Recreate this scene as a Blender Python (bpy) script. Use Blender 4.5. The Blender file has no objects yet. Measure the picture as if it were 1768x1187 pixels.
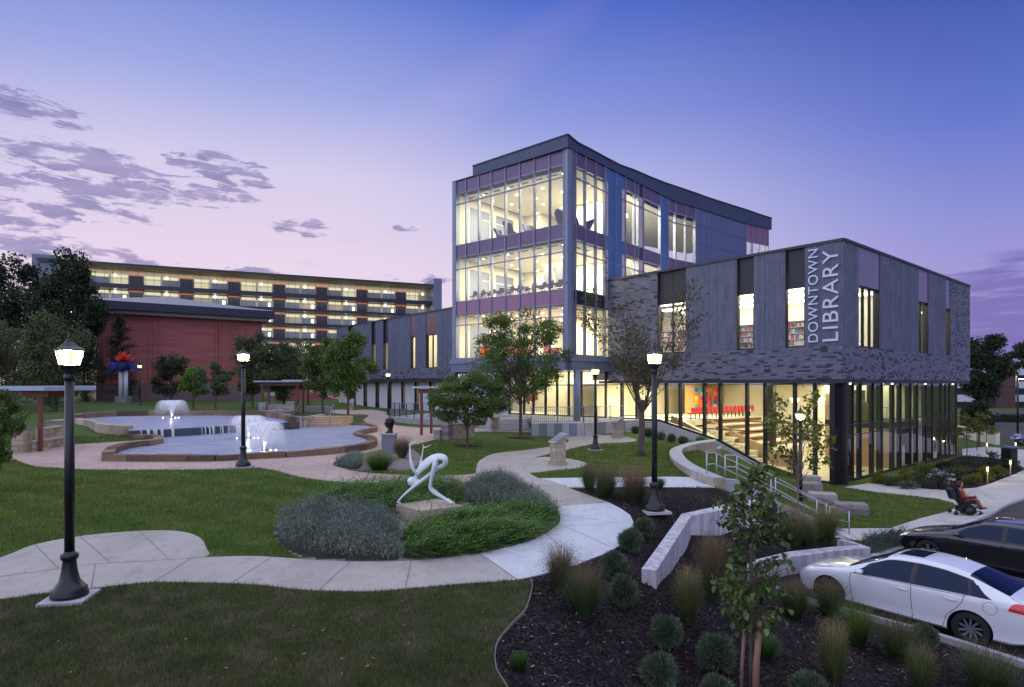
import bpy, bmesh, math, random
import numpy as np
from mathutils import Vector, Matrix
from mathutils.geometry import delaunay_2d_cdt
random.seed(7); np.random.seed(7)
SC = bpy.context.scene
COL = SC.collection
# ------------------------------------------------------------------ camera
F, CX, HY, H = 1060.0, 884.0, 665.0, 5.5
cam_data = bpy.data.cameras.new('camera')
cam_data.sensor_width = 36.0
cam_data.lens = F / 1768.0 * 36.0
cam_data.shift_y = (HY - 593.5) / 1768.0
cam_data.clip_end = 3000.0
cam_data.clip_start = 0.1
cam = bpy.data.objects.new('camera', cam_data)
cam.location = (0, 0, H); cam.rotation_euler = (math.radians(90), 0, 0)
COL.objects.link(cam); SC.camera = cam
SC.view_settings.view_transform = 'Standard'; SC.view_settings.look = 'None'
SC.view_settings.exposure = 0.5; SC.view_settings.gamma = 1.0
SC.view_settings.use_curve_mapping = False
SC.render.engine = 'CYCLES'
SC.cycles.use_denoising = True
SC.cycles.max_bounces = 8; SC.cycles.diffuse_bounces = 3; SC.cycles.glossy_bounces = 4
SC.cycles.transparent_max_bounces = 24; SC.cycles.transmission_bounces = 4
SC.cycles.caustics_reflective = False; SC.cycles.caustics_refractive = False
SC.cycles.sample_clamp_indirect = 4.0

# ------------------------------------------------------------------ dusk sky
def lin(c):
    c = c / 255.0
    return c / 12.92 if c <= 0.04045 else ((c + 0.055) / 1.055) ** 2.4
def srgb(r, g, b, a=1.0): return (lin(r), lin(g), lin(b), a)

world = bpy.data.worlds.new('World'); SC.world = world; world.use_nodes = True
NT = world.node_tree; NT.nodes.clear()
def wn(t, **kw):
    n = NT.nodes.new(t)
    for k, v in kw.items(): setattr(n, k, v)
    return n
def wmath(op, a, b=None, c=None, clamp=False):
    n = wn('ShaderNodeMath', operation=op); n.use_clamp = clamp
    for i, v in enumerate((a, b, c)):
        if v is None: continue
        if isinstance(v, (int, float)): n.inputs[i].default_value = v
        else: NT.links.new(v, n.inputs[i])
    return n.outputs[0]
def wramp(fac, stops, interp='EASE'):
    n = wn('ShaderNodeValToRGB'); cr = n.color_ramp; cr.interpolation = interp
    while len(cr.elements) < len(stops): cr.elements.new(0.5)
    for e, (p, c) in zip(cr.elements, stops): e.position = p; e.color = c
    NT.links.new(fac, n.inputs[0]); return n.outputs[0]
def wmix(fac, a, b, mode='MIX'):
    n = wn('ShaderNodeMix', data_type='RGBA', blend_type=mode)
    for i, v in ((0, fac), (6, a), (7, b)):
        if isinstance(v, (int, float)): n.inputs[i].default_value = v
        elif isinstance(v, tuple): n.inputs[i].default_value = v
        else: NT.links.new(v, n.inputs[i])
    return n.outputs[2]
tc = wn('ShaderNodeTexCoord'); sp = wn('ShaderNodeSeparateXYZ')
nrm = wn('ShaderNodeVectorMath', operation='NORMALIZE')
NT.links.new(tc.outputs['Generated'], nrm.inputs[0]); NT.links.new(nrm.outputs[0], sp.inputs[0])
dx, dy, dz = sp.outputs
az = wmath('ARCTAN2', dx, dy)                      # 0 = the way the camera looks, + to the right
hyp = wmath('SQRT', wmath('ADD', wmath('MULTIPLY', dx, dx), wmath('MULTIPLY', dy, dy)))
tanel = wmath('DIVIDE', dz, wmath('MAXIMUM', hyp, 0.02))
el = wmath('ARCTAN2', dz, hyp)                    # radians
elf = wmath('DIVIDE', el, math.pi / 2, clamp=True)
west = [(0.0, srgb(242, 222, 232)), (0.12, srgb(232, 214, 236)), (0.20, srgb(214, 206, 236)), (0.27, srgb(162, 172, 229)), (0.37, srgb(92, 122, 208)), (0.60, srgb(72, 98, 182)), (1.0, srgb(50, 72, 150))]
mid_ = [(0.0, srgb(236, 214, 234)), (0.10, srgb(224, 208, 236)), (0.18, srgb(194, 192, 234)), (0.26, srgb(138, 152, 222)), (0.36, srgb(74, 104, 200)), (0.60, srgb(62, 86, 172)), (1.0, srgb(48, 70, 148))]
east = [(0.0, srgb(176, 152, 208)), (0.06, srgb(176, 158, 216)), (0.14, srgb(140, 146, 214)), (0.22, srgb(98, 118, 204)), (0.34, srgb(54, 76, 162)), (0.60, srgb(54, 74, 152)), (1.0, srgb(46, 66, 140))]
back = [(0.0, srgb(110, 100, 176)), (0.20, srgb(92, 98, 182)), (0.40, srgb(66, 84, 160)), (1.0, srgb(46, 66, 140))]
azw = wmath('ABSOLUTE', wmath('ADD', az, 0.42))   # distance from the afterglow
t1 = wn('ShaderNodeMapRange', interpolation_type='SMOOTHSTEP'); NT.links.new(azw, t1.inputs[0])
t1.inputs[1].default_value = 0.10; t1.inputs[2].default_value = 0.60
t2 = wn('ShaderNodeMapRange', interpolation_type='SMOOTHSTEP'); NT.links.new(azw, t2.inputs[0])
t2.inputs[1].default_value = 0.50; t2.inputs[2].default_value = 1.12
t3 = wn('ShaderNodeMapRange', interpolation_type='SMOOTHSTEP'); NT.links.new(azw, t3.inputs[0])
t3.inputs[1].default_value = 1.2; t3.inputs[2].default_value = 2.4
sky = wmix(t1.outputs[0], wramp(elf, west, 'LINEAR'), wramp(elf, mid_, 'LINEAR'))
sky = wmix(t2.outputs[0], sky, wramp(elf, east, 'LINEAR'))
sky = wmix(t3.outputs[0], sky, wramp(elf, back, 'LINEAR'))
# clouds: drifts of small clouds in azimuth / elevation space
comb = wn('ShaderNodeCombineXYZ'); NT.links.new(az, comb.inputs[0]); NT.links.new(tanel, comb.inputs[1])
def wnoise(scale, sx, sy, rot, detail=6, rough=0.55, dist=0.0, off=0.0):
    m = wn('ShaderNodeMapping'); NT.links.new(comb.outputs[0], m.inputs[0])
    m.inputs['Scale'].default_value = (sx, sy, 1); m.inputs['Rotation'].default_value = (0, 0, rot); m.inputs['Location'].default_value = (off, off * .7, off)
    n = wn('ShaderNodeTexNoise'); NT.links.new(m.outputs[0], n.inputs['Vector'])
    n.inputs['Scale'].default_value = scale; n.inputs['Detail'].default_value = detail; n.inputs['Roughness'].default_value = rough; n.inputs['Distortion'].default_value = dist
    return n.outputs['Fac']
def ell(px, py, rx, ry, rot=0.0):
    a0 = math.atan2(px - CX, F); e0 = (HY - py) / math.hypot(px - CX, F)
    ra, re = rx / F, ry / F
    u = wmath('SUBTRACT', az, a0); v = wmath('SUBTRACT', tanel, e0)
    c, s = math.cos(rot), math.sin(rot)
    uu = wmath('DIVIDE', wmath('ADD', wmath('MULTIPLY', u, c), wmath('MULTIPLY', v, s)), ra)
    vv = wmath('DIVIDE', wmath('SUBTRACT', wmath('MULTIPLY', v, c), wmath('MULTIPLY', u, s)), re)
    r2 = wmath('ADD', wmath('MULTIPLY', uu, uu), wmath('MULTIPLY', vv, vv))
    return wmath('SUBTRACT', 1.0, r2, clamp=True)
def wsum(l):
    r = l[0]
    for x in l[1:]: r = wmath('MAXIMUM', r, x)
    return r
# px, py, half-width, half-height, tilt of each drift
drifts = [(40, 182, 95, 26, -0.05), (105, 278, 70, 26, -.1), (215, 300, 130, 34, -0.18), (385, 293, 100, 34, -0.06), (140, 320, 110, 30, -.15), (90, 270, 90, 22, -.1), (245, 322, 90, 24, -.2),
          (180, 362, 90, 15, -.12), (60, 358, 80, 16, -.1), (320, 330, 110, 22, -.1), (60, 425, 110, 20, -.05), (210, 445, 150, 17, -.12), (520, 393, 60, 18, 0), (10, 310, 60, 30, 0), (440, 468, 50, 8, 0),
          (672, 480, 30, 10, 0), (760, 482, 40, 12, 0), (20, 380, 70, 18, 0), (700, 395, 30, 7, 0), (400, 330, 50, 14, -.3)]
mask = wsum([ell(*d) for d in drifts])
n1 = wnoise(21.0, 1.0, 4.0, 0.18, 9, 0.64, 0.5)
cl = wmath('ADD', wmath('MULTIPLY', n1, 2.1), wmath('MULTIPLY', wmath('POWER', mask, .6), 0.50))
m1 = wn('ShaderNodeMapRange', interpolation_type='SMOOTHSTEP'); NT.links.new(cl, m1.inputs[0])
m1.inputs[1].default_value = 1.33; m1.inputs[2].default_value = 1.58
gate = wn('ShaderNodeMapRange'); NT.links.new(mask, gate.inputs[0]); gate.inputs[2].default_value = 0.25
fac1 = wmath('MULTIPLY', m1.outputs[0], gate.outputs[0])
cshade = wramp(wnoise(14.0, 1.0, 2.6, 0.1, 5, .6, 0, 3.0), [(0.3, srgb(100, 100, 158)), (0.7, srgb(158, 148, 196))], 'LINEAR')
sky = wmix(wmath('MULTIPLY', fac1, 0.74), sky, cshade)
# long low streaks to the east and near the horizon
drift2 = wsum([ell(1745, 505, 150, 60), ell(1900, 540, 400, 90), ell(1740, 585, 160, 60)])
n2 = wnoise(5.0, 1.0, 9.0, 0.02, 7, .6, .2, 5.0)
m2 = wn('ShaderNodeMapRange', interpolation_type='SMOOTHSTEP'); NT.links.new(wmath('ADD', wmath('MULTIPLY', n2, 1.6), wmath('MULTIPLY', drift2, .35)), m2.inputs[0])
m2.inputs[1].default_value = 0.86; m2.inputs[2].default_value = 1.18
g2 = wn('ShaderNodeMapRange'); NT.links.new(drift2, g2.inputs[0]); g2.inputs[2].default_value = 0.4
sky = wmix(wmath('MULTIPLY', wmath('MULTIPLY', m2.outputs[0], g2.outputs[0]), .62), sky, srgb(84, 82, 160))
# faint high veil of pink vapour
band = wsum([ell(760, 190, 420, 60, 0.62), ell(330, 400, 240, 60, 0.5)])
n3 = wnoise(3.0, 1.0, 3.0, -0.6, 6, .6, .4, 8.0)
sky = wmix(wmath('MULTIPLY', wmath('MULTIPLY', band, n3), 0.15), sky, srgb(232, 196, 224))
n4 = wnoise(4.0, 1.0, 4.0, 0.1, 7, .62, .2, 11.0)
low = wn('ShaderNodeMapRange', interpolation_type='SMOOTHSTEP'); NT.links.new(el, low.inputs[0]); low.inputs[1].default_value = .36; low.inputs[2].default_value = .05
m4 = wn('ShaderNodeMapRange', interpolation_type='SMOOTHSTEP'); NT.links.new(n4, m4.inputs[0]); m4.inputs[1].default_value = .56; m4.inputs[2].default_value = .72
sky = wmix(wmath('MULTIPLY', wmath('MULTIPLY', m4.outputs[0], low.outputs[0]), .30), sky, srgb(150, 136, 196))
# ground half of the world
gnd = wn('ShaderNodeMapRange'); NT.links.new(dz, gnd.inputs[0]); gnd.inputs[1].default_value = -0.02; gnd.inputs[2].default_value = 0.0
sky = wmix(gnd.outputs[0], srgb(60, 62, 84), sky)
bg = wn('ShaderNodeBackground'); NT.links.new(sky, bg.inputs[0]); bg.inputs[1].default_value = 0.71
wo = wn('ShaderNodeOutputWorld'); NT.links.new(bg.outputs[0], wo.inputs[0])
# added fill light, wide and soft, from behind the left; brightens the ground
fill_sun_d = bpy.data.lights.new('sun', 'SUN'); fill_sun_d.energy = 2.3; fill_sun_d.angle = math.radians(160); fill_sun_d.color = (0.86, 0.88, 1.0)
sun = bpy.data.objects.new('sun', fill_sun_d); COL.objects.link(sun)
sun.rotation_euler = (math.radians(30), 0, math.radians(-50)); sun.location = (-60, 60, 40)

# ------------------------------------------------------------------ helpers
def W(px, py, z):
    """point of the plane at height z that lies under a pixel of the 1768 px wide photograph"""
    Y = (H - z) * F / (py - HY); return ((px - CX) / F * Y, Y, z)
def D(px, py, Y): return ((px - CX) / F * Y, Y, H + (HY - py) / F * Y)

def tag(o, label=None, cat=None, group=None, kind=None):
    if label: o['label'] = label
    if cat: o['category'] = cat
    if group: o['group'] = group
    if kind: o['kind'] = kind
    return o
def empty(name, loc=(0, 0, 0), rz=0.0, label=None, cat=None, group=None):
    o = bpy.data.objects.new(name, None); COL.objects.link(o); o.empty_display_size = 0.3
    o.location = loc; o.rotation_euler = (0, 0, rz); tag(o, label, cat, group); return o
def kids(o): return [c for c in CH.get(o.name, [])]
CH = {}
def setpar(c, p):
    c.parent = p; CH.setdefault(p.name, []).append(c)
def copy_tree(o, parent=None, loc=None, rz=None, scale=None, label=None, group=None):
    c = o.copy(); COL.objects.link(c)
    if parent: setpar(c, parent)
    if loc is not None: c.location = loc
    if rz is not None: c.rotation_euler = (0, 0, rz)
    if scale is not None: c.scale = (scale,) * 3 if isinstance(scale, (int, float)) else scale
    if label: c['label'] = label
    if group: c['group'] = group
    for ch in CH.get(o.name, []): copy_tree(ch, c)
    return c

class MB:
    """collects shapes, then links them as one mesh object"""
    def __init__(s): s.v = []; s.f = []; s.m = []; s.sm = []
    def add(s, vs, fs, mi=0, smooth=False):
        b = len(s.v); s.v.extend([tuple(v) for v in vs])
        for f in fs: s.f.append(tuple(i + b for i in f)); s.m.append(mi); s.sm.append(smooth)
        return s
    def box(s, c, size, rz=0.0, mi=0, rx=0.0, ry=0.0):
        M = Matrix.Translation(c) @ Matrix.Rotation(rz, 4, 'Z') @ Matrix.Rotation(ry, 4, 'Y') @ Matrix.Rotation(rx, 4, 'X')
        a, b, h = size[0] / 2, size[1] / 2, size[2] / 2
        vs = [M @ Vector((x, y, z)) for z in (-h, h) for y in (-b, b) for x in (-a, a)]
        return s.add(vs, [(0, 2, 3, 1), (4, 5, 7, 6), (0, 1, 5, 4), (2, 6, 7, 3), (0, 4, 6, 2), (1, 3, 7, 5)], mi)
    def bbox(s, x0, x1, y0, y1, z0, z1, mi=0): return s.box(((x0 + x1) / 2, (y0 + y1) / 2, (z0 + z1) / 2), (abs(x1 - x0), abs(y1 - y0), abs(z1 - z0)), 0, mi)
    def prism(s, poly, z0, z1, mi=0, bot=True):
        """poly: ccw list of (x, y); z0 / z1 numbers or functions of x, y"""
        n = len(poly); g = lambda z, p: z(p[0], p[1]) if callable(z) else z
        vs = [(p[0], p[1], g(z0, p)) for p in poly] + [(p[0], p[1], g(z1, p)) for p in poly]
        fs = [tuple(range(n, 2 * n))] + [(i, (i + 1) % n, n + (i + 1) % n, n + i) for i in range(n)]
        if bot: fs.append(tuple(reversed(range(n))))
        return s.add(vs, fs, mi)
    def tube(s, pts, r, n=8, mi=0, smooth=True, caps=True, flat=1.0, upv=None):
        pts = [Vector(p) for p in pts]; rs = r if isinstance(r, (list, tuple)) else [r] * len(pts)
        vs = []; prev = None
        for i, p in enumerate(pts):
            t = (pts[min(i + 1, len(pts) - 1)] - pts[max(i - 1, 0)])
            if t.length < 1e-9: t = Vector((0, 0, 1))
            t.normalize()
            if prev is None:
                a = Vector(upv) if upv else (Vector((0, 0, 1)) if abs(t.z) < .9 else Vector((1, 0, 0)))
                u = t.cross(a).normalized()
            else: u = (prev - t * prev.dot(t)).normalized()
            w = t.cross(u); prev = u
            for k in range(n):
                an = 2 * math.pi * k / n
                vs.append(p + (u * math.cos(an) + w * math.sin(an) * flat) * rs[i])
        fs = [(i * n + k, i * n + (k + 1) % n, (i + 1) * n + (k + 1) % n, (i + 1) * n + k) for i in range(len(pts) - 1) for k in range(n)]
        if caps: fs += [tuple(reversed(range(n))), tuple(range((len(pts) - 1) * n, len(pts) * n))]
        return s.add(vs, fs, mi, smooth)
    def lathe(s, prof, c=(0, 0, 0), n=16, mi=0, smooth=True, ang0=0.0):
        vs = []
        for r, z in prof:
            for k in range(n):
                a = 2 * math.pi * k / n + ang0; vs.append((c[0] + r * math.cos(a), c[1] + r * math.sin(a), c[2] + z))
        m = len(prof)
        fs = [(i * n + k, i * n + (k + 1) % n, (i + 1) * n + (k + 1) % n, (i + 1) * n + k) for i in range(m - 1) for k in range(n)]
        fs += [tuple(reversed(range(n))), tuple(range((m - 1) * n, m * n))]
        return s.add(vs, fs, mi, smooth)
    def build(s, name, mats, parent=None, off=None, kind=None, label=None, cat=None, group=None):
        """vertices are world coordinates unless off is given; they are stored relative to the parent"""
        me = bpy.data.meshes.new(name)
        o3 = off if off is not None else (tuple(parent.matrix_basis.translation) if parent and parent.type == 'EMPTY' else (0, 0, 0))
        if parent is not None and parent.type != 'EMPTY': o3 = parent.get('_o', (0, 0, 0)) if off is None else off
        vs = [(x - o3[0], y - o3[1], z - o3[2]) for x, y, z in s.v]
        me.from_pydata(vs, [], s.f)
        for m in (mats if isinstance(mats, (list, tuple)) else [mats]): me.materials.append(m)
        me.polygons.foreach_set('material_index', s.m); me.polygons.foreach_set('use_smooth', s.sm)
        me.update()
        o = bpy.data.objects.new(name, me); COL.objects.link(o)
        if parent: setpar(o, parent)
        tag(o, label, cat, group, kind)
        ORG[o.name] = o3
        return o
ORG = {}
def child(mb, name, mats, parent, **kw):
    """a sub-part: same origin as its parent mesh"""
    return mb.build(name, mats, parent, off=ORG.get(parent.name, (0, 0, 0)), **kw)

def fastmesh(name, V, Fc, mat, parent=None, smooth=False, midx=None):
    """numpy arrays to a mesh object; Fc has n columns"""
    me = bpy.data.meshes.new(name); V = np.asarray(V, dtype=np.float32); Fc = np.asarray(Fc, dtype=np.int32)
    k = Fc.shape[1]; nf = len(Fc)
    me.vertices.add(len(V)); me.vertices.foreach_set('co', V.ravel())
    me.loops.add(nf * k); me.loops.foreach_set('vertex_index', Fc.ravel())
    me.polygons.add(nf); me.polygons.foreach_set('loop_start', np.arange(0, nf * k, k, dtype=np.int32))
    me.polygons.foreach_set('use_smooth', np.full(nf, smooth))
    for m in (mat if isinstance(mat, (list, tuple)) else [mat]): me.materials.append(m)
    if midx is not None: me.polygons.foreach_set('material_index', np.asarray(midx, dtype=np.int32))
    me.update(calc_edges=True); me.validate()
    o = bpy.data.objects.new(name, me); COL.objects.link(o)
    if parent: setpar(o, parent)
    return o

# ------------------------------------------------------------------ materials
class N:
    """small node helper"""
    def __init__(s, name):
        s.m = bpy.data.materials.new(name); s.m.use_nodes = True; s.t = s.m.node_tree; s.t.nodes.clear()
        s.out = s.t.nodes.new('ShaderNodeOutputMaterial')
        s.co = s.t.nodes.new('ShaderNodeTexCoord').outputs['Object']
        s.geo = s.t.nodes.new('ShaderNodeNewGeometry')
    def n(s, t, ins={}, **kw):
        n = s.t.nodes.new(t)
        for k, v in kw.items(): setattr(n, k, v)
        for k, v in ins.items():
            if hasattr(v, 'links') or isinstance(v, bpy.types.NodeSocket): s.t.links.new(v, n.inputs[k])
            else: n.inputs[k].default_value = v
        return n
    def noise(s, scale, detail=5, rough=.6, vec=None, dist=0.0, mapping=None):
        v = vec or s.co
        if mapping: v = s.n('ShaderNodeMapping', {'Vector': v, 'Scale': mapping}).outputs[0]
        return s.n('ShaderNodeTexNoise', {'Vector': v, 'Scale': scale, 'Detail': detail, 'Roughness': rough, 'Distortion': dist}).outputs['Fac']
    def ramp(s, fac, stops, interp='LINEAR'):
        n = s.t.nodes.new('ShaderNodeValToRGB'); cr = n.color_ramp; cr.interpolation = interp
        while len(cr.elements) < len(stops): cr.elements.new(0.5)
        for e, (p, c) in zip(cr.elements, stops): e.position = p; e.color = c if len(c) == 4 else (*c, 1)
        s.t.links.new(fac, n.inputs[0]); return n.outputs[0]
    def mix(s, fac, a, b, mode='MIX'):
        n = s.t.nodes.new('ShaderNodeMix'); n.data_type = 'RGBA'; n.blend_type = mode
        for i, v in ((0, fac), (6, a), (7, b)):
            if isinstance(v, bpy.types.NodeSocket): s.t.links.new(v, n.inputs[i])
            else: n.inputs[i].default_value = v if isinstance(v, (int, float)) or len(v) == 4 else (*v, 1)
        return n.outputs[2]
    def math(s, op, a, b=0.0, clamp=False):
        n = s.t.nodes.new('ShaderNodeMath'); n.operation = op; n.use_clamp = clamp
        for i, v in enumerate((a, b)):
            if isinstance(v, bpy.types.NodeSocket): s.t.links.new(v, n.inputs[i])
            else: n.inputs[i].default_value = v
        return n.outputs[0]
    def bump(s, h, strength=.3, dist=.02): return s.n('ShaderNodeBump', {'Height': h, 'Strength': strength, 'Distance': dist}).outputs[0]
    def bsdf(s, **ins):
        b = s.t.nodes.new('ShaderNodeBsdfPrincipled')
        for k, v in ins.items():
            k = {'base': 'Base Color', 'rough': 'Roughness', 'metal': 'Metallic', 'normal': 'Normal', 'spec': 'Specular IOR Level', 'coat': 'Coat Weight', 'emit': 'Emission Color', 'es': 'Emission Strength', 'alpha': 'Alpha', 'sub': 'Subsurface Weight', 'trans': 'Transmission Weight', 'sheen': 'Sheen Weight'}[k]
            if isinstance(v, bpy.types.NodeSocket): s.t.links.new(v, b.inputs[k])
            else: b.inputs[k].default_value = (*v, 1) if isinstance(v, tuple) and len(v) == 3 else v
        return b.outputs[0]
    def end(s, sh):
        s.t.links.new(sh, s.out.inputs[0]); return s.m
def mat(name, col, rough=.6, var=.15, scale=3.0, bump=.15, bscale=None, metal=0.0, spec=.5, coat=0.0, stretch=None, dist=.01):
    a = N(name); nz = a.noise(scale, 6, .6, mapping=stretch)
    lo = tuple(c * (1 - var) for c in col); hi = tuple(min(1, c * (1 + var)) for c in col)
    base = a.ramp(nz, [(.3, lo), (.7, hi)])
    rnd = a.geo.outputs['Random Per Island']
    base = a.mix(1.0, base, a.ramp(rnd, [(0, (1 - var * .5,) * 3), (1, (1.0,) * 3)]), 'MULTIPLY')
    kw = dict(base=base, rough=rough, metal=metal, spec=spec, coat=coat)
    if bump: kw['normal'] = a.bump(a.noise(bscale or scale * 12, 4, .6, mapping=stretch), bump, dist)
    return a.end(a.bsdf(**kw))
def emis(name, col, s):
    a = N(name); e = a.n('ShaderNodeEmission', {'Color': (*col, 1), 'Strength': s}).outputs[0]; return a.end(e)
def leafmat(name, c0, c1, c2=None, rough=.55, trans=.35, big=.6):
    """each leaf its own tint, clumps lighter and darker"""
    a = N(name); rnd = a.geo.outputs['Random Per Island']
    st = [(0, c0), (.75, c1)] + ([(1.0, c2)] if c2 else [])
    base = a.ramp(rnd, st); nz = a.noise(big, 3, .5)
    base = a.mix(1.0, base, a.ramp(nz, [(.3, (.6,) * 3), (.7, (1.25,) * 3)]), 'MULTIPLY')
    b = a.bsdf(base=base, rough=rough, spec=.3)
    t = a.n('ShaderNodeBsdfTranslucent', {'Color': base}).outputs[0]
    mx = a.n('ShaderNodeMixShader', {0: trans, 1: b, 2: t}).outputs[0]
    return a.end(mx)
def glassmat(name, tint=(1, 1, 1), refl=1.0, rough=.02, base=.06):
    """thin pane: clear at right angles, mirrors the sky at a slant"""
    a = N(name); fr = a.n('ShaderNodeFresnel', {'IOR': 1.5}).outputs[0]
    fac = a.math('ADD', a.math('MULTIPLY', fr, refl), base * .5, clamp=True)
    fac = a.math('MULTIPLY', fac, a.math('SUBTRACT', 1.0, a.geo.outputs['Backfacing']))
    nz = a.bump(a.noise(.7, 2, .5), .05, .02)
    g = a.n('ShaderNodeBsdfGlossy', {'Color': (1, 1, 1, 1), 'Roughness': rough, 'Normal': nz}).outputs[0]
    t = a.n('ShaderNodeBsdfTransparent', {'Color': (*tint, 1)}).outputs[0]
    return a.end(a.n('ShaderNodeMixShader', {0: fac, 1: t, 2: g}).outputs[0])
def brickmat(name, c0, c1, c2, p2=.82):
    """single bricks are geometry; each island has its own tone"""
    a = N(name); rnd = a.geo.outputs['Random Per Island']
    base = a.ramp(rnd, [(0, c0), (p2 - .02, c1), (p2, c2), (1, tuple(x * 1.3 for x in c2))])
    base = a.mix(1.0, base, a.ramp(a.noise(1.2, 5, .6), [(.3, (.85,) * 3), (.7, (1.1,) * 3)]), 'MULTIPLY')
    return a.end(a.bsdf(base=base, rough=.7, normal=a.bump(a.noise(40, 4, .6), .3, .01), spec=.3))
M = {}
M['black'] = mat('black_paint', (.008, .009, .012), .38, .1, 4, .05)
M['darkframe'] = mat('dark_bronze', (.02, .02, .024), .4, .1, 3, .03, metal=.3)
M['alu'] = mat('grey_aluminium', (.20, .23, .32), .45, .08, 2, .03, metal=.2)
M['fascia'] = mat('zinc_panel', (.16, .19, .27), .45, .08, 1.2, .03, metal=.2)
M['parapet'] = mat('dark_zinc', (.055, .075, .125), .5, .1, .8, .03, metal=.3)
M['blue'] = mat('blue_metal_panel', (.07, .16, .36), .42, .1, .8, .03, metal=.25)
M['bluewall'] = mat('blue_grey_metal', (.115, .145, .25), .45, .08, .5, .03, metal=.25)
M['purple'] = mat('purple_panel', (.14, .095, .17), .35, .08, .6, .02, metal=.2)
M['purplelow'] = mat('mauve_panel', (.26, .13, .21), .35, .08, .6, .02, metal=.2)
M['navy'] = mat('navy_panel', (.012, .016, .035), .35, .1, .8, .02)
M['dark_slot'] = mat('charcoal_panel', (.02, .02, .03), .5, .08, .8, .02)
M['lilac'] = mat('lilac_panel', (.20, .18, .28), .4, .06, .7, .02, metal=.1)
M['pinkp'] = mat('rose_panel', (.16, .085, .105), .4, .06, .7, .02, metal=.1)
M['louver'] = mat('pale_fin', (.55, .46, .46), .5, .05, 2, .02)
M['conc'] = mat('cast_concrete', (.38, .385, .40), .85, .14, 1.4, .25, 30)
M['concdark'] = mat('weathered_concrete', (.20, .21, .24), .85, .22, 1.1, .25, 30)
M['white'] = mat('white_wall', (.62, .63, .66), .8, .05, .8, .05)
M['cream'] = mat('cream_interior', (.74, .71, .56), .85, .04, .8, .03)
M['ceil'] = mat('ceiling_white', (.80, .77, .62), .9, .03, .8, .02)
M['carpet'] = mat('carpet', (.20, .19, .20), .95, .2, 5, .2)
M['glass'] = glassmat('window_glass', (.97, .98, .95), .85)
M['glassdark'] = glassmat('tinted_glass', (.62, .66, .62), 1.0, .02, .10)
M['glassfar'] =  glassmat('far_glass', (.8, .85, .9), 1.0, .05, .1)
# ------------------------------------------------------------------ terrain heights
_cp = [(120,1040,1.96),(420,810,2.50),(1130,888,2.17),(1029,780,2.17),(0,1187,1.9),(400,1187,1.9),(860,1187,1.8),(600,1000,2.05),(300,960,2.02),
 (700,900,2.15),(900,1000,2.05),(1000,900,2.12),(1000,1187,1.55),(1150,1187,1.25),(1300,1187,1.0),(1500,1187,.72),(1768,1200,.5),(1900,1400,.45),(1000,1060,1.9),(1100,1090,1.5),
 (1110,1000,1.95),(1190,945,1.5),(1175,1000,1.55),(1245,926,1.45),(1240,1000,1.3),(1300,930,1.35),(1285,1035,.8),(1340,946,1.0),(1420,934,.92),(1320,1010,.5),(1400,1002,.42),(1300,880,1.75),
 (1190,880,2.1),(1260,862,2.05),(1180,850,2.13),(1240,845,2.08),(1330,890,1.25),(1400,915,.7),(1440,930,.5),
 (1392,1045,.47),(1512,1080,.5),(1620,1110,.5),(1768,1158,.5),(1345,1012,.45),(1503,968,.35),(1575,942,.28),(1450,1000,.42),(1600,1010,.4),(1768,1080,.45),(2000,1100,.4),(2200,1400,.4),
 (300,800,2.5),(120,800,2.45),(-200,800,2.45),(-200,900,2.2),(0,850,2.3),(600,790,2.45),(640,830,2.38),(300,870,2.3),(500,860,2.3),(700,790,2.38),(808,770,2.3),(900,757,2.2),(820,800,2.28),
 (1008,752,2.15),(940,746,2.2),(780,745,2.35),(700,740,2.4),(1090,760,2.2),(1135,750,2.5),(1180,765,2.2),(1236,771,1.65),(1100,800,2.15),(1160,810,2.12),(1060,826,2.13),(940,820,2.15),
 (1305,812,.45),(1250,795,1.5),(1225,805,1.85),(1280,825,1.25),(1330,845,.55),(1380,860,.15),(1460,845,.0),(1400,845,.05),(1470,918,.15),(1540,875,.03),(1668,890,.1),(1620,850,.05),(1700,830,.05),(1560,925,.2),(1767,862,.2),(1900,830,.1),(1240,860,2.0)]
_xy = [W(*c) for c in _cp]
_xy += [(-8, 59, 2.6), (-4, 52, 2.5), (-20, 78, 2.7), (-10, 70, 2.6), (-30, 60, 3.3), (-45, 70, 3.5), (-50, 50, 3.1), (-38, 46, 3.1), (-20, 50, 3.0), (-25, 90, 3.2), (-60, 100, 3.6), (-35, 33, 2.5), (-20, 62, 3.0),
 (-60, 30, 2.5), (-100, 100, 3.6), (0, 60, 2.9), (0, 90, 2.9), (30, 70, .5), (25, 55, .3), (40, 45, 0), (60, 60, 0), (60, 100, 0), (90, 100, 0), (45, 80, 0), (30, 100, 1.5), (100, 50, 0), (80, 30, .1), (12, 38.5, 1.6), (16.5, 33, 0.05),
 (0, 150, 3), (-100, 180, 4), (100, 180, 0), (0, 0, 1.8), (-30, 0, 2.0), (20, 0, .45), (-30, -40, 2), (30, -40, .5), (60, 0, .2), (-70, 0, 2.2), (3.5, 4, 1.2), (7, 8.5, .55), (-4, 5, 1.85)]
_P = np.array(_xy, float); _XY = _P[:, :2]; _Z = _P[:, 2]
def _lg(XY):   # log-polar squeeze so that far ground is as smooth on the picture as near ground
    r = np.hypot(XY[:, 0], XY[:, 1] + 6.0) + 1e-6; a = np.arctan2(XY[:, 0], XY[:, 1] + 6.0); return np.stack([a * 1.2, np.log(r)], 1)
_A = _lg(_XY)
def _U(r2): return np.where(r2 > 1e-12, .5 * r2 * np.log(np.maximum(r2, 1e-12)), 0)
_d2 = ((_A[:, None] - _A[None]) ** 2).sum(-1); _n = len(_A)
_K = _U(_d2) + np.eye(_n) * 0.0006; _Q = np.c_[np.ones(_n), _A]
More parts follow.
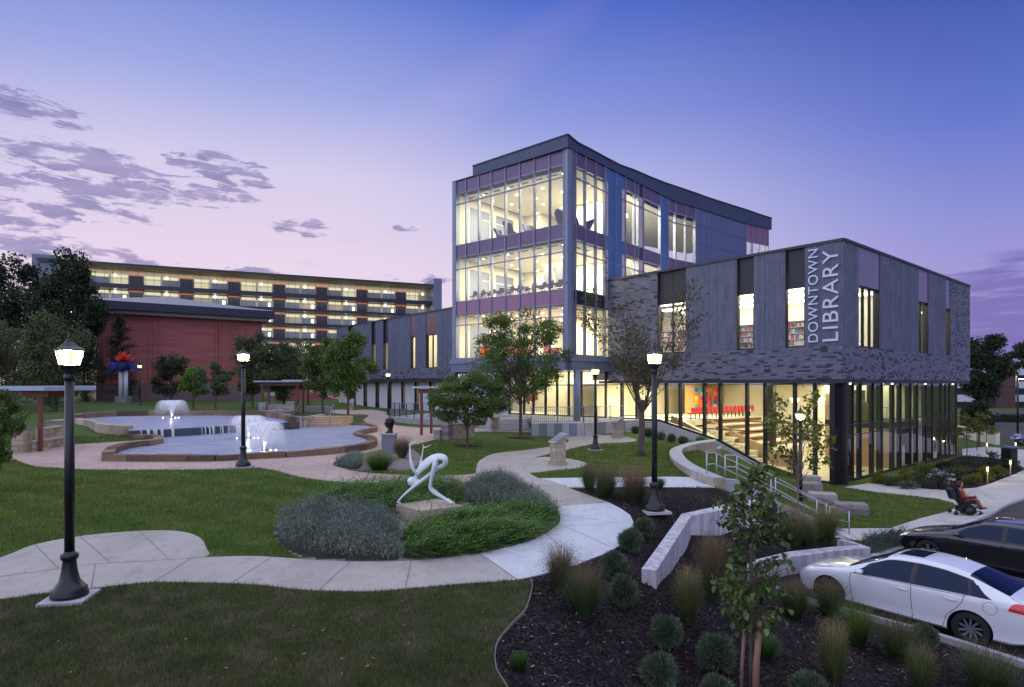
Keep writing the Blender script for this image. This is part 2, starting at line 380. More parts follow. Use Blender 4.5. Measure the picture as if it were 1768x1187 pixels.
_L = np.block([[_K, _Q], [_Q.T, np.zeros((3, 3))]]); _w = np.linalg.solve(_L, np.r_[_Z, 0, 0, 0])
def TZ(xy):
    xy = np.atleast_2d(np.asarray(xy, float)); out = np.empty(len(xy))
    for i in range(0, len(xy), 4000):
        a = _lg(xy[i:i + 4000]); d = ((a[:, None] - _A[None]) ** 2).sum(-1)
        out[i:i + 4000] = _U(d) @ _w[:_n] + _w[_n] + a @ _w[_n + 1:]
    return np.clip(out, -.05, 4.0)
def tz(x, y): return float(TZ([(x, y)])[0])
_Ys = np.exp(np.linspace(math.log(4.0), math.log(260.0), 700))
def G(px, py, dz=0.0):
    """where the ray through a pixel first meets the terrain"""
    X = (px - CX) / F * _Ys; Zr = H + (HY - py) / F * _Ys; t = TZ(np.stack([X, _Ys], 1))
    s = Zr - t; k = np.where(s <= 0)[0]
    if len(k) == 0: i = len(_Ys) - 1
    else: i = max(1, k[0])
    a, b = s[i - 1], s[i]; u = a / (a - b) if a != b else 0; u = min(max(u, 0), 1)
    Y = _Ys[i - 1] + (_Ys[i] - _Ys[i - 1]) * u; X = (px - CX) / F * Y
    return (X, Y, tz(X, Y) + dz)
def smooth(pts, k=5, closed=False):
    """Catmull-Rom through 2-D / 3-D points"""
    P = [np.array(p, float) for p in pts]; n = len(P); out = []
    rng = range(n) if closed else range(n - 1)
    for i in rng:
        g = (lambda j: P[j % n]) if closed else (lambda j: P[min(max(j, 0), n - 1)])
        p0, p1, p2, p3 = g(i - 1), g(i), g(i + 1), g(i + 2)
        for j in range(k):
            t = j / k; out.append(.5 * ((2 * p1) + (p2 - p0) * t + (2 * p0 - 5 * p1 + 4 * p2 - p3) * t * t + (3 * p1 - p0 - 3 * p2 + p3) * t ** 3))
    if not closed: out.append(P[-1])
    return [tuple(p) for p in out]
def inpoly(pts, poly):
    x, y = pts[:, 0], pts[:, 1]; r = np.zeros(len(pts), bool); n = len(poly)
    for i in range(n):
        x1, y1 = poly[i][:2]; x2, y2 = poly[(i + 1) % n][:2]
        if y1 == y2: continue
        c = ((y1 > y) != (y2 > y)) & (x < (x2 - x1) * (y - y1) / (y2 - y1) + x1); r ^= c
    return r
def GP(pix, k=4, closed=True): return [G(*p)[:2] for p in smooth(pix, k, closed)] if k > 1 else [G(*p)[:2] for p in pix]

# ------------------------------------------------------------------ ground materials
def lawnmat(name, dark=1.0):
    a = N(name); c = a.co
    n1 = a.noise(.35, 4, .6); n2 = a.noise(2.2, 6, .7); n3 = a.noise(38, 4, .7, mapping=(1, 1, 1))
    base = a.ramp(n1, [(.25, (.030 * dark, .062 * dark, .012 * dark)), (.55, (.048 * dark, .088 * dark, .016 * dark)), (.8, (.070 * dark, .088 * dark, .026 * dark))])
    base = a.mix(.55, base, a.ramp(n2, [(.3, (.016 * dark, .04 * dark, .008 * dark)), (.75, (.085 * dark, .10 * dark, .035 * dark))]))
    base = a.mix(.6, base, a.ramp(n3, [(.25, (.2, .2, .2)), (.75, (1.5, 1.5, 1.3))]), 'MULTIPLY')
    return a.end(a.bsdf(base=base, rough=.9, spec=.15, normal=a.bump(n3, .8, .05)))
def pavemat(name, c, stain=.12, bright=1.0):
    a = N(name); n1 = a.noise(.6, 5, .6); n2 = a.noise(5, 6, .7, mapping=(1, .35, 1)); n3 = a.noise(90, 3, .6)
    lo = tuple(x * (1 - stain * 1.6) for x in c); hi = tuple(x * (1 + stain * .5) for x in c)
    base = a.ramp(n1, [(.3, lo), (.55, c), (.8, hi)])
    st = a.noise(1.7, 7, .72, dist=1.2); base = a.mix(.55, base, a.ramp(st, [(.36, (.72, .70, .68)), (.47, (1, 1, 1)), (.62, (1, 1, 1)), (.72, (.84, .83, .82))]), 'MULTIPLY')
    base = a.mix(.5, base, a.ramp(n2, [(.3, (.78,) * 3), (.6, (1.05,) * 3)]), 'MULTIPLY')
    base = a.mix(.35, base, a.ramp(n3, [(.3, (.8,) * 3), (.7, (1.1,) * 3)]), 'MULTIPLY')
    return a.end(a.bsdf(base=base, rough=.8, spec=.3, normal=a.bump(n3, .25, .01)))
M['lawn'] = lawnmat('lawn_grass', 1.5)
M['path'] = pavemat('broomed_concrete', (.37, .345, .31))
M['newpath'] = pavemat('new_concrete', (.52, .54, .57), .08)
M['plaza'] = pavemat('rose_tinted_concrete', (.42, .315, .275))
M['walk'] = pavemat('sidewalk_concrete', (.46, .45, .45))
M['asphalt'] = pavemat('asphalt', (.055, .050, .050), .2)
a = N('bark_mulch'); v = a.n('ShaderNodeTexVoronoi', {'Vector': a.co, 'Scale': 26.0}); n = a.noise(60, 5, .7); n0 = a.noise(.8, 4, .6)
b = a.ramp(v.outputs['Color'], [(.1, (.010, .008, .009)), (.6, (.026, .020, .022)), (.92, (.055, .045, .045)), (1, (.12, .10, .09))])
b = a.mix(.6, b, a.ramp(n, [(.3, (.35,) * 3), (.7, (1.6,) * 3)]), 'MULTIPLY'); b = a.mix(.7, b, a.ramp(n0, [(.3, (.7,) * 3), (.7, (1.3,) * 3)]), 'MULTIPLY')
M['mulch'] = a.end(a.bsdf(base=b, rough=.95, spec=.1, normal=a.bump(v.outputs['Distance'], 1.0, .04)))
a = N('river_gravel'); v = a.n('ShaderNodeTexVoronoi', {'Vector': a.co, 'Scale': 22.0})
b = a.ramp(v.outputs['Color'], [(.0, (.10, .085, .08)), (1, (.34, .29, .26))])
M['gravel'] = a.end(a.bsdf(base=b, rough=.9, normal=a.bump(v.outputs['Distance'], 1.0, .04)))

# ------------------------------------------------------------------ what lies where (outlines traced on the ground)
_path_low = [(-120,1050),(0,1037),(70,1027),(158,1018),(248,1008),(322,1007),(440,1011),(522,1020),(633,1023),(702,1018),(798,1010),(893,1003)]
_path_top = [(828,958),(760,966),(690,971),(600,971),(520,967),(440,962),(353,964),(240,970),(164,976),(105,983),(0,998),(-120,1012)]
_new = [(893,1003),(942,992),(995,977),(1043,958),(1072,943),(1092,922),(1096,908),(1088,891),(1074,881),(1051,869)]
_newin = [(962,876),(967,900),(955,914),(921,934),(880,946),(828,958)]
_up_r = [(1051,869),(1018,857),(985,845),(954,832),(931,827),(914,818),(903,810),(905,801),(929,790),(982,777),(1018,769),(1041,766),(1084,764),(1099,761),(1086,756),(1046,752),(1007,750),(917,741),(860,740),(800,740)]
_up_l = [(790,750),(863,746),(914,747),(957,751),(981,760),(976,766),(950,772),(900,779),(860,783),(838,790),(825,800),(822,812),(835,824),(865,831),(900,843),(935,858),(962,876)]
_island = [(747,761),(815,747),(863,746),(914,747),(957,751),(981,760),(976,766),(950,772),(900,779),(860,783),(838,790),(825,800),(822,812),(820,818),(800,821),(762,822),(711,822),(643,818),(610,814),(588,809),(575,804),(585,796),(623,786),(670,776),(722,768)]
_plaza = [(-200,770),(-200,795),(8,794),(30,797),(60,806),(113,810),(182,812),(340,812),(402,810),(442,809),(473,813),(503,821),(544,829),(595,834),(646,837),(740,837),(860,836),(905,800),(981,758),(957,745),(850,741),(764,739),(711,738),(676,733),(672,724),(670,715),(668,713),(643,708),(610,709),(585,708),(560,712),(600,716),(636,717),(627,727),(640,735),(600,737),(500,745),(300,757),(200,764),(127,768),(60,770)]
_bed = [(476,930),(480,905),(505,885),(545,860),(600,843),(700,836),(800,833),(865,833),(900,845),(935,860),(960,878),(965,900),(953,913),(919,933),(878,945),(826,957),(760,965),(690,970),(600,970),(520,965)]
_bust = [(577,804),(590,809),(612,812),(643,815),(700,814),(722,802),(726,788),(705,774),(670,777),(623,787),(587,797)]
_mulch = [(893,1003),(916,1004),(919,1016),(908,1055),(886,1079),(862,1108),(855,1130),(857,1159),(872,1185),(900,1240),(1000,1420),(1500,1900),(2300,1700),(1950,1215),(1768,1158),(1620,1109),(1512,1078),(1392,1044),(1348,1024),(1345,1005),(1450,985),(1503,968),(1510,945),(1448,930),(1400,912),(1330,888),(1290,868),(1255,850),(1233,843),(1136,842),(1060,842),(985,845),(1018,857),(1051,869),(1074,881),(1088,891),(1096,908),(1092,922),(1072,943),(1043,958),(995,977),(942,992)]
_side = [(931,827),(1001,826),(1100,825),(1197,825),(1235,824),(1262,836),(1234,843),(1136,842),(1060,842),(982,843.5),(954,832)]
_walk = [(1456,842),(1502,835),(1560,841),(1608,846),(1640,845),(1686,843),(1768,813),(1900,780),(2100,770),(2100,800),(1900,835),(1767,860),(1720,880),(1690,900),(1600,925),(1570,929),(1487,935),(1440,928),(1425,912),(1452,914),(1537,913),(1593,895),(1636,884),(1651,875),(1646,869),(1618,862),(1575,857),(1517,851),(1464,843)]
_park = [(1345,1005),(1450,985),(1503,968),(1575,943),(1640,915),(1700,893),(1767,862),(2000,815),(3200,830),(3200,1900),(1950,1215),(1768,1157),(1620,1108),(1512,1077),(1392,1043),(1348,1024)]
_padA = [(-120,1000),(0,965),(60,942),(150,926),(250,918),(310,919),(345,930),(356,948),(353,964),(240,970),(164,976),(105,983),(0,998),(-120,1014)]
_pad1 = [(903,809),(905,801),(929,791),(965,791),(999,796.5),(1013,802),(999,809),(959,813),(914,818)]
_lot2 = [(1670,738),(1709,725),(1768,727),(2100,735),(2100,775),(1768,766),(1737,764),(1722,750)]
_lowbed = [(1502,834),(1560,822),(1628,799),(1662,787),(1700,790),(1745,797),(1766,812),(1735,826),(1686,843),(1640,845),(1608,846),(1560,841)]
_road2 = [(1664,712),(1768,708),(2300,705),(2300,716),(1768,718),(1700,720),(1664,722)]
_walk3 = [(1661,776),(1700,772),(1768,777),(2000,770),(2000,790),(1768,808),(1745,796),(1700,789),(1662,787)]
_lp = GP(_path_low, 4, False); _lt = GP(_path_top, 4, False)
_nw = GP(_new, 4, False); _ni = GP(_newin, 4, False); _ur = GP(_up_r, 4, False); _ul = GP(_up_l, 4, False)
def ring(px, py, r):
    x, y, _ = G(px, py); return [(x + r * (1 + .12 * math.sin(3 * t)) * math.cos(t), y + r * math.sin(t)) for t in [2 * math.pi * k / 18 for k in range(18)]]
# lower pond and upper pond outlines (outer edge of the stone rim)
_pond_px = [(186,796),(236,797),(300,798),(381,798),(447,794),(500,791),(571,784),(626,776),(643,769),(638,762),(617,756),(625,750),(646,745),(640,739),(600,737),(515,737)]
ZR = 2.74; ZWL = 2.62; ZWU = 3.05
POND_RIM = [W(px, py, 2.48)[:2] for px, py in smooth(_pond_px, 5, False)]
DAM = [W(px, py, 2.55)[:2] for px, py in smooth([(222, 760), (300, 756), (387, 750), (455, 745.5), (515, 742)], 6, False)]
LSEAT = [W(px, py, 2.50)[:2] for px, py in smooth([(186, 796), (196, 786), (222, 778), (262, 773), (274, 768), (268, 763), (240, 762), (212, 761)], 4, False)]
UP_FAR = [W(px, py, 3.05)[:2] for px, py in smooth([(505, 730), (490, 724), (455, 719), (414, 718), (340, 717.5), (216, 718.5), (150, 722), (128, 727)], 5, False)]
UP_LEFT = [W(px, py, 3.05)[:2] for px, py in [(128, 727), (160, 731), (175, 737), (222, 742)]]
POND_LOW = LSEAT[::-1][:0] + POND_RIM + DAM[::-1] + LSEAT[::-1]
POND_UP = DAM + UP_FAR + UP_LEFT[1:]
UL = [('plaza_paving', GP(_plaza, 3), 'plaza', .02), ('side_path', GP(_side, 1), 'newpath', .02), ('garden_path', _ur + _ul, 'path', .021), ('lawn', GP(_island, 3), 'lawn', 0),
 ('garden_path', _lp + _lt, 'path', .02), ('garden_pad', GP(_padA, 3), 'path', .022), ('new_path', _nw + _ur[:1] + _ni, 'newpath', .022), ('path_pad', GP(_pad1, 3), 'path', .022),
 ('shrub_bed', GP(_bed, 3), 'gravel', 0), ('bust_bed', GP(_bust, 3), 'gravel', .0), ('mulch_bed', GP(_mulch, 1), 'mulch', .0), ('sidewalk', GP(_walk, 1), 'walk', .02), ('parking_lot', GP(_park, 1), 'asphalt', .0),
 ('far_parking_lot', GP(_lot2, 1), 'asphalt', 0), ('kerb_bed', GP([(1486,934),(1570,929),(1579,941),(1503,967),(1496,945)], 1), 'mulch', 0), ('low_mulch_bed', GP(_lowbed, 2), 'mulch', 0), ('far_road', GP(_road2, 1), 'asphalt', .0), ('far_sidewalk', GP(_walk3, 1), 'walk', .02),
 ('tree_mulch', ring(899, 757, .85), 'mulch', 0), ('tree_mulch', ring(807, 771, .8), 'mulch', 0), ('tree_mulch', ring(1107, 786, .45), 'mulch', 0),
 ('POND', [(17.3,34.9),(35.9,50.7),(26.5,62.3),(5.7,49.2)], None, 0), ('POND', POND_LOW, None, 0), ('POND', POND_UP, None, 0)]
def build_ground():
    pts = []; edges = []
    for _, poly, _, _ in UL:
        b = len(pts); n = len(poly); pts += [(float(p[0]), float(p[1])) for p in poly]; edges += [(b + i, b + (i + 1) % n) for i in range(n)]
    rows = [4.0]
    while rows[-1] < 140: rows.append(rows[-1] * 1.035 + .05)
    rows += [170, 220, 300, 450, 800, 1800]
    for i, Y in enumerate(rows):
        for k in np.arange(-1.4, 2.6, .035): pts.append((float(k * Y + .013 * Y * (i % 2)), float(Y)))
    for Y in (-60, -30, -10, 0, 2): 
        for X in (-200, -90, -50, -25, -12, -5, 0, 5, 12, 25, 60, 120, 260): pts.append((float(X), float(Y)))
    v, e, f, _, _, _ = delaunay_2d_cdt([Vector(p) for p in pts], edges, [], 0, 1e-5)
    V = np.array([tuple(p) for p in v]); T = np.array([t for t in f if len(t) == 3], dtype=np.int64)
    C = V[T].mean(1); Z = TZ(V); reg = np.full(len(T), -1)
    e1 = V[T[:, 1]] - V[T[:, 0]]; e2 = V[T[:, 2]] - V[T[:, 0]]; flip = (e1[:, 0] * e2[:, 1] - e1[:, 1] * e2[:, 0]) < 0
    T[flip] = T[flip][:, ::-1]
    for i, (nm, poly, m, o) in enumerate(UL): reg[inpoly(C, poly)] = i
    out = {}
    for i in [-1] + list(range(len(UL))):
        sel = T[reg == i]
        if len(sel) == 0: continue
        nm, m, off = ('lawn', 'lawn', 0.0) if i < 0 else (UL[i][0], UL[i][2], UL[i][3])
        if m is None: continue
        ids, inv = np.unique(sel, return_inverse=True); inv = inv.reshape(sel.shape)
        VV = np.c_[V[ids], Z[ids] + off]; FF = inv
        if off > 0:     # edge of the slab goes down into the soil
            ed = {}
            for t in FF:
                for a_, b_ in ((t[0], t[1]), (t[1], t[2]), (t[2], t[0])):
                    if (b_, a_) in ed: del ed[(b_, a_)]
                    else: ed[(a_, b_)] = 1
            nv = len(VV); VV = np.r_[VV, VV - [0, 0, .12]]
            sk = []
            for (a_, b_) in ed: sk += [(b_, a_, a_ + nv), (b_, a_ + nv, b_ + nv)]
            FF = np.r_[FF, np.array(sk)] if sk else FF
        o = fastmesh(nm, VV, FF, M[m]); o['kind'] = 'structure'; out[i] = (V[sel], reg == i)
    return V, T, reg
GV, GT, GREG = build_ground()
def name_reg(i): return 'lawn' if i < 0 else UL[i][0]
# concrete joints across the walks
def joint(p, q, w=.006):
    a_, b_ = G(*p), G(*q); d = Vector(b_[:2]) - Vector(a_[:2]); n_ = Vector((-d.y, d.x)).normalized() * w
    k = max(2, int(d.length / .4)); vs = []
    for i in range(k + 1):
        t = i / k; x = a_[0] + d.x * t; y = a_[1] + d.y * t; z = tz(x, y) + .027; vs += [(x - n_.x, y - n_.y, z), (x + n_.x, y + n_.y, z)]
    return vs, [(2 * i, 2 * i + 1, 2 * i + 3, 2 * i + 2) for i in range(k)]
M['joint'] = mat('dark_joint', (.16, .155, .15), .95, .1, 5, 0)  # plain dark strip colour for path joints and bed edging
jb = MB()
for p, q in [((158,1018),(164,976)),((262,1009),(330,966)),((400,1009),(470,963)),((552,1020),(606,971)),((700,1018),(710,970)),((893,1003),(828,958)),((962,876),(1051,869)),((1000,976),(940,921)),((1060,950),(962,905)),((1094,915),(966,890)),
             ((864,783),(905,806)),((822,806),(900,820)),((985,845),(870,832)),((1018,857),(905,845)),((0,998),(164,976)),((164,976),(354,964)),((130,922),(190,973)),((240,918),(290,966)),((60,942),(100,983)),((931,827),(982,843)),((1060,826),(1062,842)),((1133,825),(1136,842)),
             ((300,812),(285,798)),((200,812),(205,798)),((400,810),(395,798)),((480,814),(500,792)),((560,831),(571,785)),((650,837),(600,812)),((740,836),(762,823)),((903,810),(914,818)),((1018,769),(1007,751)),((930,789),(903,809)),((113,810),(150,766)),
             ((1502,836),(1530,853)),((1560,842),(1580,858)),((1608,847),(1600,862)),((1650,845),(1651,874)),((1686,844),(1730,876)),((1620,888),(1640,912)),((1560,905),(1585,928)),((1510,914),(1515,934)),((1690,842),(1651,872))]:
    jb.add(*joint(p, q))
jb.build('path_joints', M['joint'], kind='structure')
# kerb along the bed and the walk
def strip_wall(path, w, z0, z1, mb, mi=0):
    """vertical-sided strip along a world polyline; z0/z1 offsets over terrain when callable"""
    P = [Vector(p[:2]) for p in path]; L = []; R = []
    for i, p in enumerate(P):
        d = (P[min(i + 1, len(P) - 1)] - P[max(i - 1, 0)]).normalized(); n_ = Vector((-d.y, d.x)) * w / 2; L.append(p + n_); R.append(p - n_)
    g = lambda z, q: z(q[0], q[1]) if callable(z) else z
    vs = []
    for l, r in zip(L, R): vs += [(l.x, l.y, g(z0, l)), (r.x, r.y, g(z0, r)), (r.x, r.y, g(z1, r)), (l.x, l.y, g(z1, l))]
    fs = []; n = len(P)
    for i in range(n - 1):
        a_ = 4 * i; fs += [(a_ + k, a_ + (k + 1) % 4, a_ + 4 + (k + 1) % 4, a_ + 4 + k)[::-1] for k in range(4)]
    fs += [(0, 1, 2, 3), tuple(reversed([4 * (n - 1) + k for k in range(4)]))]
    return mb.add(vs, fs, mi)
kb = MB()
strip_wall(GP([(1340,1022),(1392,1040),(1512,1074),(1620,1105),(1768,1153),(1950,1213)], 4, False), .15, lambda x, y: tz(x, y) - .2, lambda x, y: tz(x, y) + .12, kb)
kb.build('kerb', M['conc'], kind='structure')
kb = MB()
strip_wall(GP([(1503,968),(1540,955),(1575,943),(1640,916),(1700,894),(1767,863),(2000,816)], 4, False), .22, lambda x, y: tz(x, y) - .2, lambda x, y: tz(x, y) + .10, kb)
kb.build('kerb', M['conc'], kind='structure')
kb = MB()
strip_wall(GP([(1670,738),(1709,725),(1768,727),(2100,735)], 1, False), .2, lambda x, y: tz(x, y) - .2, lambda x, y: tz(x, y) + .14, kb)
kb.build('kerb', M['conc'], kind='structure')
kb = MB()
strip_wall(GP([(916,1004),(919,1016),(908,1055),(886,1079),(862,1108),(855,1130),(857,1159),(872,1185),(900,1240)], 4, False), .014, lambda x, y: tz(x, y) - .1, lambda x, y: tz(x, y) + .05, kb)
kb.build('bed_edging', M['joint'], kind='structure')
M['paint'] = mat('road_paint', (.62, .62, .60), .7, .15, 6, .1)
pb = MB()
for p, q in [((1500,950),(1760,1035)),((1648,925),(1900,990)),((1695,982),(1850,1025)),((1655,968),(1720,985))][2:3] + [((1760,1150),(1762,1151))][:0]:
    vs, fs = joint(p, q, .05); pb.add([(x, y, z - .022 + .004) for x, y, z in vs], fs)
pb.build('parking_line', M['paint'], kind='structure')
# ------------------------------------------------------------------ library building
class Fac:
    """a vertical wall plane: origin, unit direction, outward normal"""
    def __init__(s, o, d, out):
        s.o = Vector(o); s.d = Vector(d).normalized(); s.n = Vector(out).normalized()
    def s_at(s, px):
        r = (px - CX) / F; return (r * s.o.y - s.o.x) / (s.d.x - r * s.d.y)
    def xy(s, u, off=0.0): p = s.o + s.d * u + s.n * off; return p.x, p.y
    def z_at(s, px, py): return H + (HY - py) / F * s.xy(s.s_at(px))[1]
    def p(s, u, z, off=0.0): x, y = s.xy(u, off); return (x, y, z)
    def box(s, mb, u0, u1, z0, z1, o0, o1, mi=0):
        vs = [s.p(u, z, o) for z in (z0, z1) for o in (o0, o1) for u in (u0, u1)]
        fs = [(0, 2, 3, 1), (4, 5, 7, 6), (0, 1, 5, 4), (2, 6, 7, 3), (0, 4, 6, 2), (1, 3, 7, 5)]
        if s.d.x * s.n.y - s.d.y * s.n.x > 0: pass
        else: fs = [f[::-1] for f in fs]
        # keep outward winding: (u, out, z) right-handed when d x n points up
        mb.add(vs, fs, mi); return mb
C0 = Vector((17.96, 33.3)); dL = Vector((-.632, .775)).normalized(); dR = Vector((.762, .647)).normalized()
nL = Vector((-dL.y, dL.x)); nL = nL if nL.y < 0 else -nL; nR = Vector((dR.y, -dR.x)); nR = nR if nR.y < 0 else -nR
FL = Fac(C0, dL, nL); FR = Fac(C0, dR, nR)
LIB = empty('library_building', (C0.x, C0.y, 0), label='modern library with a glowing four-storey glass tower and grey brick wings', cat='building')
def part(mb, name, m, parent=None, **kw):
    if parent is None: return mb.build(name, m, LIB, **kw)
    return child(mb, name, m, parent, **kw)
ZT, ZB, ZS, ZG = 13.47, 5.81, 7.64, 5.60     # roof, underside of brick, top of the base course, top of the ground-floor glass
sT1 = FL.s_at(1050)                           # left face meets the tower here
M['brick_h'] = brickmat('grey_brick', (.12, .13, .18), (.18, .19, .255), (.04, .045, .075), .84)
M['brick_v'] = brickmat('grey_soldier_brick', (.118, .134, .19), (.14, .16, .222), (.10, .115, .17), .9)
M['mortar'] = mat('recessed_mortar', (.06, .065, .085), .9, .1, 3, .1)
M['coping'] = mat('coping', (.03, .032, .045), .5, .1, 3, .02)
NB = [0]
_bm = {}
def unit_brick(w, h, d=.035):
    k = (round(w, 3), round(h, 3))
    if k not in _bm:
        mb = MB(); mb.bbox(-w / 2, w / 2, 0, d, -h / 2, h / 2); o = mb.build('brick', M['brick_h'], None, off=(0, 0, 0)); _bm[k] = o.data; bpy.data.objects.remove(o)
    return _bm[k]
BRICK_SLOTS = []
def bricks(fac, u0, u1, z0, z1, mb, w=.40, h=.105, g=.010, vertical=False, off=.03):
    """running bond laid brick by brick between the limits"""
    if vertical:
        n = int(round((u1 - u0) / h)); st = (u1 - u0) / n
        for i in range(n):
            ph = random.random() * .6; z = z0 - ph
            pr = off + random.choice([0, .004, .012, .02])
            while z < z1:
                a_, b_ = max(z, z0), min(z + .62, z1)
                if b_ - a_ > .05: fac.box(mb, u0 + i * st + g / 2, u0 + (i + 1) * st - g / 2, a_ + g / 2, b_ - g / 2, -.02, pr)
                z += .62
    else:
        n = int(round((z1 - z0) / h)); st = (z1 - z0) / n
        for i in range(n):
            u = u0 - (w * random.choice([0, .25, .5, .75]))
            while u < u1:
                a_, b_ = max(u, u0), min(u + w, u1)
                if b_ - a_ > .04: fac.box(mb, a_ + g / 2, b_ - g / 2, z0 + i * st + g / 2, z0 + (i + 1) * st - g / 2, -.02, off + random.random() * .008)
                u += w
# openings (px left, px right, sill z, head z)
def opening(fac, pa, pb, zs=None, head=11.12, sill=7.66):
    a_, b_ = sorted((fac.s_at(pa), fac.s_at(pb))); return (a_, b_, sill, head)
OL = [(opening(FL, 1356, 1390), 'dark_slot', 1), (opening(FL, 1272.4, 1301.9), 'dark_slot', 1), (opening(FL, 1135.5, 1185), 'dark_slot', 2)]
OR = [(opening(FR, 1482, 1518), 'lilac', 3), (opening(FR, 1585, 1602), 'lilac', 2), (opening(FR, 1632, 1640), 'lilac', 1)]
hor = MB(); ver = MB(); core = MB(); cop = MB()
def wall_with_openings(fac, s0, s1, ops, horiz_zones, zt=ZT, zs=ZS, zb=ZB, thick=.35):
    """horiz_zones: spans where the upper wall is laid in horizontal brick instead of soldier brick"""
    fac.box(core, s0, s1, zb, zs - .02, -thick, 0)
    bricks(fac, s0, s1, zb, zs, hor)
    cuts = sorted((o[0][0], o[0][1]) for o in ops); x = s0
    for a_, b_ in cuts + [(s1, s1)]:
        if a_ - x > .02:
            fac.box(core, x, a_, zs - .02, zt - .15, -thick, 0)
            hz = any(h0 <= (x + a_) / 2 <= h1 for h0, h1 in horiz_zones)
            bricks(fac, x, a_, zs, zt - .16, hor if hz else ver, vertical=not hz, **({} if hz else dict(h=.115)))
        x = b_
    fac.box(cop, s0 - .0, s1 + .0, zt - .15, zt, -.45, .09)
wall_with_openings(FL, 0, sT1, OL, [(FL.s_at(1130), 99)])
sRe = FR.s_at(1674)
wall_with_openings(FR, 0.0, sRe, OR, [(FR.s_at(1642), 99)])
# rear and far end of the block so that it is a closed volume, with its roof
def quad_poly(depth):
    a_ = C0; b_ = C0 + dL * sT1; c_ = C0 + dR * sRe; e_ = C0 + dR * sRe + dL * sT1
    return [(p.x, p.y) for p in (a_, c_, e_, b_)]
rf = MB(); pl = [C0 + dL * .3 + dR * .3, C0 + dR * (sRe - .3) + dL * .3, C0 + dR * (sRe - .3) + dL * (sT1 - .3), C0 + dL * (sT1 - .3) + dR * .3]
rf.prism([(p.x, p.y) for p in pl], ZT - .75, ZT - .45); part(rf, 'roof', M['concdark'])
FE = Fac(C0 + dR * sRe, dL, dR); bk = MB(); FE.box(bk, 0.02, sT1, ZB, ZT - .15, -.35, 0); FE.box(bk, 0.75, sT1, 0, ZB, -.9, -.6)
part(bk, 'rear_wall', M['mortar'])
part(core, 'wall_core', M['mortar']); part(hor, 'brick', M['brick_h'], kind='stuff'); part(ver, 'brick', M['brick_v'], kind='stuff'); part(cop, 'coping', M['coping'])
# window slots: dark jambs, top panels, panes
def slot(fac, o, pm, panes, zt=ZT, jamb_side=1, frame='darkframe', gl='glass'):
    (a_, b_, zs, zh) = o; dp = .20; fr = MB()
    fac.box(fr, a_, a_ + .05, zs, zt - .15, -dp - .05, .01); fac.box(fr, b_ - .05, b_, zs, zt - .15, -dp - .05, .01)
    fac.box(fr, a_ + .05, b_ - .05, zs, zs + .06, -dp - .05, .02); fac.box(fr, a_ + .05, b_ - .05, zh - .05, zh + .03, -dp - .05, -dp + .12)
    w = (b_ - a_ - .1) / panes
    for k in range(1, panes): fac.box(fr, a_ + .05 + k * w - .04, a_ + .05 + k * w + .04, zs + .06, zh - .05, -dp - .05, -dp + .1)
    wd = part(fr, 'window', M[frame])
    for k in range(panes):
        g = MB(); fac.box(g, a_ + .052 + k * w + (.04 if k else 0), a_ + .048 + (k + 1) * w - (.04 if k < panes - 1 else 0), zs + .062, zh - .052, -dp - .012, -dp); child(g, 'pane', M[gl], wd)
        g = MB(); fac.box(g, a_ + .055 + k * w + .006, a_ + .045 + (k + 1) * w - .006, zh + .032, zt - .155, -dp - .05, -dp + .20 if pm != 'dark_slot' else -dp + .05); child(g, 'metal_panel', M[pm], wd)
    return wd
for o, pm, n_ in OL: slot(FL, o, pm, n_)
for o, pm, n_ in OR: slot(FR, o, pm, n_)
# dark underside band
fb = MB(); FL.box(fb, .0, sT1 + 1, ZG, ZB - .002, -.9, -.03); FR.box(fb, .03, sRe, ZG, ZB - .002, -.9, -.03); part(fb, 'fascia', M['coping'])
# ---- letters on the corner panel
def letters(text, u_right, zc0, cap, fac, total):
    cu = bpy.data.curves.new('tmp', 'FONT'); cu.body = text; cu.size = 1.0; cu.extrude = .0
    cu.space_character = 1.12
    o = bpy.data.objects.new('tmp', cu); COL.objects.link(o); dg = bpy.context.evaluated_depsgraph_get()
    me = bpy.data.meshes.new_from_object(o.evaluated_get(dg)); bpy.data.objects.remove(o)
    vs = np.array([v.co[:] for v in me.vertices]); x0, x1, y0, y1 = vs[:, 0].min(), vs[:, 0].max(), vs[:, 1].min(), vs[:, 1].max()
    bm = bmesh.new(); bm.from_mesh(me)
    # split into letters by connected pieces
    seen = set(); groups = []
    for v in bm.verts:
        if v in seen: continue
        st = [v]; comp = []
        while st:
            q = st.pop()
            if q in seen: continue
            seen.add(q); comp.append(q); st += [e.other_vert(q) for e in q.link_edges]
        groups.append(set(comp))
    groups.sort(key=lambda g: min(v.co.x for v in g))
    for g in groups:
        idx = {v: i for i, v in enumerate(g)}; vl = list(idx)
        fs = [[idx[v] for v in f.verts] for f in bm.faces if f.verts[0] in g]
        mp = lambda c, off: fac.p(u_right + (c.y - y0) / (y1 - y0) * cap, zc0 + (c.x - x0) / (x1 - x0) * total, off)
        n = len(vl); V3 = [mp(v.co, .14) for v in vl] + [mp(v.co, .07) for v in vl]
        bd = [e for e in bm.edges if e.verts[0] in g and len(e.link_faces) == 1]
        mb = MB(); mb.add(V3, [tuple(f) for f in fs] + [tuple(reversed([i + n for i in f])) for f in fs] + [(idx[e.verts[0]], idx[e.verts[1]], idx[e.verts[1]] + n, idx[e.verts[0]] + n) for e in bd])
        o = part(mb, 'letter', M['letter'])
    bm.free()
M['letter'] = mat('sign_aluminium', (.60, .64, .78), .5, .05, 3, .02)
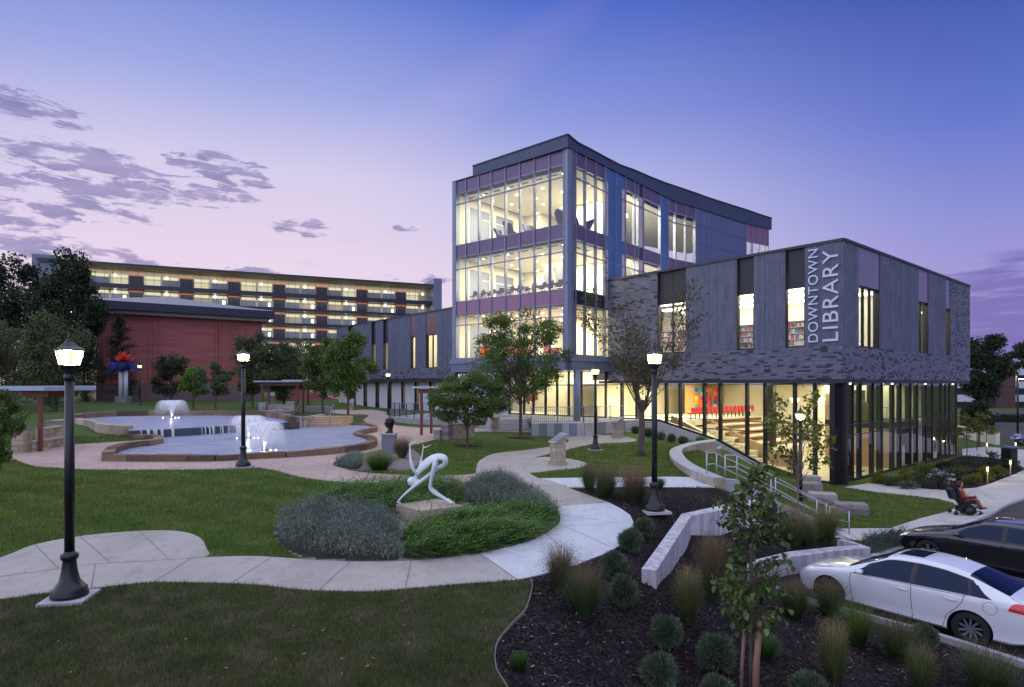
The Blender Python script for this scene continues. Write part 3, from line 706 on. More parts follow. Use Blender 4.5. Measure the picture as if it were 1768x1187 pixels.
# text reads upwards: its baseline is on the right side (towards the corner)
uB = FL.s_at(1448.5); uT = FL.s_at(1422); letters('LIBRARY', uB, FL.z_at(1447, 589), uT - uB, FL, FL.z_at(1447, 430) - FL.z_at(1447, 589))
uB = FL.s_at(1414); uT = FL.s_at(1397); letters('DOWNTOWN', uB, FL.z_at(1414, 591), uT - uB, FL, FL.z_at(1414, 430) - FL.z_at(1414, 591))

# ---- ground floor glass, left face. Mullion pixels follow the photograph; the sill follows the slope outside
mull = [1452, 1440, 1400, 1365, 1313.5, 1282.3, 1236, 1208.6, 1167, 1142.8, 1120, 1092, 1066]
def sill_z(u):
    P = [(0, .02), (2.9, .02), (5.0, .70), (7.8, 1.9), (12.4, 2.97), (40, 2.97)]
    for (a_, za), (b_, zb) in zip(P, P[1:]):
        if u <= b_: return za + (zb - za) * (u - a_) / (b_ - a_)
    return 2.97
gw = MB(); cw_u = [FL.s_at(p) for p in mull]; OFF = -.45
for i, u in enumerate(cw_u):
    wdt = .075 if i not in (0,) else .10
    if i == 1: continue
    FL.box(gw, u - wdt, u + wdt, sill_z(u + .1) - .05, ZG, OFF - .22, OFF + .06)
FL.box(gw, cw_u[0] + .101, cw_u[1] + .28, .02, ZG, OFF - .5, OFF - .02)     # broad dark pier at the corner
for k in range(2, len(cw_u) - 1):
    a_, b_ = cw_u[k] + .075, cw_u[k + 1] - .075
    for z in (3.24, 2.65):
        if z > sill_z(a_) + .15 and z > sill_z(b_) + .1: FL.box(gw, a_, b_, z - .03, z + .03, OFF - .12, OFF + .03)
a_, b_ = cw_u[1] + .281, cw_u[2] - .075
for z in (3.24, 2.65): FL.box(gw, a_, b_, z - .03, z + .03, OFF - .12, OFF + .03)
GWL = part(gw, 'curtain_wall', M['darkframe'])
sl = MB(); us = [cw_u[0], 2.9, 4, 5, 6.4, 7.8, 10, 12.4, cw_u[-1] + 1.2]
for a_, b_ in zip(us, us[1:]):
    for (o0, o1, h0, h1, tgt) in ((OFF - .14, OFF + .10, .0, .09, 0),):
        vs = [FL.p(u, sill_z(u) + h, o) for u in (a_, b_) for o in (o0, o1) for h in (-.05, .10)]
        sl.add(vs, [(0, 1, 3, 2), (4, 6, 7, 5), (0, 2, 6, 4), (1, 5, 7, 3), (2, 3, 7, 6), (0, 4, 5, 1)])
child(sl, 'sill', M['darkframe'], GWL)
sl = MB()
for a_, b_ in zip(us, us[1:]):
    vs = [FL.p(u, z, o) for u in (a_, b_) for o in (OFF - .2, OFF + .2) for z in (-.4, sill_z(u) - .052)]
    sl.add(vs, [(0, 1, 3, 2), (4, 6, 7, 5), (0, 2, 6, 4), (1, 5, 7, 3), (2, 3, 7, 6), (0, 4, 5, 1)])
part(sl, 'foundation', M['conc'])
for k in range(1, len(cw_u) - 1):
    a_ = cw_u[k] + (.285 if k == 1 else .078); b_ = cw_u[k + 1] - .078
    zl = [3.273, ZG - .003]; 
    for z0, z1 in ((None, 2.618), (2.682, 3.208), (3.272, ZG - .003)):
        za = sill_z(a_) + .1; zb = sill_z(b_) + .1
        l0 = za if z0 is None else max(z0, za); l1 = zb if z0 is None else max(z0, zb)
        if z1 - max(l0, l1) < .05 and z1 - min(l0, l1) < .3: continue
        vs = [FL.p(a_, min(l0, z1 - .01), OFF), FL.p(b_, min(l1, z1 - .01), OFF), FL.p(b_, z1, OFF), FL.p(a_, z1, OFF)]
        vs += [FL.p(a_, min(l0, z1 - .01), OFF - .012), FL.p(b_, min(l1, z1 - .01), OFF - .012), FL.p(b_, z1, OFF - .012), FL.p(a_, z1, OFF - .012)]
        mb = MB(); mb.add(vs, [(0, 1, 2, 3), (7, 6, 5, 4), (0, 4, 5, 1), (1, 5, 6, 2), (2, 6, 7, 3), (3, 7, 4, 0)]); child(mb, 'pane', M['glass'], GWL)
# ---- ground floor glass, right face
X7 = lambda x: 1440 + x / 5.654
rm = [X7(x) for x in (85, 130, 265, 340, 460, 545, 655, 725, 820, 885, 970, 1030, 1110, 1155, 1195, 1260)]
gr = MB(); ru = [FR.s_at(p) for p in rm]
for i, u in enumerate(ru): FR.box(gr, u - .06, u + .06, .02, ZG, OFF - .22, OFF + .06)
for k in range(len(ru) - 1):
    for z in (3.24, 2.65): FR.box(gr, ru[k] + .06, ru[k + 1] - .06, z - .03, z + .03, OFF - .1, OFF + .03)
    if k != 1: FR.box(gr, ru[k] + .06, ru[k + 1] - .06, 0.0, .12, OFF - .1, OFF + .05)
for k in (2, 5, 8, 11):      # dark bars built as fins in place of dark reflections in the glass
    FR.box(gr, ru[k] + .061, ru[k] + .16, .12, ZG, OFF - .35, OFF - .13)
GWR = part(gr, 'curtain_wall', M['darkframe'])
for k in range(len(ru) - 1):
    for z0, z1 in ((.123, 2.617), (2.683, 3.207), (3.273, ZG - .003)):
        if k == 1 and z0 < 1: continue
        mb = MB(); FR.box(mb, ru[k] + .063, ru[k + 1] - .063, z0, z1, OFF - .012, OFF); child(mb, 'pane', M['glassdark'] if z0 > 3 else M['glass'], GWR)
dm = MB(); a_, b_ = ru[1] + .062, ru[2] - .062; mid = (a_ + b_) / 2
for x0, x1 in ((a_, mid - .005), (mid + .005, b_)):
    FR.box(dm, x0, x0 + .09, .03, 2.55, OFF - .05, OFF + .04); FR.box(dm, x1 - .09, x1, .03, 2.55, OFF - .05, OFF + .04)
    FR.box(dm, x0 + .09, x1 - .09, .03, .30, OFF - .05, OFF + .03); FR.box(dm, x0 + .09, x1 - .09, 2.45, 2.55, OFF - .05, OFF + .03)
FR.box(dm, a_, b_, 2.552, 2.615, OFF - .08, OFF + .04)
dr = part(dm, 'door', M['darkframe'])
for x0, x1, hx in ((a_, mid - .005, mid - .14), (mid + .005, b_, mid + .14)):
    mb = MB(); FR.box(mb, x0 + .092, x1 - .092, .302, 2.448, OFF - .01, OFF); child(mb, 'pane', M['glass'], dr)
    mb = MB(); FR.box(mb, hx - .015, hx + .015, .95, 1.5, OFF + .07, OFF + .10); FR.box(mb, hx - .015, hx + .015, 1.0, 1.03, OFF + .04, OFF + .07); FR.box(mb, hx - .015, hx + .015, 1.42, 1.45, OFF + .04, OFF + .07); child(mb, 'handle', M['alu'], dr)
# ---- interior of the ground floor: one tall hall behind both glass faces
def rect(u0, u1, v0, v1, z0, z1, mb, mi=0):
    """block in the building's own grid: u along the left face (away), v along the right face"""
    vs = []
    for z in (z0, z1):
        for u, v in ((u0, v0), (u1, v0), (u1, v1), (u0, v1)):
            p = C0 + dL * u + dR * v; vs.append((p.x, p.y, z))
    mb.add(vs, [(0, 1, 2, 3), (7, 6, 5, 4), (0, 4, 5, 1), (1, 5, 6, 2), (2, 6, 7, 3), (3, 7, 4, 0)], mi); return mb
# note: v runs inwards from the left face, u inwards from the right face
M['tan'] = mat('tan_plaster', (.38, .28, .165), .8, .05, 1, .03)
M['floorlit'] = mat('honey_floor', (.52, .47, .34), .5, .07, 2, .04, stretch=(.3, 3, 1))
M['woodwall'] = mat('oak_panelling', (.50, .33, .14), .5, .15, 3, .05, stretch=(1, 1, 6))
it = MB(); rect(.66, sT1 + 8, .66, 24.0, .0, .04, it); part(it, 'hall_floor', M['floorlit'])
it = MB(); rect(.60, sT1 + 8, .60, 24.2, ZG - .10, ZG - .02, it); part(it, 'hall_ceiling', M['ceil'])
it = MB(); rect(19.0, 19.2, .8, 24, .04, ZG - .1, it); part(it, 'hall_wall', M['cream'])
it = MB(); rect(.8, 19, 15.5, 15.7, .04, ZG - .1, it); part(it, 'hall_wall', M['cream'])
# upper lobby floor (level with the terrace) behind the left part of the left glass
it = MB(); rect(12.6, 19.0, .75, 15.4, 2.60, 2.98, it); part(it, 'lobby_floor', M['cream'])
# solid ramp wall running down beside the stair
def ramp_wall(v0, v1, pts, mb, mi=0):
    """pts: (u, z_low, z_top) along the wall"""
    for (ua, la, ha), (ub, lb, hb) in zip(pts, pts[1:]):
        vs = []
        for u, l, h in ((ua, la, ha), (ub, lb, hb)):
            for v in (v0, v1):
                for z in (l, h): p = C0 + dL * u + dR * v; vs.append((p.x, p.y, z))
        mb.add(vs, [(0, 1, 3, 2), (4, 6, 7, 5), (0, 2, 6, 4), (1, 5, 7, 3), (2, 3, 7, 6), (0, 4, 5, 1)], mi)
rw = MB(); ramp_wall(1.9, 2.1, [(6.0, .04, .60), (12.59, .04, 3.30)], rw); part(rw, 'stair_wall', M['tan'])
rw = MB(); ramp_wall(1.85, 2.15, [(6.0, .602, .67), (12.59, 3.302, 3.37)], rw); part(rw, 'handrail_cap', M['cream'])
rw = MB(); ramp_wall(5.0, 5.2, [(4.5, .04, .45), (8.2, .04, 1.7), (11.28, .04, 2.9)], rw); part(rw, 'stair_wall', M['tan'])
rw = MB(); ramp_wall(9.6, 9.8, [(.9, .04, 3.0), (3.0, .04, 4.9), (5, .04, 4.9)], rw); part(rw, 'screen_wall', M['tan'])
# hall stair between the two walls
for k in range(16):
    u = 6.0 + k * .41
    st = MB(); rect(u, u + .45, 2.1, 4.38, .04 + k * .175 * .98, .04 + (k + 1) * .175 * .98, st); part(st, 'stair_tread', M['floorlit'])
# tiered seating seen over the stair with red seats on top
M['redseat'] = mat('red_seat', (.55, .03, .03), .5, .1, 4, .05)
M['riser'] = mat('russet_riser', (.20, .08, .05), .7, .1, 4, .05)
for k in range(5):
    st = MB(); rect(11.3 - .75 * (k + 1), 11.3 - .75 * k - .004, 4.4, 12.6, .5, 2.98 - .40 * (k + 1), st); t_ = part(st, 'seating_tier', M['cream'])
    st = MB(); rect(11.3 - .75 * k - .02, 11.3 - .75 * k - .006, 4.5, 12.5, 2.98 - .40 * (k + 1) + .05, 2.98 - .40 * k - .10, st); child(st, 'riser', M['riser'], t_)
s0 = None
ORD = 'first second third fourth fifth sixth seventh eighth ninth tenth eleventh twelfth thirteenth fourteenth fifteenth sixteenth'.split()
for k in range(16):
    p = C0 + dL * 11.9 + dR * (3.4 + k * .56); lab = '%s red auditorium seat from the left, behind the ground floor glass' % ORD[k]
    if s0 is None:
        s0 = empty('auditorium_seat', (p.x, p.y, 2.98), math.atan2(dR.y, dR.x), lab, 'chair', 'red auditorium seats in a row behind the glass')
        mb = MB(); mb.bbox(-.20, .20, -.2, .2, .38, .48); mb.build('seat', M['redseat'], s0, off=(0, 0, 0))
        mb = MB(); mb.bbox(-.20, .20, -.24, -.16, .42, .88); mb.build('backrest', M['redseat'], s0, off=(0, 0, 0))
        mb = MB(); mb.bbox(-.02, .02, -.05, .05, .0, .38); mb.build('leg', M['black'], s0, off=(0, 0, 0))
    else: copy_tree(s0, loc=(p.x, p.y, 2.98), label=lab)
it = MB(); rect(11.3, 12.596, 3.0, 13.0, 2.60, 2.978, it); part(it, 'seat_landing', M['cream'])
# lit wooden wall with the bright panels, and the mezzanine rail in front
it = MB(); rect(16.5, 16.65, 9.6, 15.4, 2.98, ZG - .1, it); part(it, 'oak_wall', M['woodwall'])
rng = random.Random(3)
cols = [(.72, .05, .06), (.03, .12, .55), (.85, .35, .02), (.02, .35, .40), (.75, .10, .28), (.90, .60, .03), (.42, .04, .20), (.80, .16, .04)]
for j, (u0, u1) in enumerate(((10.7, 12.0), (12.4, 13.3), (13.7, 15.0))):
    fr = MB(); rect(16.40, 16.49, u0, u1, 3.45, 5.25, fr); pn = part(fr, 'mural_panel', M['woodwall'])
    nx, nz = 3, 5
    for a_ in range(nx):
        for b_ in range(nz):
            cc = rng.choice(cols); key = 'mural%d' % cols.index(cc)
            if key not in M: M[key] = mat('mural_paint_%d' % cols.index(cc), cc, .5, .12, 2, .02)
            mb = MB(); w_ = (u1 - u0) / nx; h_ = 1.8 / nz
            rect(16.36 - .01 * ((a_ + b_) % 2), 16.398, u0 + a_ * w_, u0 + (a_ + 1) * w_ - .005, 3.45 + b_ * h_, 3.45 + (b_ + 1) * h_ - .005, mb); child(mb, 'colour_block', M[key], pn)
# doors, cabinets and shelves at the back of the hall
it = MB()
for u in (1.5, 3.0, 4.5, 6.0): rect(u, u + .8, 15.36, 15.48, .04, 5.1 if u > 3.2 else 2.3, it)
part(it, 'wall_fin', M['darkframe'])
it = MB(); rect(.9, 5.0, 9.58, 15.4, 2.62, 3.05, it); part(it, 'mezzanine_edge', M['darkframe'])
it = MB()
for k in range(14): rect(1.0 + k * .3, 1.03 + k * .3, 9.5, 9.53, 3.05, 4.0, it)
rect(.95, 5.2, 9.49, 9.54, 4.0, 4.05, it); part(it, 'railing', M['alu'])
it = MB(); rect(1.4, 2.2, 11, 17, .04, 1.1, it); part(it, 'service_desk', M['cream'])
it = MB()
for u, v in ((3, 7.8), (3, 13), (8, 8), (2.2, 19)): rect(u, u + .5, v, v + .5, .04, ZG - .1, it)
part(it, 'column', M['darkframe'])
# bookcases seen by the right-hand glass
M['bookdark'] = mat('book_case', (.10, .07, .06), .7, .2, 3, .1)
it = MB()
for v in (17.2, 19.2, 21.2): rect(3, 9, v, v + .5, .04, 1.5, it); rect(3, 9, v, v + .5, 3.0, 5.0, it)
part(it, 'bookcase', M['bookdark'])
def area(name, loc, sx, sy, power, col, rz=0.0, rx=0.0, spread=math.pi):
    l = bpy.data.lights.new(name, 'AREA'); l.shape = 'RECTANGLE'; l.size = sx; l.size_y = sy; l.energy = power; l.color = col
    o = bpy.data.objects.new(name, l); COL.objects.link(o); o.location = loc; o.rotation_euler = (rx, 0, rz); setpar_light(o); return o
def setpar_light(o): pass
WARM = (1.0, .89, .66); WARM2 = (1.0, .86, .62)
aR = math.atan2(dR.y, dR.x)
def inlib(u, v, z): p = C0 + dL * u + dR * v; return (p.x, p.y, z)
def ceil_light(u, v, z, su, sv, power, col=WARM): area('ceiling_lamp', inlib(u, v, z), sv, su, power, col, aR)
for a_ in ((4.5, 5.0, 6, 6, 260, WARM2), (13.5, 8, 4, 5, 330, WARM2), (5, 15.0, 5, 12, 1200, WARM), (15, 4, 3, 5, 420, WARM), (10, 2.5, 6, 2, 140, WARM2)): ceil_light(a_[0], a_[1], ZG - .14, *a_[2:])
# light fixtures one can see: pendant cone lamps and small downlights
M['bulb'] = emis('lamp_glow', (1.0, .88, .6), 9.0)
M['lampcool'] = emis('lamp_white', (1.0, .95, .78), 4.5)
for k, (u, v) in enumerate([(4.8, 4.6), (3.6, 5.6)]):
    p = inlib(u, v, 0); r_ = empty('pendant_lamp', (p[0], p[1], 4.2), 0, ['white cone pendant lamp hanging nearest the corner column inside the hall', 'white cone pendant lamp hanging beside the tan screen wall inside'][k], 'lamp')
    mb = MB(); mb.lathe([(.02, 0), (.28, .5), (.30, .52), (.02, .55)], (p[0], p[1], 4.1), 14); mb.build('lamp_shade', M['lampcool'], r_)
    mb = MB(); mb.tube([(p[0], p[1], 4.65), (p[0], p[1], ZG - .1)], .01, 5); mb.build('cord', M['black'], r_)
# wall-wash spots under the right overhang
for i, px in enumerate((1474, 1546, 1603, 1650)):
    u = FR.s_at(px); x, y = FR.xy(u, -.18)
    r_ = empty('soffit_downlight', (x, y, ZG + .08), 0, ['soffit downlight above the glass doors by the corner', 'soffit downlight second from the library corner', 'soffit downlight third from the library corner', 'soffit downlight nearest the far end of the brick wing'][i], 'lamp')
    mb = MB(); mb.lathe([(.05, 0), (.05, .05), (.03, .06)], (x, y, ZG - .055), 10); mb.build('lamp_housing', M['bulb'], r_)
    l = bpy.data.lights.new('soffit_spot', 'SPOT'); l.energy = 32; l.color = (1, .78, .5); l.spot_size = math.radians(36); l.spot_blend = .6; l.shadow_soft_size = .04
    o = bpy.data.objects.new('soffit_spot', l); COL.objects.link(o); o.location = (x + FR.n.x * .02, y + FR.n.y * .02, ZG - .08); o.rotation_euler = (math.radians(0), 0, 0)
# ---- upper floor interior of the block: shelves of books, bright ceiling
ZF2 = 7.45; ZC2 = 12.3
it = MB(); rect(.4, sT1 + 2, .4, sRe - .4, ZB + .05, ZF2 + .15, it); part(it, 'upper_floor', M['carpet'])
it = MB(); rect(.4, sT1 + 2, .4, sRe - .4, ZC2, ZC2 + .1, it); part(it, 'upper_ceiling', mat('lilac_ceiling', (.55, .48, .52), .9, .04, 1, .02))
it = MB(); rect(.4, sT1 + 2, 9.5, 9.6, ZF2, ZC2, it); rect(12, 12.1, 9.7, sRe - .4, ZF2, ZC2, it); part(it, 'partition', M['cream'])
it = MB()
for v in (2.5, 5.5, 8.2): rect(1.5, 16, v, v + .6, 11.4, 11.55, it)
for u in (3, 6.5, 10): rect(u, u + .6, 10.2, sRe - 1, 11.4, 11.55, it)
part(it, 'light_cove', M['lampcool'])
bkm = []
for i, c in enumerate([(.42, .05, .05), (.10, .12, .22), (.60, .52, .40), (.30, .16, .10), (.62, .60, .58), (.14, .22, .18)]): bkm.append(mat('book_cover_%d' % i, c, .6, .1, 3, 0))
rb = random.Random(5)
def shelf(u0, u1, v0, v1, z0, rows, face):
    case = MB(); bks = MB()
    for r in range(rows + 1): rect(u0, u1, v0, v1, z0 + r * .38, z0 + r * .38 + .03, case)
    rect(u0, u0 + .04, v0, v1, z0, z0 + rows * .38, case); rect(u1 - .04, u1, v0, v1, z0, z0 + rows * .38, case)
    rect(u0, u1, (v0 + v1) / 2 - .01, (v0 + v1) / 2 + .01, z0, z0 + rows * .38, case)
    long_u = (u1 - u0) > (v1 - v0)
    for r in range(rows):
        x = (u0 if long_u else v0) + .06; e = (u1 if long_u else v1) - .06
        while x < e:
            w_ = rb.uniform(.06, .14); h_ = rb.uniform(.2, .31)
            if rb.random() < .88:
                if long_u: rect(x, min(x + w_, e), v0 + .03, v1 - .03, z0 + r * .38 + .031, z0 + r * .38 + .03 + h_, bks, rb.randrange(6))
                else: rect(u0 + .03, u1 - .03, x, min(x + w_, e), z0 + r * .38 + .031, z0 + r * .38 + .03 + h_, bks, rb.randrange(6))
            x += w_ + .004
    o = part(case, 'book_shelf', M['white']); child(bks, 'books', bkm, o, kind='stuff')
for (u0, u1) in ((2.2, 5.0), (5.3, 8.0), (11, 14.5)):
    shelf(u0, u1, 3.2, 3.6, ZF2 + .15, 5, 0)
shelf(2.0, 2.4, 11.6, 14, ZF2 + .15, 5, 1); shelf(3.0, 3.4, 4.6, 7.2, ZF2 + .15, 3, 1)
ceil_light(4, 3.5, ZC2 - .1, 6, 5, 600, (1, .90, .72)); ceil_light(12, 4, ZC2 - .1, 6, 5, 600, (1, .90, .72)); ceil_light(4, 13, ZC2 - .1, 6, 6, 600, (1, .88, .66)); ceil_light(5, 21, ZC2 - .1, 8, 5, 900, (1, .88, .62))

# ------------------------------------------------------------------ left wing (same long face, beyond the tower)
sW0 = FL.s_at(786); sW1 = FL.s_at(597)
hor = MB(); ver = MB(); core = MB(); cop = MB()
ZBW = 6.2
def z3(x): return 580 + x / 4.567
OW = [(opening(FL, z3(800), z3(712), head=10.9, sill=7.35), 'pinkp', 2), (opening(FL, z3(628), z3(590), head=10.9, sill=7.35), 'pinkp', 1), (opening(FL, z3(412), z3(375), head=10.6, sill=7.35), 'dark_slot', 1), (opening(FL, z3(314), z3(282), head=10.6, sill=7.35), 'dark_slot', 1), (opening(FL, z3(135), z3(100), head=10.6, sill=7.35), 'dark_slot', 1)]
wall_with_openings(FL, sW0, sW1 + 3, OW, [], zs=7.35, zb=ZBW)
part(core, 'wall_core', M['mortar']); part(hor, 'brick', M['brick_h'], kind='stuff'); part(ver, 'brick', M['brick_v'], kind='stuff'); part(cop, 'coping', M['coping'])
for o, pm, n_ in OW: slot(FL, o, pm, n_)
it = MB(); FL.box(it, sW0 - 2, sW1 + 3, ZBW - .35, ZBW - .003, -2.2, -.03); FL.box(it, sW0 - 6, sW1 + 3, ZT - .8, ZT - .5, -14, -.4); part(it, 'roof', M['coping'])
it = MB(); FL.box(it, sW0 - 2, sW1 + 3, 7.0, 7.3, -13, -.4); part(it, 'upper_floor', M['carpet'])
it = MB(); FL.box(it, sW0 - 2, sW1 + 3, 7.3, ZT - .8, -6.2, -6.0); FL.box(it, sW1 + 2.7, sW1 + 2.99, 2, ZT - .5, -13, -.36); part(it, 'partition', M['cream'])
p = FL.xy((sW0 + sW1) / 2, -3); area('ceiling_lamp', (p[0], p[1], ZT - .9), 22, 4, 1200, WARM, math.atan2(dL.y, dL.x))
# white ground floor with narrow windows, set back under the overhang
lowm = [(z3(735), z3(780)), (z3(620), z3(655)), (z3(515), z3(545)), (z3(418), z3(440)), (z3(312), z3(342)), (z3(218), z3(246)), (z3(132), z3(158))]
SB = -.9; wb = MB(); cuts = sorted(sorted((FL.s_at(a_), FL.s_at(b_))) for a_, b_ in lowm); x = sW0 - 2.5
Fw = Fac(FL.o + FL.n * SB, dL, nL); ZWH = ZBW - .352
cuts = sorted(sorted((Fw.s_at(a_), Fw.s_at(b_))) for a_, b_ in lowm); sWe = Fw.s_at(594)
for a_, b_ in cuts + [(sWe, sWe)]:
    Fw.box(wb, x, a_, 2.0, ZWH, -.3, 0); x = b_
Fw.box(wb, sWe - .3, sWe, 2.0, ZWH, -12, -.3)
part(wb, 'white_wall', M['white'])
for i, (a_, b_) in enumerate(cuts):
    fr = MB(); Fw.box(fr, a_, a_ + .06, 2.4, ZWH, -.25, .02); Fw.box(fr, b_ - .06, b_, 2.4, ZWH, -.25, .02); Fw.box(fr, a_ + .06, b_ - .06, 2.4, 3.3, -.2, -.05)
    wd = part(fr, 'window', M['darkframe']); g = MB(); Fw.box(g, a_ + .062, b_ - .062, 3.302, ZWH - .01, -.15, -.14); child(g, 'pane', M['glass'], wd)
it = MB(); Fw.box(it, sW0 - 2, sWe - .35, 2.3, ZWH, -4.2, -4.0); part(it, 'partition', M['tan'])
p = Fw.xy((sW0 + sWe) / 2, -2); area('ceiling_lamp', (p[0], p[1], ZWH - .1), 20, 2, 160, WARM, math.atan2(dL.y, dL.x))

# ------------------------------------------------------------------ glass tower
A0 = Vector((3.86, 42.6)); tL = Vector((-.769, .640)).normalized(); tR = Vector((.650, .760)).normalized()
nTL = Vector((-tL.y, tL.x)); nTL = nTL if nTL.y < 0 else -nTL
TL = Fac(A0, tL, nTL)
def q1(x): return 760 + x / 3.957
tlm = [q1(x) for x in (840, 748, 645, 545, 447, 352, 265, 178, 108)]
P0 = Vector((4.0, 42.6)); P1 = Vector((14.6, 55.0)); P2 = Vector((16.95, 56.75)); P3 = Vector((23.7, 62.4)); P4 = Vector((27.0, 64.6))
def fac_from(a_, b_):
    d = (b_ - a_).normalized(); n_ = Vector((d.y, -d.x)); return Fac(a_, d, n_)
TR = fac_from(P0, P1); TR2 = fac_from(P1, P2); TR3 = fac_from(P2, P3); TR4 = fac_from(P3, P4)
ZL = dict(top=21.86, g4=20.90, t4=20.03, b4=16.73, g3=15.75, t3=14.80, b3=12.17, g2=11.18, t2=10.28, b2=7.63, fb=6.53)
floors = [(ZL['b4'], ZL['t4'], ZL['g4']), (ZL['b3'], ZL['t3'], ZL['g3']), (ZL['b2'], ZL['t2'], ZL['g2'])]
sp_bands = [(ZL['g4'], ZL['top'], 'purple'), (ZL['g3'], ZL['b4'], 'purple'), (ZL['g2'], ZL['b3'], 'purplelow')]
def curtain(fac, us, floors, bands, pattern=None, mull=.045, zlo=None):
    mb = MB(); zl = zlo if zlo else ZL['b2']
    for i, u in enumerate(us): fac.box(mb, u - mull, u + mull, zl, ZL['top'] + .02, -.15, .09)
    for k in range(len(us) - 1):
        a_, b_ = us[k] + mull, us[k + 1] - mull
        for zb, zt_, zg in floors:
            for z in (zb, zt_, zg): fac.box(mb, a_, b_, z - .03, z + .03, -.12, .03)
    cw = part(mb, 'curtain_wall', M['alu'])
    for k in range(len(us) - 1):
        a_, b_ = us[k] + mull + .002, us[k + 1] - mull - .002; pt = pattern[k] if pattern else 'g'
        for fi, (zb, zt_, zg) in enumerate(floors):
            for z0, z1 in ((zb + .032, zt_ - .032), (zt_ + .032, zg - .032)):
                if pt in ('b', 'bl', 'br'):
                    w_ = (b_ - a_) * .3; pa, pb_ = (a_, b_) if pt == 'b' else ((a_ + w_, b_) if pt == 'bl' else (a_, b_ - w_))
                    g = MB(); n_ = 3 if pt == 'b' else 3; st = (pb_ - pa) / n_
                    for j in range(n_): fac.box(g, pa + j * st + .006, pa + (j + 1) * st - .006, z0, z1, -.06, .012)
                    child(g, 'metal_panel', M['blue'], cw)
                    if pt != 'b':
                        pa, pb_ = (a_, a_ + w_ - .003) if pt == 'bl' else (b_ - w_ + .003, b_); g = MB(); st = (pb_ - pa) / 2
                        for j in range(2): fac.box(g, pa + j * st, pa + (j + 1) * st - .01, z0, z1, -.05, -.01)
                        child(g, 'metal_panel', M['louver'], cw)
                elif pt == 'l':
                    g = MB(); st = (b_ - a_) / 5
                    for j in range(5): fac.box(g, a_ + j * st, a_ + (j + 1) * st - .012, z0, z1, -.06, -.01)
                    child(g, 'metal_panel', M['louver'], cw)
                else:
                    g = MB(); fac.box(g, a_, b_, z0, z1, -.03, -.018); child(g, 'pane', M['glass'], cw)
        for z0, z1, m_ in bands:
            if pattern and pt in ('b', 'bl', 'br', 'l'): m_ = 'blue'
            g = MB(); fac.box(g, a_, b_, z0 + .032, z1 - .032 if z1 < ZL['top'] else z1, -.06, .012); child(g, 'spandrel_panel', M[m_], cw)
    return cw
usL = [TL.s_at(p) for p in tlm]; usL[0] = .30; usL[-1] = TL.s_at(788)
curtain(TL, usL, floors, sp_bands)
q2 = lambda x: 960 + x / 4.24
trm = [TR.s_at(q2(x)) for x in (106, 140, 212, 290, 355, 433, 505, 570, 637, 600, 760, 818, 875)]; trm[0] = .30
pat = ['g', 'g', 'g', 'g', 'bl', 'br', 'g', 'g', 'l', 'g', 'b', 'g']
usA = trm[:5]; curtain(TR, usA, floors, [(ZL['g4'], ZL['top'], 'purple'), (ZL['g3'], ZL['b4'], 'purple'), (ZL['g2'], ZL['b3'], 'navy')], pat[:4])
usB = trm[4:]; usB[-1] = min(usB[-1], (P1 - P0).length - .02); usB = [usB[0] + .092] + usB[1:]
curtain(TR, usB, floors[:2], sp_bands[:2], pat[4:], zlo=ZL['g2'])
l2 = (P2 - P1).length; curtain(TR2, [.06, l2 * .5, l2 - .06], floors[:2], sp_bands[:2], ['g', 'g'], zlo=ZL['g2'])
# corner column and end post
cc = MB(); cc.prism([(A0.x - .28, A0.y + .18), (A0.x - .02, A0.y - .20), (A0.x + .30, A0.y + .10), (A0.x + .25, A0.y + .45), (A0.x - .1, A0.y + .5)], ZL['fb'] + 1.0, ZL['top'] + .02); part(cc, 'corner_column', M['alu'])
ep = MB(); TL.box(ep, usL[-1] + .047, TL.s_at(782.5), ZL['fb'] + 1.06, ZL['top'] + .02, -8, .11); part(ep, 'end_wall', M['alu'])
# metal wall to the right of the glass, in cassettes, with a window band at its far end
l3 = (P3 - P2).length; n3 = 10
pw = MB(); TR3.box(pw, 0.02, l3, 6.5, ZL['top'], -.3, -.02); pnl = part(pw, 'metal_wall', M['bluewall'])
for i in range(n3):
    zc = [6.5, 8.5, 10.8, 13.1, 15.4, 17.7, 19.6, ZL['top']] if i % 2 else [6.5, 9.3, 11.6, 13.9, 16.2, 18.5, 20.2, ZL['top']]
    zc = [6.5, 9.0, 11.5, 14.0, 16.9, 18.6, 20.3, ZL['top']]
    for z0, z1 in zip(zc, zc[1:]):
        g = MB(); TR3.box(g, l3 * i / n3 + .02, l3 * (i + 1) / n3 - .0, z0 + .015, z1 - .01, -.018, .03); child(g, 'metal_panel', M['bluewall'], pnl)
l4 = (P4 - P3).length; f4 = [(17.2, 18.6, 20.1)]
TRX = TR4
curtain(TRX, [.08, l4 * .28, l4 * .56, l4 * .80, l4 - .12], [(16.0, 18.45, 20.15)], [(20.15, ZL['top'], 'purplelow')], None, zlo=14.5)
g = MB(); TR4.box(g, 0, l4, 6.5, 14.5, -.3, 0); part(g, 'metal_wall', M['bluewall'])
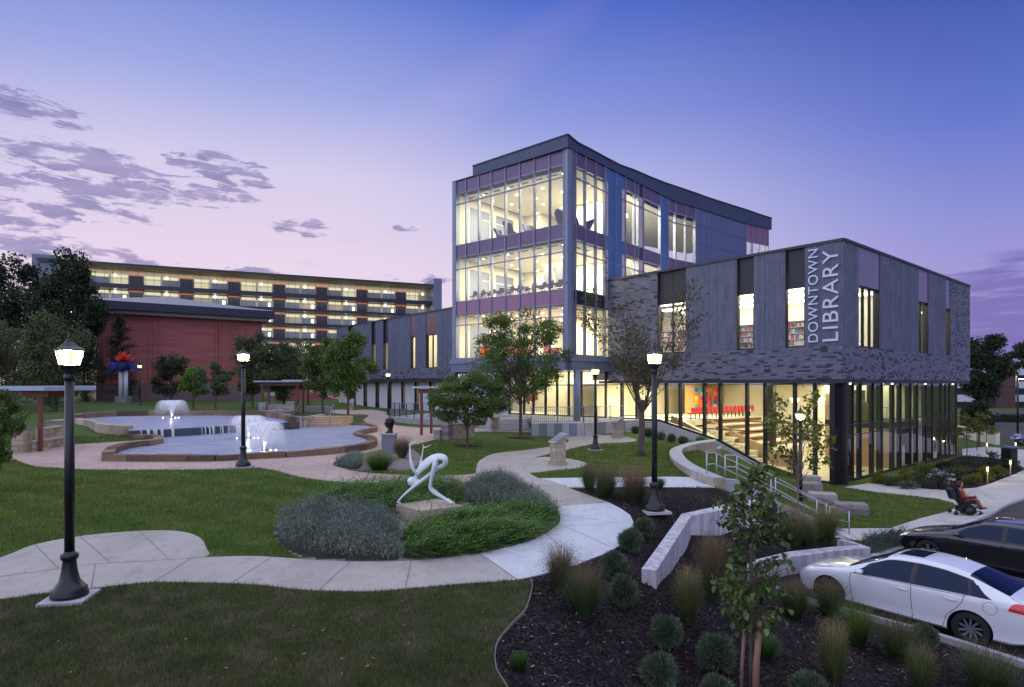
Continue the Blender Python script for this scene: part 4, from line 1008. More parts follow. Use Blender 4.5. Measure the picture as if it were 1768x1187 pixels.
# swept parapet: follows the right face and rises along it
par_pts = [(TL, TL.s_at(818), 22.72), (TL, .1, 22.78)]
pts = [(TL.xy(TL.s_at(818), .12), 22.74)]
for px, py in [(971, 234.7)]: pts.append(((A0.x - .02, A0.y - .34), 22.8))
for x, y in [(150, 112), (250, 163), (350, 218), (460, 275), (560, 310), (680, 362), (790, 405), (875, 433)]:
    px, py = 960 + x / 4.24, 220 + y / 4.24; u = TR.s_at(px); pts.append((TR.xy(u, .12), TR.z_at(px, py)))
for x, y in [(960, 462), (1018, 482)]:
    px, py = 960 + x / 4.24, 220 + y / 4.24; u = TR2.s_at(px); pts.append((TR2.xy(u, .12), TR2.z_at(px, py)))
for x, y in [(1100, 512), (1250, 560), (1385, 602)]:
    px, py = 960 + x / 4.24, 220 + y / 4.24; u = TR3.s_at(px); pts.append((TR3.xy(u, .12), TR3.z_at(px, py)))
for x, y in [(1480, 635), (1572, 665)]:
    px, py = 960 + x / 4.24, 220 + y / 4.24; u = TR4.s_at(px); pts.append((TR4.xy(u, .12), TR4.z_at(px, py)))
pm_ = MB(); cpm = MB()
for i in range(len(pts) - 1):
    (a_, za), (b_, zb) = pts[i], pts[i + 1]; d = Vector((b_[0] - a_[0], b_[1] - a_[1])).normalized(); n_ = Vector((-d.y, d.x)) * .4
    for (mb, z0, ha, hb, ex) in ((pm_, ZL['top'] + .021, za - .10, zb - .10, 0.0), (cpm, None, za, zb, .05)):
        la, lb_ = (z0, z0) if z0 else (za - .098, zb - .098)
        e = Vector((d.y, -d.x)) * ex
        vs = [(a_[0] + e.x, a_[1] + e.y, la), (b_[0] + e.x, b_[1] + e.y, lb_), (b_[0] + e.x, b_[1] + e.y, hb), (a_[0] + e.x, a_[1] + e.y, ha)]
        vs += [(a_[0] + n_.x, a_[1] + n_.y, la), (b_[0] + n_.x, b_[1] + n_.y, lb_), (b_[0] + n_.x, b_[1] + n_.y, hb), (a_[0] + n_.x, a_[1] + n_.y, ha)]
        mb.add(vs, [(0, 1, 2, 3), (7, 6, 5, 4), (0, 4, 5, 1), (3, 2, 6, 7), (1, 5, 6, 2), (0, 3, 7, 4)])
part(pm_, 'parapet', M['parapet']); part(cpm, 'parapet_cap', M['coping'])
cm = MB(); TL.box(cm, .3, TL.s_at(782.5), ZL['top'] + .022, ZL['top'] + .10, -.5, .105); part(cm, 'cornice', M['coping'])
# roofs, slabs, ceilings
Bk = [A0 + tL * 11.15, A0 + tL * 11.15 + tR * 14, P2 + Vector((-11, 9)), P4 + Vector((-8, 9)), P4, P3, P2, P1]
outline = [A0, P1, P2, P3, P4, P4 + Vector((-6, 8)), A0 + tL * 11.1 + tR * 19, A0 + tL * 11.1]
def inset(poly, d):
    c = sum(poly, Vector((0, 0))) / len(poly); return [p + (c - p).normalized() * d for p in poly]
ol = [(p.x, p.y) for p in inset(outline, .42)]
it = MB(); it.prism(ol, ZL['top'] - .3, ZL['top'] - .05); part(it, 'roof', M['concdark'])
for i, (zb, zt_, zg) in enumerate(floors):
    it = MB(); it.prism(ol, zb - .78, zb - .04); part(it, 'floor_slab', M['carpet'])
    it = MB(); it.prism([(p.x, p.y) for p in inset(outline, .9)], zg - .06, zg + .02); part(it, 'ceiling', M['ceil'])
# rear walls: along the far side with windows to the dusk sky, and a core
RW = Fac(A0 + tL * 10.9 + tR * .4, tR, -tL)      # the tower's far-left wall, seen from inside
for i, (zb, zt_, zg) in enumerate(floors):
    wm = MB(); L_ = 15.0; uu = [0, 1.2, 3.6, 4.4, 6.8, 7.6, 10.0, 10.8, 13.2, L_]
    for k in range(len(uu) - 1):
        if k % 2 == 0: RW.box(wm, uu[k], uu[k + 1], zb, zg, -.2, 0)
        else:
            RW.box(wm, uu[k], uu[k + 1], zb, zb + .15, -.2, 0); RW.box(wm, uu[k], uu[k + 1], zg - .7, zg, -.2, 0); RW.box(wm, uu[k], uu[k + 1], zg - 1.45, zg - 1.38, -.15, -.05); RW.box(wm, (uu[k] + uu[k + 1]) / 2 - .04, (uu[k] + uu[k + 1]) / 2 + .04, zb + .15, zg - .7, -.15, -.05)
    w_ = part(wm, 'inner_wall', M['cream'])
    # core walls deeper in the plan
    cmz = MB(); c0 = A0 + tL * 1.5 + tR * 8.6; CF = Fac(c0, tL, -tR)
    CF.box(cmz, 1.5, 4.2, zb, zg, -3, 0); CF.box(cmz, 6.0, 9.4, zb, zg, -3, -.0) if i != 0 else CF.box(cmz, 7.5, 9.4, zb, zg, -3, 0)
    part(cmz, 'core_wall', M['cream'])
    # perimeter light troffers near the glass
    tf = MB()
    for k in range(len(usL) - 1): TL.box(tf, usL[k] + .25, usL[k + 1] - .15, zg - .10, zg - .065, -1.35, -1.2)
    for k in range(len(usA) - 1): TR.box(tf, usA[k] + .15, usA[k + 1] - .10, zg - .10, zg - .065, -1.35, -1.2)
    part(tf, 'blind_slot', M['carpet'])
    cen = A0 + tL * 5 + tR * 4.5
    area('ceiling_lamp', (cen.x, cen.y, zg - .12), 7, 7.5, 1500, WARM if i < 2 else (1, .87, .60), math.atan2(tR.y, tR.x))
    cen = P0 + tR * 11 + tL * 1.7
    if i < 2: area('ceiling_lamp', (cen.x, cen.y, zg - .12), 9, 2, 1500, WARM, math.atan2(tR.y, tR.x))
for q_, s_ in ((P1 + Vector((-1.2, 2.6)), 3), (P3 + Vector((-.6, 2.8)), 3)):
    for z_ in (20.75, 15.6): area('ceiling_lamp', (q_.x, q_.y, z_), s_, s_, 420, WARM)
dl = MB()
ob = None
for i, (zb, zt_, zg) in enumerate(floors):
    for a_ in range(5):
        for b_ in range(4):
            p = A0 + tL * (1.3 + b_ * 2.6 + (a_ % 2) * .6) + tR * (1.3 + a_ * 1.75)
            mb = MB(); mb.lathe([(.085, 0), (.085, .03), (.05, .035)], (p.x, p.y, zg - .125), 10)
            mb.build('downlight', M['bulb'], LIB)
cv = MB(); c1 = P0 + tR * 1.5 + tL * 6; lf = Fac(P0 + tL * 1.6 + tR * 5.5, tR, nTL)
lf.box(cv, 0, 5, 19.6, 19.9, -.3, 0); part(cv, 'light_cove', M['lampcool'])
# fascia, ledge and soffit under the tower
fs_ = MB(); TLs = TL.s_at(783)
for k in range(6):
    u0, u1 = TLs * k / 6, TLs * (k + 1) / 6; TL.box(fs_, u0 + .01, u1 - .01, ZL['fb'], ZL['b2'] - .45, -.5, .28)
u_end = TR.s_at(1049); 
for k in range(3): TR.box(fs_, u_end * k / 3 + .01, u_end * (k + 1) / 3 - .01, ZL['fb'], ZL['b2'] - .45, -.5, .28)
part(fs_, 'fascia', M['fascia'])
lg = MB(); TL.box(lg, -.1, TLs + .05, ZL['b2'] - .445, ZL['b2'] - .05, -.5, .38); TR.box(lg, -.1, u_end + .1, ZL['b2'] - .446, ZL['b2'] - .052, -.5, .38); part(lg, 'ledge', M['alu'])
so = MB(); so.prism([(p.x, p.y) for p in (A0 + (tL + tR) * .1, A0 + tR * 9, A0 + tR * 9 + tL * 10.9, A0 + tL * 10.9)], ZL['fb'] + .02, ZL['fb'] + .1); part(so, 'soffit', M['fascia'])
# lobby glazing under the tower, set well back
Lb0 = A0 + tR * 5.2 - tL * .8; LF = Fac(Lb0, tL, nTL); lobm = [TRm for TRm in (LF.s_at(q) for q in (1046, 1004, 982, 962, 942, 921, 905, 880))]
lm = MB(); ZTR = 3.0
for u in lobm: LF.box(lm, u - .07, u + .07, ZTR, ZL['fb'], -.1, .08)
for a_, b_ in zip(lobm, lobm[1:]): LF.box(lm, a_ + .07, b_ - .07, 5.45, 5.53, -.06, .05); LF.box(lm, a_ + .07, b_ - .07, 3.0, 3.09, -.06, .05)
LCW = part(lm, 'curtain_wall', M['darkframe'])
for a_, b_ in zip(lobm, lobm[1:]):
    for z0, z1 in ((3.092, 5.448), (5.532, ZL['fb'] - .01)):
        g = MB(); LF.box(g, a_ + .072, b_ - .072, z0, z1, -.012, 0); child(g, 'pane', M['glass'], LCW)
it = MB(); LF.box(it, lobm[-1] + .07, lobm[-1] + 6, ZTR, ZL['fb'], -.3, 0); part(it, 'white_wall', M['white'])
it = MB(); LF.box(it, lobm[0] - 1, lobm[-1] + 4, ZTR, ZL['fb'], -5.4, -5.2); part(it, 'lobby_wall', M['cream'])
it = MB(); LF.box(it, lobm[0] - 3, lobm[-1] + 4, ZTR - .1, ZTR + .02, -5.2, -.12); part(it, 'lobby_floor', M['cream'])
it = MB(); LF.box(it, lobm[0] - 3, lobm[-1] + 4, ZL['fb'] - .05, ZL['fb'] + .01, -5.2, -.12); part(it, 'lobby_ceiling', M['ceil'])
p = LF.xy((lobm[0] + lobm[-1]) / 2, -2.4); area('ceiling_lamp', (p[0], p[1], ZL['fb'] - .1), 8, 3, 600, WARM, math.atan2(tL.y, tL.x))
p = LF.xy(lobm[0] - 1.5, 2.2); area('soffit_lamp', (p[0], p[1], ZL['fb'] - .02), 5, 2, 60, (1, .86, .6), math.atan2(tL.y, tL.x))
# round art panel on the lobby wall
u_ = (LF.s_at(921) + LF.s_at(905)) / 2
for k, (du, dz_, r_, ck) in enumerate([(0, 0, .62, 5), (.35, .3, .35, 3), (-.4, -.2, .36, 2), (.25, -.45, .34, 7), (-.25, .45, .3, 1), (.5, -.1, .25, 0), (0, .1, .3, 2)]):
    key = 'mural%d' % ck
    if key not in M: M[key] = mat('mural_paint_%d' % ck, cols[ck], .5, .12, 2, .02)
    mb = MB(); x, y = LF.xy(u_ + du, -.35 + .02 * k); ax = Vector((LF.n.x, LF.n.y, 0)); 
    uv = Vector((LF.d.x, LF.d.y, 0)); c_ = Vector((x, y, 4.7 + dz_))
    ring = [c_ + (uv * math.cos(t) + Vector((0, 0, 1)) * math.sin(t)) * r_ * (1 + .25 * math.sin(5 * t + k)) for t in [2 * math.pi * j / 20 for j in range(20)]]
    mb.add([tuple(v) for v in ring] + [tuple(v - ax * .015) for v in ring], [tuple(range(20)), tuple(reversed(range(20, 40)))] + [(j, (j + 1) % 20, 20 + (j + 1) % 20, 20 + j) for j in range(20)]); part(mb, 'window_art', M[key])
# round terrace column
cb = D(996, 600, 42.8); cm = MB(); cm.lathe([(.24, 0), (.24, ZL['fb'] - ZTR)], (cb[0], cb[1], ZTR), 20); part(cm, 'column', M['alu'])

# chairs, tables and screens one can see through the tower glass
M['chairdark'] = mat('violet_upholstery', (.05, .045, .10), .6, .1, 4, .05)
M['chairwood'] = mat('plum_laminate', (.14, .09, .12), .5, .1, 4, .05)
M['orange'] = mat('orange_upholstery', (.75, .12, .03), .6, .1, 4, .05)
def lounge(loc, rz, lab):
    r_ = empty('lounge_chair', loc, rz, lab, 'chair', 'high-backed lounge chairs on the top floor')
    mb = MB(); mb.lathe([(.1, .30), (.36, .36), (.40, .46), (.34, .52), (.05, .54)], (0, 0, 0), 14); mb.build('seat', M['chairdark'], r_, off=(0, 0, 0))
    mb = MB(); vs = []
    n_ = 9
    for j in range(6):
        z = .45 + j * .16
        for k in range(n_):
            t = math.radians(-80 + 160 * k / (n_ - 1)); rr = .40 + .04 * j; vs.append((rr * math.sin(t) * (1 - .06 * j), -.0 + rr * math.cos(t) * .9 + .05 * j, z - .22 * abs(math.sin(t)) * j / 5))
    base = list(vs); vs += [(x * .9, y * .9 - .02, z) for x, y, z in base]; m_ = 6 * n_; fs = []
    for j in range(5):
        for k in range(n_ - 1):
            a_ = j * n_ + k; fs += [(a_, a_ + 1, a_ + n_ + 1, a_ + n_), (a_ + m_ + n_, a_ + m_ + n_ + 1, a_ + m_ + 1, a_ + m_)]
    fs += [(5 * n_ + k, 5 * n_ + k + 1, m_ + 5 * n_ + k + 1, m_ + 5 * n_ + k) for k in range(n_ - 1)]
    mb.add(vs, fs, 0, True); mb.build('backrest', M['chairdark'], r_, off=(0, 0, 0))
    mb = MB(); mb.lathe([(.28, 0), (.28, .02), (.03, .05), (.03, .31)], (0, 0, 0), 12); mb.build('base', M['alu'], r_, off=(0, 0, 0)); return r_
zf = floors[0][0] + .0
lounges = [(TL.p(7.2, zf, -1.3), 1.0, 'violet lounge chair farthest left on the top glass floor'), (TL.p(5.9, zf, -1.0), 2.2, 'reclined violet lounge chair near the middle of the top glass floor'), (TL.p(4.6, zf, -1.6), .4, 'violet lounge chair left of the corner column on the top floor'), (TR.p(.9, zf, -1.3), 2.6, 'violet lounge chair standing right behind the tower corner column'), (TR.p(2.6, zf, -1.1), 2.0, 'low violet lounge chair in the third bay right of the tower corner'), (TR.p(4.0, zf, -1.4), 4.0, 'violet lounge chair beside the blue metal bays on the top floor')]
L0 = None
for loc, rz, lab in lounges:
    if L0 is None: L0 = lounge(loc, rz, lab)
    else: copy_tree(L0, loc=loc, rz=rz, label=lab)
def desk(loc, rz, lab):
    r_ = empty('reading_table', loc, rz, lab, 'table', 'reading tables on the middle floor')
    mb = MB(); mb.bbox(-.75, .75, -.4, .4, .70, .74); mb.build('tabletop', M['chairwood'], r_, off=(0, 0, 0))
    for sx in (-.68, .68):
        for sy in (-.34, .34): mb = MB(); mb.bbox(sx - .025, sx + .025, sy - .025, sy + .025, 0, .70); mb.build('leg', M['alu'], r_, off=(0, 0, 0))
    return r_
def schair(loc, rz, LABC):
    r_ = empty('reading_chair', loc, rz, LABC, 'chair', 'plum chairs at the reading tables')
    mb = MB(); mb.bbox(-.23, .23, -.23, .22, .44, .47); mb.build('seat', M['chairwood'], r_, off=(0, 0, 0))
    mb = MB(); mb.box((0, .24, .72), (.44, .03, .38), 0, 0, .12); mb.build('backrest', M['chairwood'], r_, off=(0, 0, 0))
    for sx in (-.2, .2):
        for sy in (-.2, .2): mb = MB(); mb.bbox(sx - .012, sx + .012, sy - .012, sy + .012, 0, .44); mb.build('leg', M['alu'], r_, off=(0, 0, 0))
    return r_
zf = floors[1][0]
td = [('dark reading table at the left end of the middle glass floor', 9.3, -1.4), ('dark reading table in the third bay from the tower left edge', 7.4, -1.5), ('dark reading table in the middle bays of the second glass floor', 5.4, -1.4), ('dark reading table one bay left of the corner column', 1.6, -1.3), ('dark reading table two bays left of the corner column', 3.3, -1.5)]
T0 = C1 = None
for lab, u, o in td:
    loc = TL.p(u, zf, o)
    if T0 is None: T0 = desk(loc, math.atan2(tL.y, tL.x), lab)
    else: copy_tree(T0, loc=loc, label=lab)
    for du, do, rz, w_ in ((-.4, -.65, 0, 'rear left'), (.4, -.65, .2, 'rear right'), (-.4, .6, math.pi, 'front left'), (.45, .62, 2.9, 'front right')):
        LABC = 'plum chair %s of the %s' % (w_, lab.replace('dark reading ', ''))
        l_ = TL.p(u + du, zf, o + do); rr = math.atan2(tL.y, tL.x) + rz + (0 if do > 0 else 0) + random.uniform(-.3, .3)
        if C1 is None: C1 = schair(l_, rr, LABC)
        else: copy_tree(C1, loc=l_, rz=rr, label=LABC)
for u, lab in ((4.0, 'grey standing display board left of the middle in the second glass floor'), (2.9, 'grey standing display board nearer the tower corner, second glass floor')):
    x, y, _ = TL.p(u, 0, -3.2); r_ = empty('display_board', (x, y, zf), math.atan2(tL.y, tL.x), lab, 'board')
    mb = MB(); mb.bbox(-.45, .45, -.03, .03, .9, 2.7); mb.build('board_panel', mat('grey_board', (.30, .30, .32), .6, .05, 2, 0), r_, off=(0, 0, 0))
    mb = MB(); mb.bbox(-.42, -.38, -.03, .03, 0, .9); mb.bbox(.38, .42, -.03, .03, 0, .9); mb.bbox(-.45, .45, -.25, .25, 0, .04); mb.build('base', M['alu'], r_, off=(0, 0, 0))
zf = floors[2][0]
for k, (u, o, lab) in enumerate([(9.2, -1.6, 'orange armchair at the left end of the first glass floor'), (6.6, -2.0, 'orange armchair half hidden by the tree on the first glass floor'), (5.2, -1.8, 'orange armchair behind the thick of the tree crown, first glass floor'), (2.6, -1.7, 'orange armchair just left of the corner column, first glass floor')]):
    loc = TL.p(u, zf, o); r_ = empty('armchair', loc, .7 * k, lab, 'chair', 'orange armchairs on the first glass floor')
    mb = MB(); mb.bbox(-.38, .38, -.38, .38, .18, .45); mb.build('seat', M['orange'], r_, off=(0, 0, 0))
    mb = MB(); mb.bbox(-.38, .38, .30, .44, .452, 1.0); mb.build('backrest', M['orange'], r_, off=(0, 0, 0))
    for sx in (-.43, .43): mb = MB(); mb.bbox(sx - .048, sx + .048, -.38, .44, .18, .62); mb.build('armrest', M['orange'], r_, off=(0, 0, 0))

# ------------------------------------------------------------------ terrace in front of the tower
TER = empty('entrance_terrace', (A0.x, A0.y, 2.2), label='raised concrete entrance terrace with steps and metal railings', cat='terrace')
ter_px = [W(px, py, 3.0)[:2] for px, py in [(850, 731), (917.7, 731.5), (1008.5, 731), (1078, 726.5)]]
back_ = [C0 + dL * (FL.s_at(1074)), A0 + tR * 6.5, A0 + tR * 6.5 + tL * 9]
q = [Vector(p) for p in ter_px]
poly = [q[1], q[2], q[3]] + [Vector((13.0, 46.5)), Vector((8.0, 52)), Vector((-2, 56)), q[1] + (q[1] - q[2]).normalized() * 0 + Vector((0.2, 7))]
tb = MB(); tb.prism([(p.x, p.y) for p in poly], 1.6, 3.0); tb.build('deck', M['conc'], TER)
# board-marked retaining panels on the front edge
for i, (a_, b_) in enumerate(((q[1], q[2]), (q[2], q[3]))):
    fc = fac_from(a_, b_); L_ = (b_ - a_).length; n_ = 7 if i == 0 else 4
    for k in range(n_):
        mb = MB(); fc.box(mb, L_ * k / n_ + .008, L_ * (k + 1) / n_ - .008, 1.6, 2.98, -.02, .06 + .01 * (k % 2)); mb.build('wall_panel', M['concdark'] if k % 2 else M['conc'], TER)
# steps up to the terrace, left of the deck
s_a, s_b = Vector(W(858, 743, 2.35)[:2]), Vector(W(917, 743, 2.3)[:2]); sd = (s_b - s_a).normalized(); sn = Vector((-sd.y, sd.x)); sn = sn if sn.y > 0 else -sn
for k in range(5):
    a_ = s_a + sn * (.36 * k); b_ = s_b + sn * (.36 * k); mb = MB(); c_ = [a_, b_, b_ + sn * 2.2, a_ + sn * 2.2]
    mb.prism([(p.x, p.y) for p in c_], 2.0 if k == 0 else 2.3 + .14 * k - .005, 2.3 + .14 * (k + 1) - .005 if k < 4 else 3.0 - .002); mb.build('step', M['conc'], TER)
wd = MB(); wp = [s_a + sn * 2.0, s_b + sn * 2.0 + sd * .5, Vector((-1.0, 56)), Vector((-7, 50))]
wd.prism([(p.x, p.y) for p in wp], 2.2, 2.995); wd.build('deck', M['conc'], TER)
def railing(pts, z, name, lab, parent=None, h=1.05, step=.13, mat_='alu', r=.012, zf=None):
    x, y = pts[0]; R_ = empty(name, (x, y, z if zf is None else zf(x, y)), 0, lab, 'railing') if parent is None else parent
    rl = MB(); bl = MB(); ng = zf or (lambda x, y: z)
    for (a_, b_) in zip(pts, pts[1:]):
        A_, B_ = Vector(a_), Vector(b_); L_ = (B_ - A_).length; n_ = max(1, int(L_ / step))
        za, zb = ng(*a_), ng(*b_)
        for hh, rr in ((h, .025), (.10, .015)): rl.tube([(a_[0], a_[1], za + hh), (b_[0], b_[1], zb + hh)], rr, 6)
        for k in range(n_):
            p = A_ + (B_ - A_) * ((k + .5) / n_); zz = za + (zb - za) * (k + .5) / n_
            bl.tube([(p.x, p.y, zz + .10), (p.x, p.y, zz + h)], r, 4, smooth=False)
        m_ = max(1, int(round(L_ / 1.5)))
        for k in range(m_ + 1):
            p = A_ + (B_ - A_) * (k / m_); zz = za + (zb - za) * k / m_; mbp = MB(); mbp.box((p.x, p.y, zz + h / 2), (.05, .05, h)); mbp.build('post', M[mat_], R_)
    rl.build('rail', M[mat_], R_); bl.build('baluster', M[mat_], R_, kind='stuff'); return R_
dq = (q[2] - q[1]).normalized(); off = Vector((-dq.y, dq.x)) * .15
railing([(q[1] + off).to_tuple(), (q[2] + off).to_tuple(), (q[3] + Vector((-.1, .1))).to_tuple()], 3.0, 'terrace_railing', 'grey metal railing along the terrace edge right of the steps')
# curved patio with its own wall and fence, left of the big tree
cpx = [W(px, py, 2.9)[:2] for px, py in smooth([(676, 719.5), (690, 721), (715, 722.5), (745, 723), (768, 723)], 4, False)]
PT = empty('curved_patio', (cpx[0][0], cpx[0][1], 2.3), label='curved concrete patio wall beside the bust walkway', cat='patio')
nn = len(cpx)
for i in range(0, nn - 1, 2):
    j = min(i + 2, nn - 1); mb = MB(); strip_wall(cpx[i:j + 1], .25, 2.0, 2.9, mb); mb.build('wall_panel', M['conc'], PT)
mb = MB(); pp = [tuple(p) for p in cpx] + [(cpx[-1][0] + 1, 55.0), (cpx[0][0] + 2, 57.0)]; mb.prism(pp, 2.1, 2.88); mb.build('deck', M['conc'], PT)
railing([tuple(p) for p in cpx[::2]], 2.9, 'patio_railing', 'grey vertical bar fence on the curved patio wall', h=1.15)
# ------------------------------------------------------------------ stone, pond, shelters, walls, lamps
def stonemat(name, c0, c1, c2):
    a = N(name); rnd = a.geo.outputs['Random Per Island']; o = a.n('ShaderNodeObjectInfo').outputs['Random']
    f = a.math('FRACT', a.math('ADD', rnd, o)); base = a.ramp(f, [(0, c0), (.5, c1), (1, c2)])
    base = a.mix(.7, base, a.ramp(a.noise(3.5, 6, .65), [(.3, (.65,) * 3), (.7, (1.2,) * 3)]), 'MULTIPLY')
    return a.end(a.bsdf(base=base, rough=.9, spec=.2, normal=a.bump(a.noise(14, 6, .7), .7, .03)))
M['stone'] = stonemat('tan_limestone', (.30, .25, .18), (.40, .34, .25), (.48, .42, .34))
M['stone_grey'] = stonemat('grey_sandstone', (.22, .20, .20), (.34, .31, .29), (.42, .38, .36))
M['rimstone'] = stonemat('brown_sandstone', (.11, .075, .05), (.19, .13, .085), (.27, .19, .13))
def stone_strip(path, w, z0, z1, root, seg=1.1, mat_='rimstone', jit=.03, rnd=random.Random(4), name='stone'):
    """a wall course laid of single stones along a polyline"""
    P = [Vector(p[:2]) for p in path]; cum = [0]
    for a_, b_ in zip(P, P[1:]): cum.append(cum[-1] + (b_ - a_).length)
    def at(s):
        for i in range(len(P) - 1):
            if s <= cum[i + 1] or i == len(P) - 2:
                t = (s - cum[i]) / max(1e-6, cum[i + 1] - cum[i]); return P[i] + (P[i + 1] - P[i]) * t
    s = 0
    while s < cum[-1] - .05:
        L = min(seg * rnd.uniform(.7, 1.35), cum[-1] - s)
        if cum[-1] - s - L < .3: L = cum[-1] - s
        mb = MB(); k = max(2, int(L / .3) + 1); pts = [at(s + .012 + (L - .024) * i / (k - 1)) for i in range(k)]
        j = rnd.uniform(0, jit); strip_wall([tuple(p) for p in pts], w + rnd.uniform(0, jit), z0, z1 + j, mb); mb.build(name, M[mat_], root)
        s += L
def blockwall(a_, b_, z0, z1, th, root, course=.2, wl=.45, mat_='stone', rnd=random.Random(9), cap=None, name='stone'):
    """short wall of squared stones in courses, each stone its own part"""
    A_, B_ = Vector(a_), Vector(b_); d = (B_ - A_); L = d.length; d.normalize(); n_ = Vector((-d.y, d.x)); ang = math.atan2(d.y, d.x)
    hc = (z1 - z0); rows = max(1, round(hc / course)); ch = hc / rows
    for r in range(rows):
        u = 0
        while u < L - .02:
            w_ = min(wl * rnd.uniform(.6, 1.4), L - u)
            if L - u - w_ < .12: w_ = L - u
            c_ = A_ + d * (u + w_ / 2); mb = MB(); mb.box((c_.x, c_.y, z0 + ch * (r + .5)), (w_ - .012, th + rnd.uniform(-.015, .015), ch - .012), ang); mb.build(name, M[mat_], root)
            u += w_
    if cap:
        c_ = (A_ + B_) / 2; mb = MB(); mb.box((c_.x, c_.y, z1 + cap / 2), (L + .06, th + .06, cap), ang); mb.build('capstone', M['stone_grey'], root)

# ---- pond
a = N('pond_water'); n1 = a.noise(1.3, 7, .72, mapping=(.7, 1.6, 1), dist=.8); n2 = a.noise(7, 5, .65, mapping=(1, 2.2, 1)); n3 = a.noise(26, 3, .6)
h = a.math('ADD', a.math('MULTIPLY', n2, 1.0), a.math('MULTIPLY', n3, .5))
M['water'] = a.end(a.bsdf(base=a.ramp(n1, [(.32, (.13, .18, .34)), (.5, (.30, .34, .50)), (.68, (.48, .50, .64))]), rough=.28, spec=.8, normal=a.bump(h, .9, .14)))  # pale mottling puts the glow of the underwater lights into the base colour
M['waterdeep'] = mat('slate_lining', (.05, .065, .10), .6, .2, 1, .1)
M['foam'] = mat('falling_water', (.55, .58, .62), .3, .15, 6, .3, stretch=(8, 8, 1))
for nm, poly, z, lab in (('pond_water', POND_LOW, ZWL, None), ('pond_water', POND_UP, ZWU, None)):
    pts = [Vector(p) for p in poly]; ed = [(i, (i + 1) % len(pts)) for i in range(len(pts))]
    v, e, f, _, _, _ = delaunay_2d_cdt(pts, ed, [], 1, 1e-4)
    o = fastmesh(nm, np.array([(p.x, p.y, z) for p in v]), np.array([t if (v[t[1]] - v[t[0]]).cross(v[t[2]] - v[t[0]]) > 0 else t[::-1] for t in f if len(t) == 3]), M['water']); o['kind'] = 'structure'
RIM = empty('pond_wall', (POND_RIM[0][0], POND_RIM[0][1], 2.4), label='low sandstone rim curving round the lower fountain pond', cat='stone wall')
stone_strip(POND_RIM[:-24], .42, 2.3, ZR, RIM, 1.2)
stone_strip(POND_RIM[-25:], .35, 2.3, ZR - .02, RIM, 1.6, 'rimstone')
stone_strip(LSEAT, .40, 2.3, 2.84, RIM, 1.0, 'rimstone')
mb = MB(); strip_wall(POND_RIM, .12, 2.3, ZR - .06, mb); mb.build('lining', M['waterdeep'], RIM)
URIM = empty('upper_pond_wall', (UP_FAR[0][0], UP_FAR[0][1], 2.9), label='long sandstone rim at the back of the upper pond', cat='stone wall')
stone_strip(UP_FAR, .45, 2.7, 3.42, URIM, 1.7); stone_strip(UP_LEFT, .5, 2.6, 3.22, URIM, 1.3, 'stone')
DM = empty('weir_wall', (DAM[0][0], DAM[0][1], 2.5), label='dark overflow weir between the two ponds with water trickling down', cat='weir')
mb = MB(); strip_wall(DAM, .35, 2.3, ZWU - .015, mb); mb.build('weir_face', M['waterdeep'], DM)
rw_ = random.Random(2)
for t in (.10, .115, .13, .145, .16, .175, .19, .21, .38, .395, .41, .425, .45, .47, .49, .53, .545, .56, .575, .6, .72, .73, .8):
    i = int(t * (len(DAM) - 1)); A_, B_ = Vector(DAM[i]), Vector(DAM[i + 1]); c_ = A_ + (B_ - A_) * rw_.random(); d = (B_ - A_).normalized(); n_ = Vector((d.y, -d.x))
    mb = MB(); w_ = rw_.uniform(.02, .07)
    vs = [(c_.x + d.x * s * w_ + n_.x * o, c_.y + d.y * s * w_ + n_.y * o, z) for s in (-1, 1) for (o, z) in ((.0, ZWU + .006), (.19, ZWU - .005), (.24, ZWU - .12), (.26, ZWL))]
    mb.add(vs, [(k, k + 1, k + 5, k + 4) for k in range(3)]); mb.build('water_trickle', M['foam'], DM)
# pond pier at the right end of the weir and the wide steps behind it
WP = empty('weir_pier', (DAM[-1][0], DAM[-1][1], 2.4), label='stone pier where the weir meets the tan pond steps', cat='stone wall')
p0 = Vector(W(497, 742, 2.5)[:2]); p1 = Vector(W(517, 742, 2.5)[:2]); blockwall(p0, p1 + Vector((.1, 0)), 2.4, 3.4, .5, WP, .25, .6, 'stone_grey')
p2 = Vector(W(517, 739, 2.6)[:2]); blockwall(p1 + Vector((0, .3)), p2 + Vector((.05, 5)), 2.4, 3.3, .4, WP, .25, .8, 'stone_grey')
ST = empty('pond_steps', (W(518, 735, 2.7)[0], W(518, 735, 2.7)[1], 2.7), label='four broad tan steps leading down to the pond', cat='steps')
M['tanconc'] = pavemat('tan_concrete', (.44, .33, .22))
sa, sb = Vector(W(518, 735, 2.72)[:2]), Vector(W(585, 735, 2.72)[:2])
for k in range(4):
    o = Vector((0, .45 * k)); mb = MB(); mb.prism([tuple(sa + o), tuple(sb + o), tuple(sb + Vector((.3, 2.6))), tuple(sa + Vector((-.2, 2.6)))], 2.3 if k == 0 else 2.7 + k * .14 - .002, 2.7 + (k + 1) * .14 - (.002 if k < 3 else 0)); mb.build('step', M['tanconc'], ST)
for px, py, w_ in ((570, 735, 0), (514, 722, 0)):
    x, y, _ = W(px, py, 2.75); r_ = empty('step_handrail', (x, y, 2.75), 0, 'thin metal handrail at the %s end of the tan pond steps' % ('right' if px > 550 else 'left'), 'handrail')
    mb = MB(); mb.tube([(x, y, 2.7), (x, y, 3.65), (x - .05, y + .3, 3.75), (x - .25, y + 1.6, 4.15), (x - .25, y + 1.9, 4.1), (x - .25, y + 1.9, 3.1)], .025, 6); mb.build('rail', M['alu'], r_)
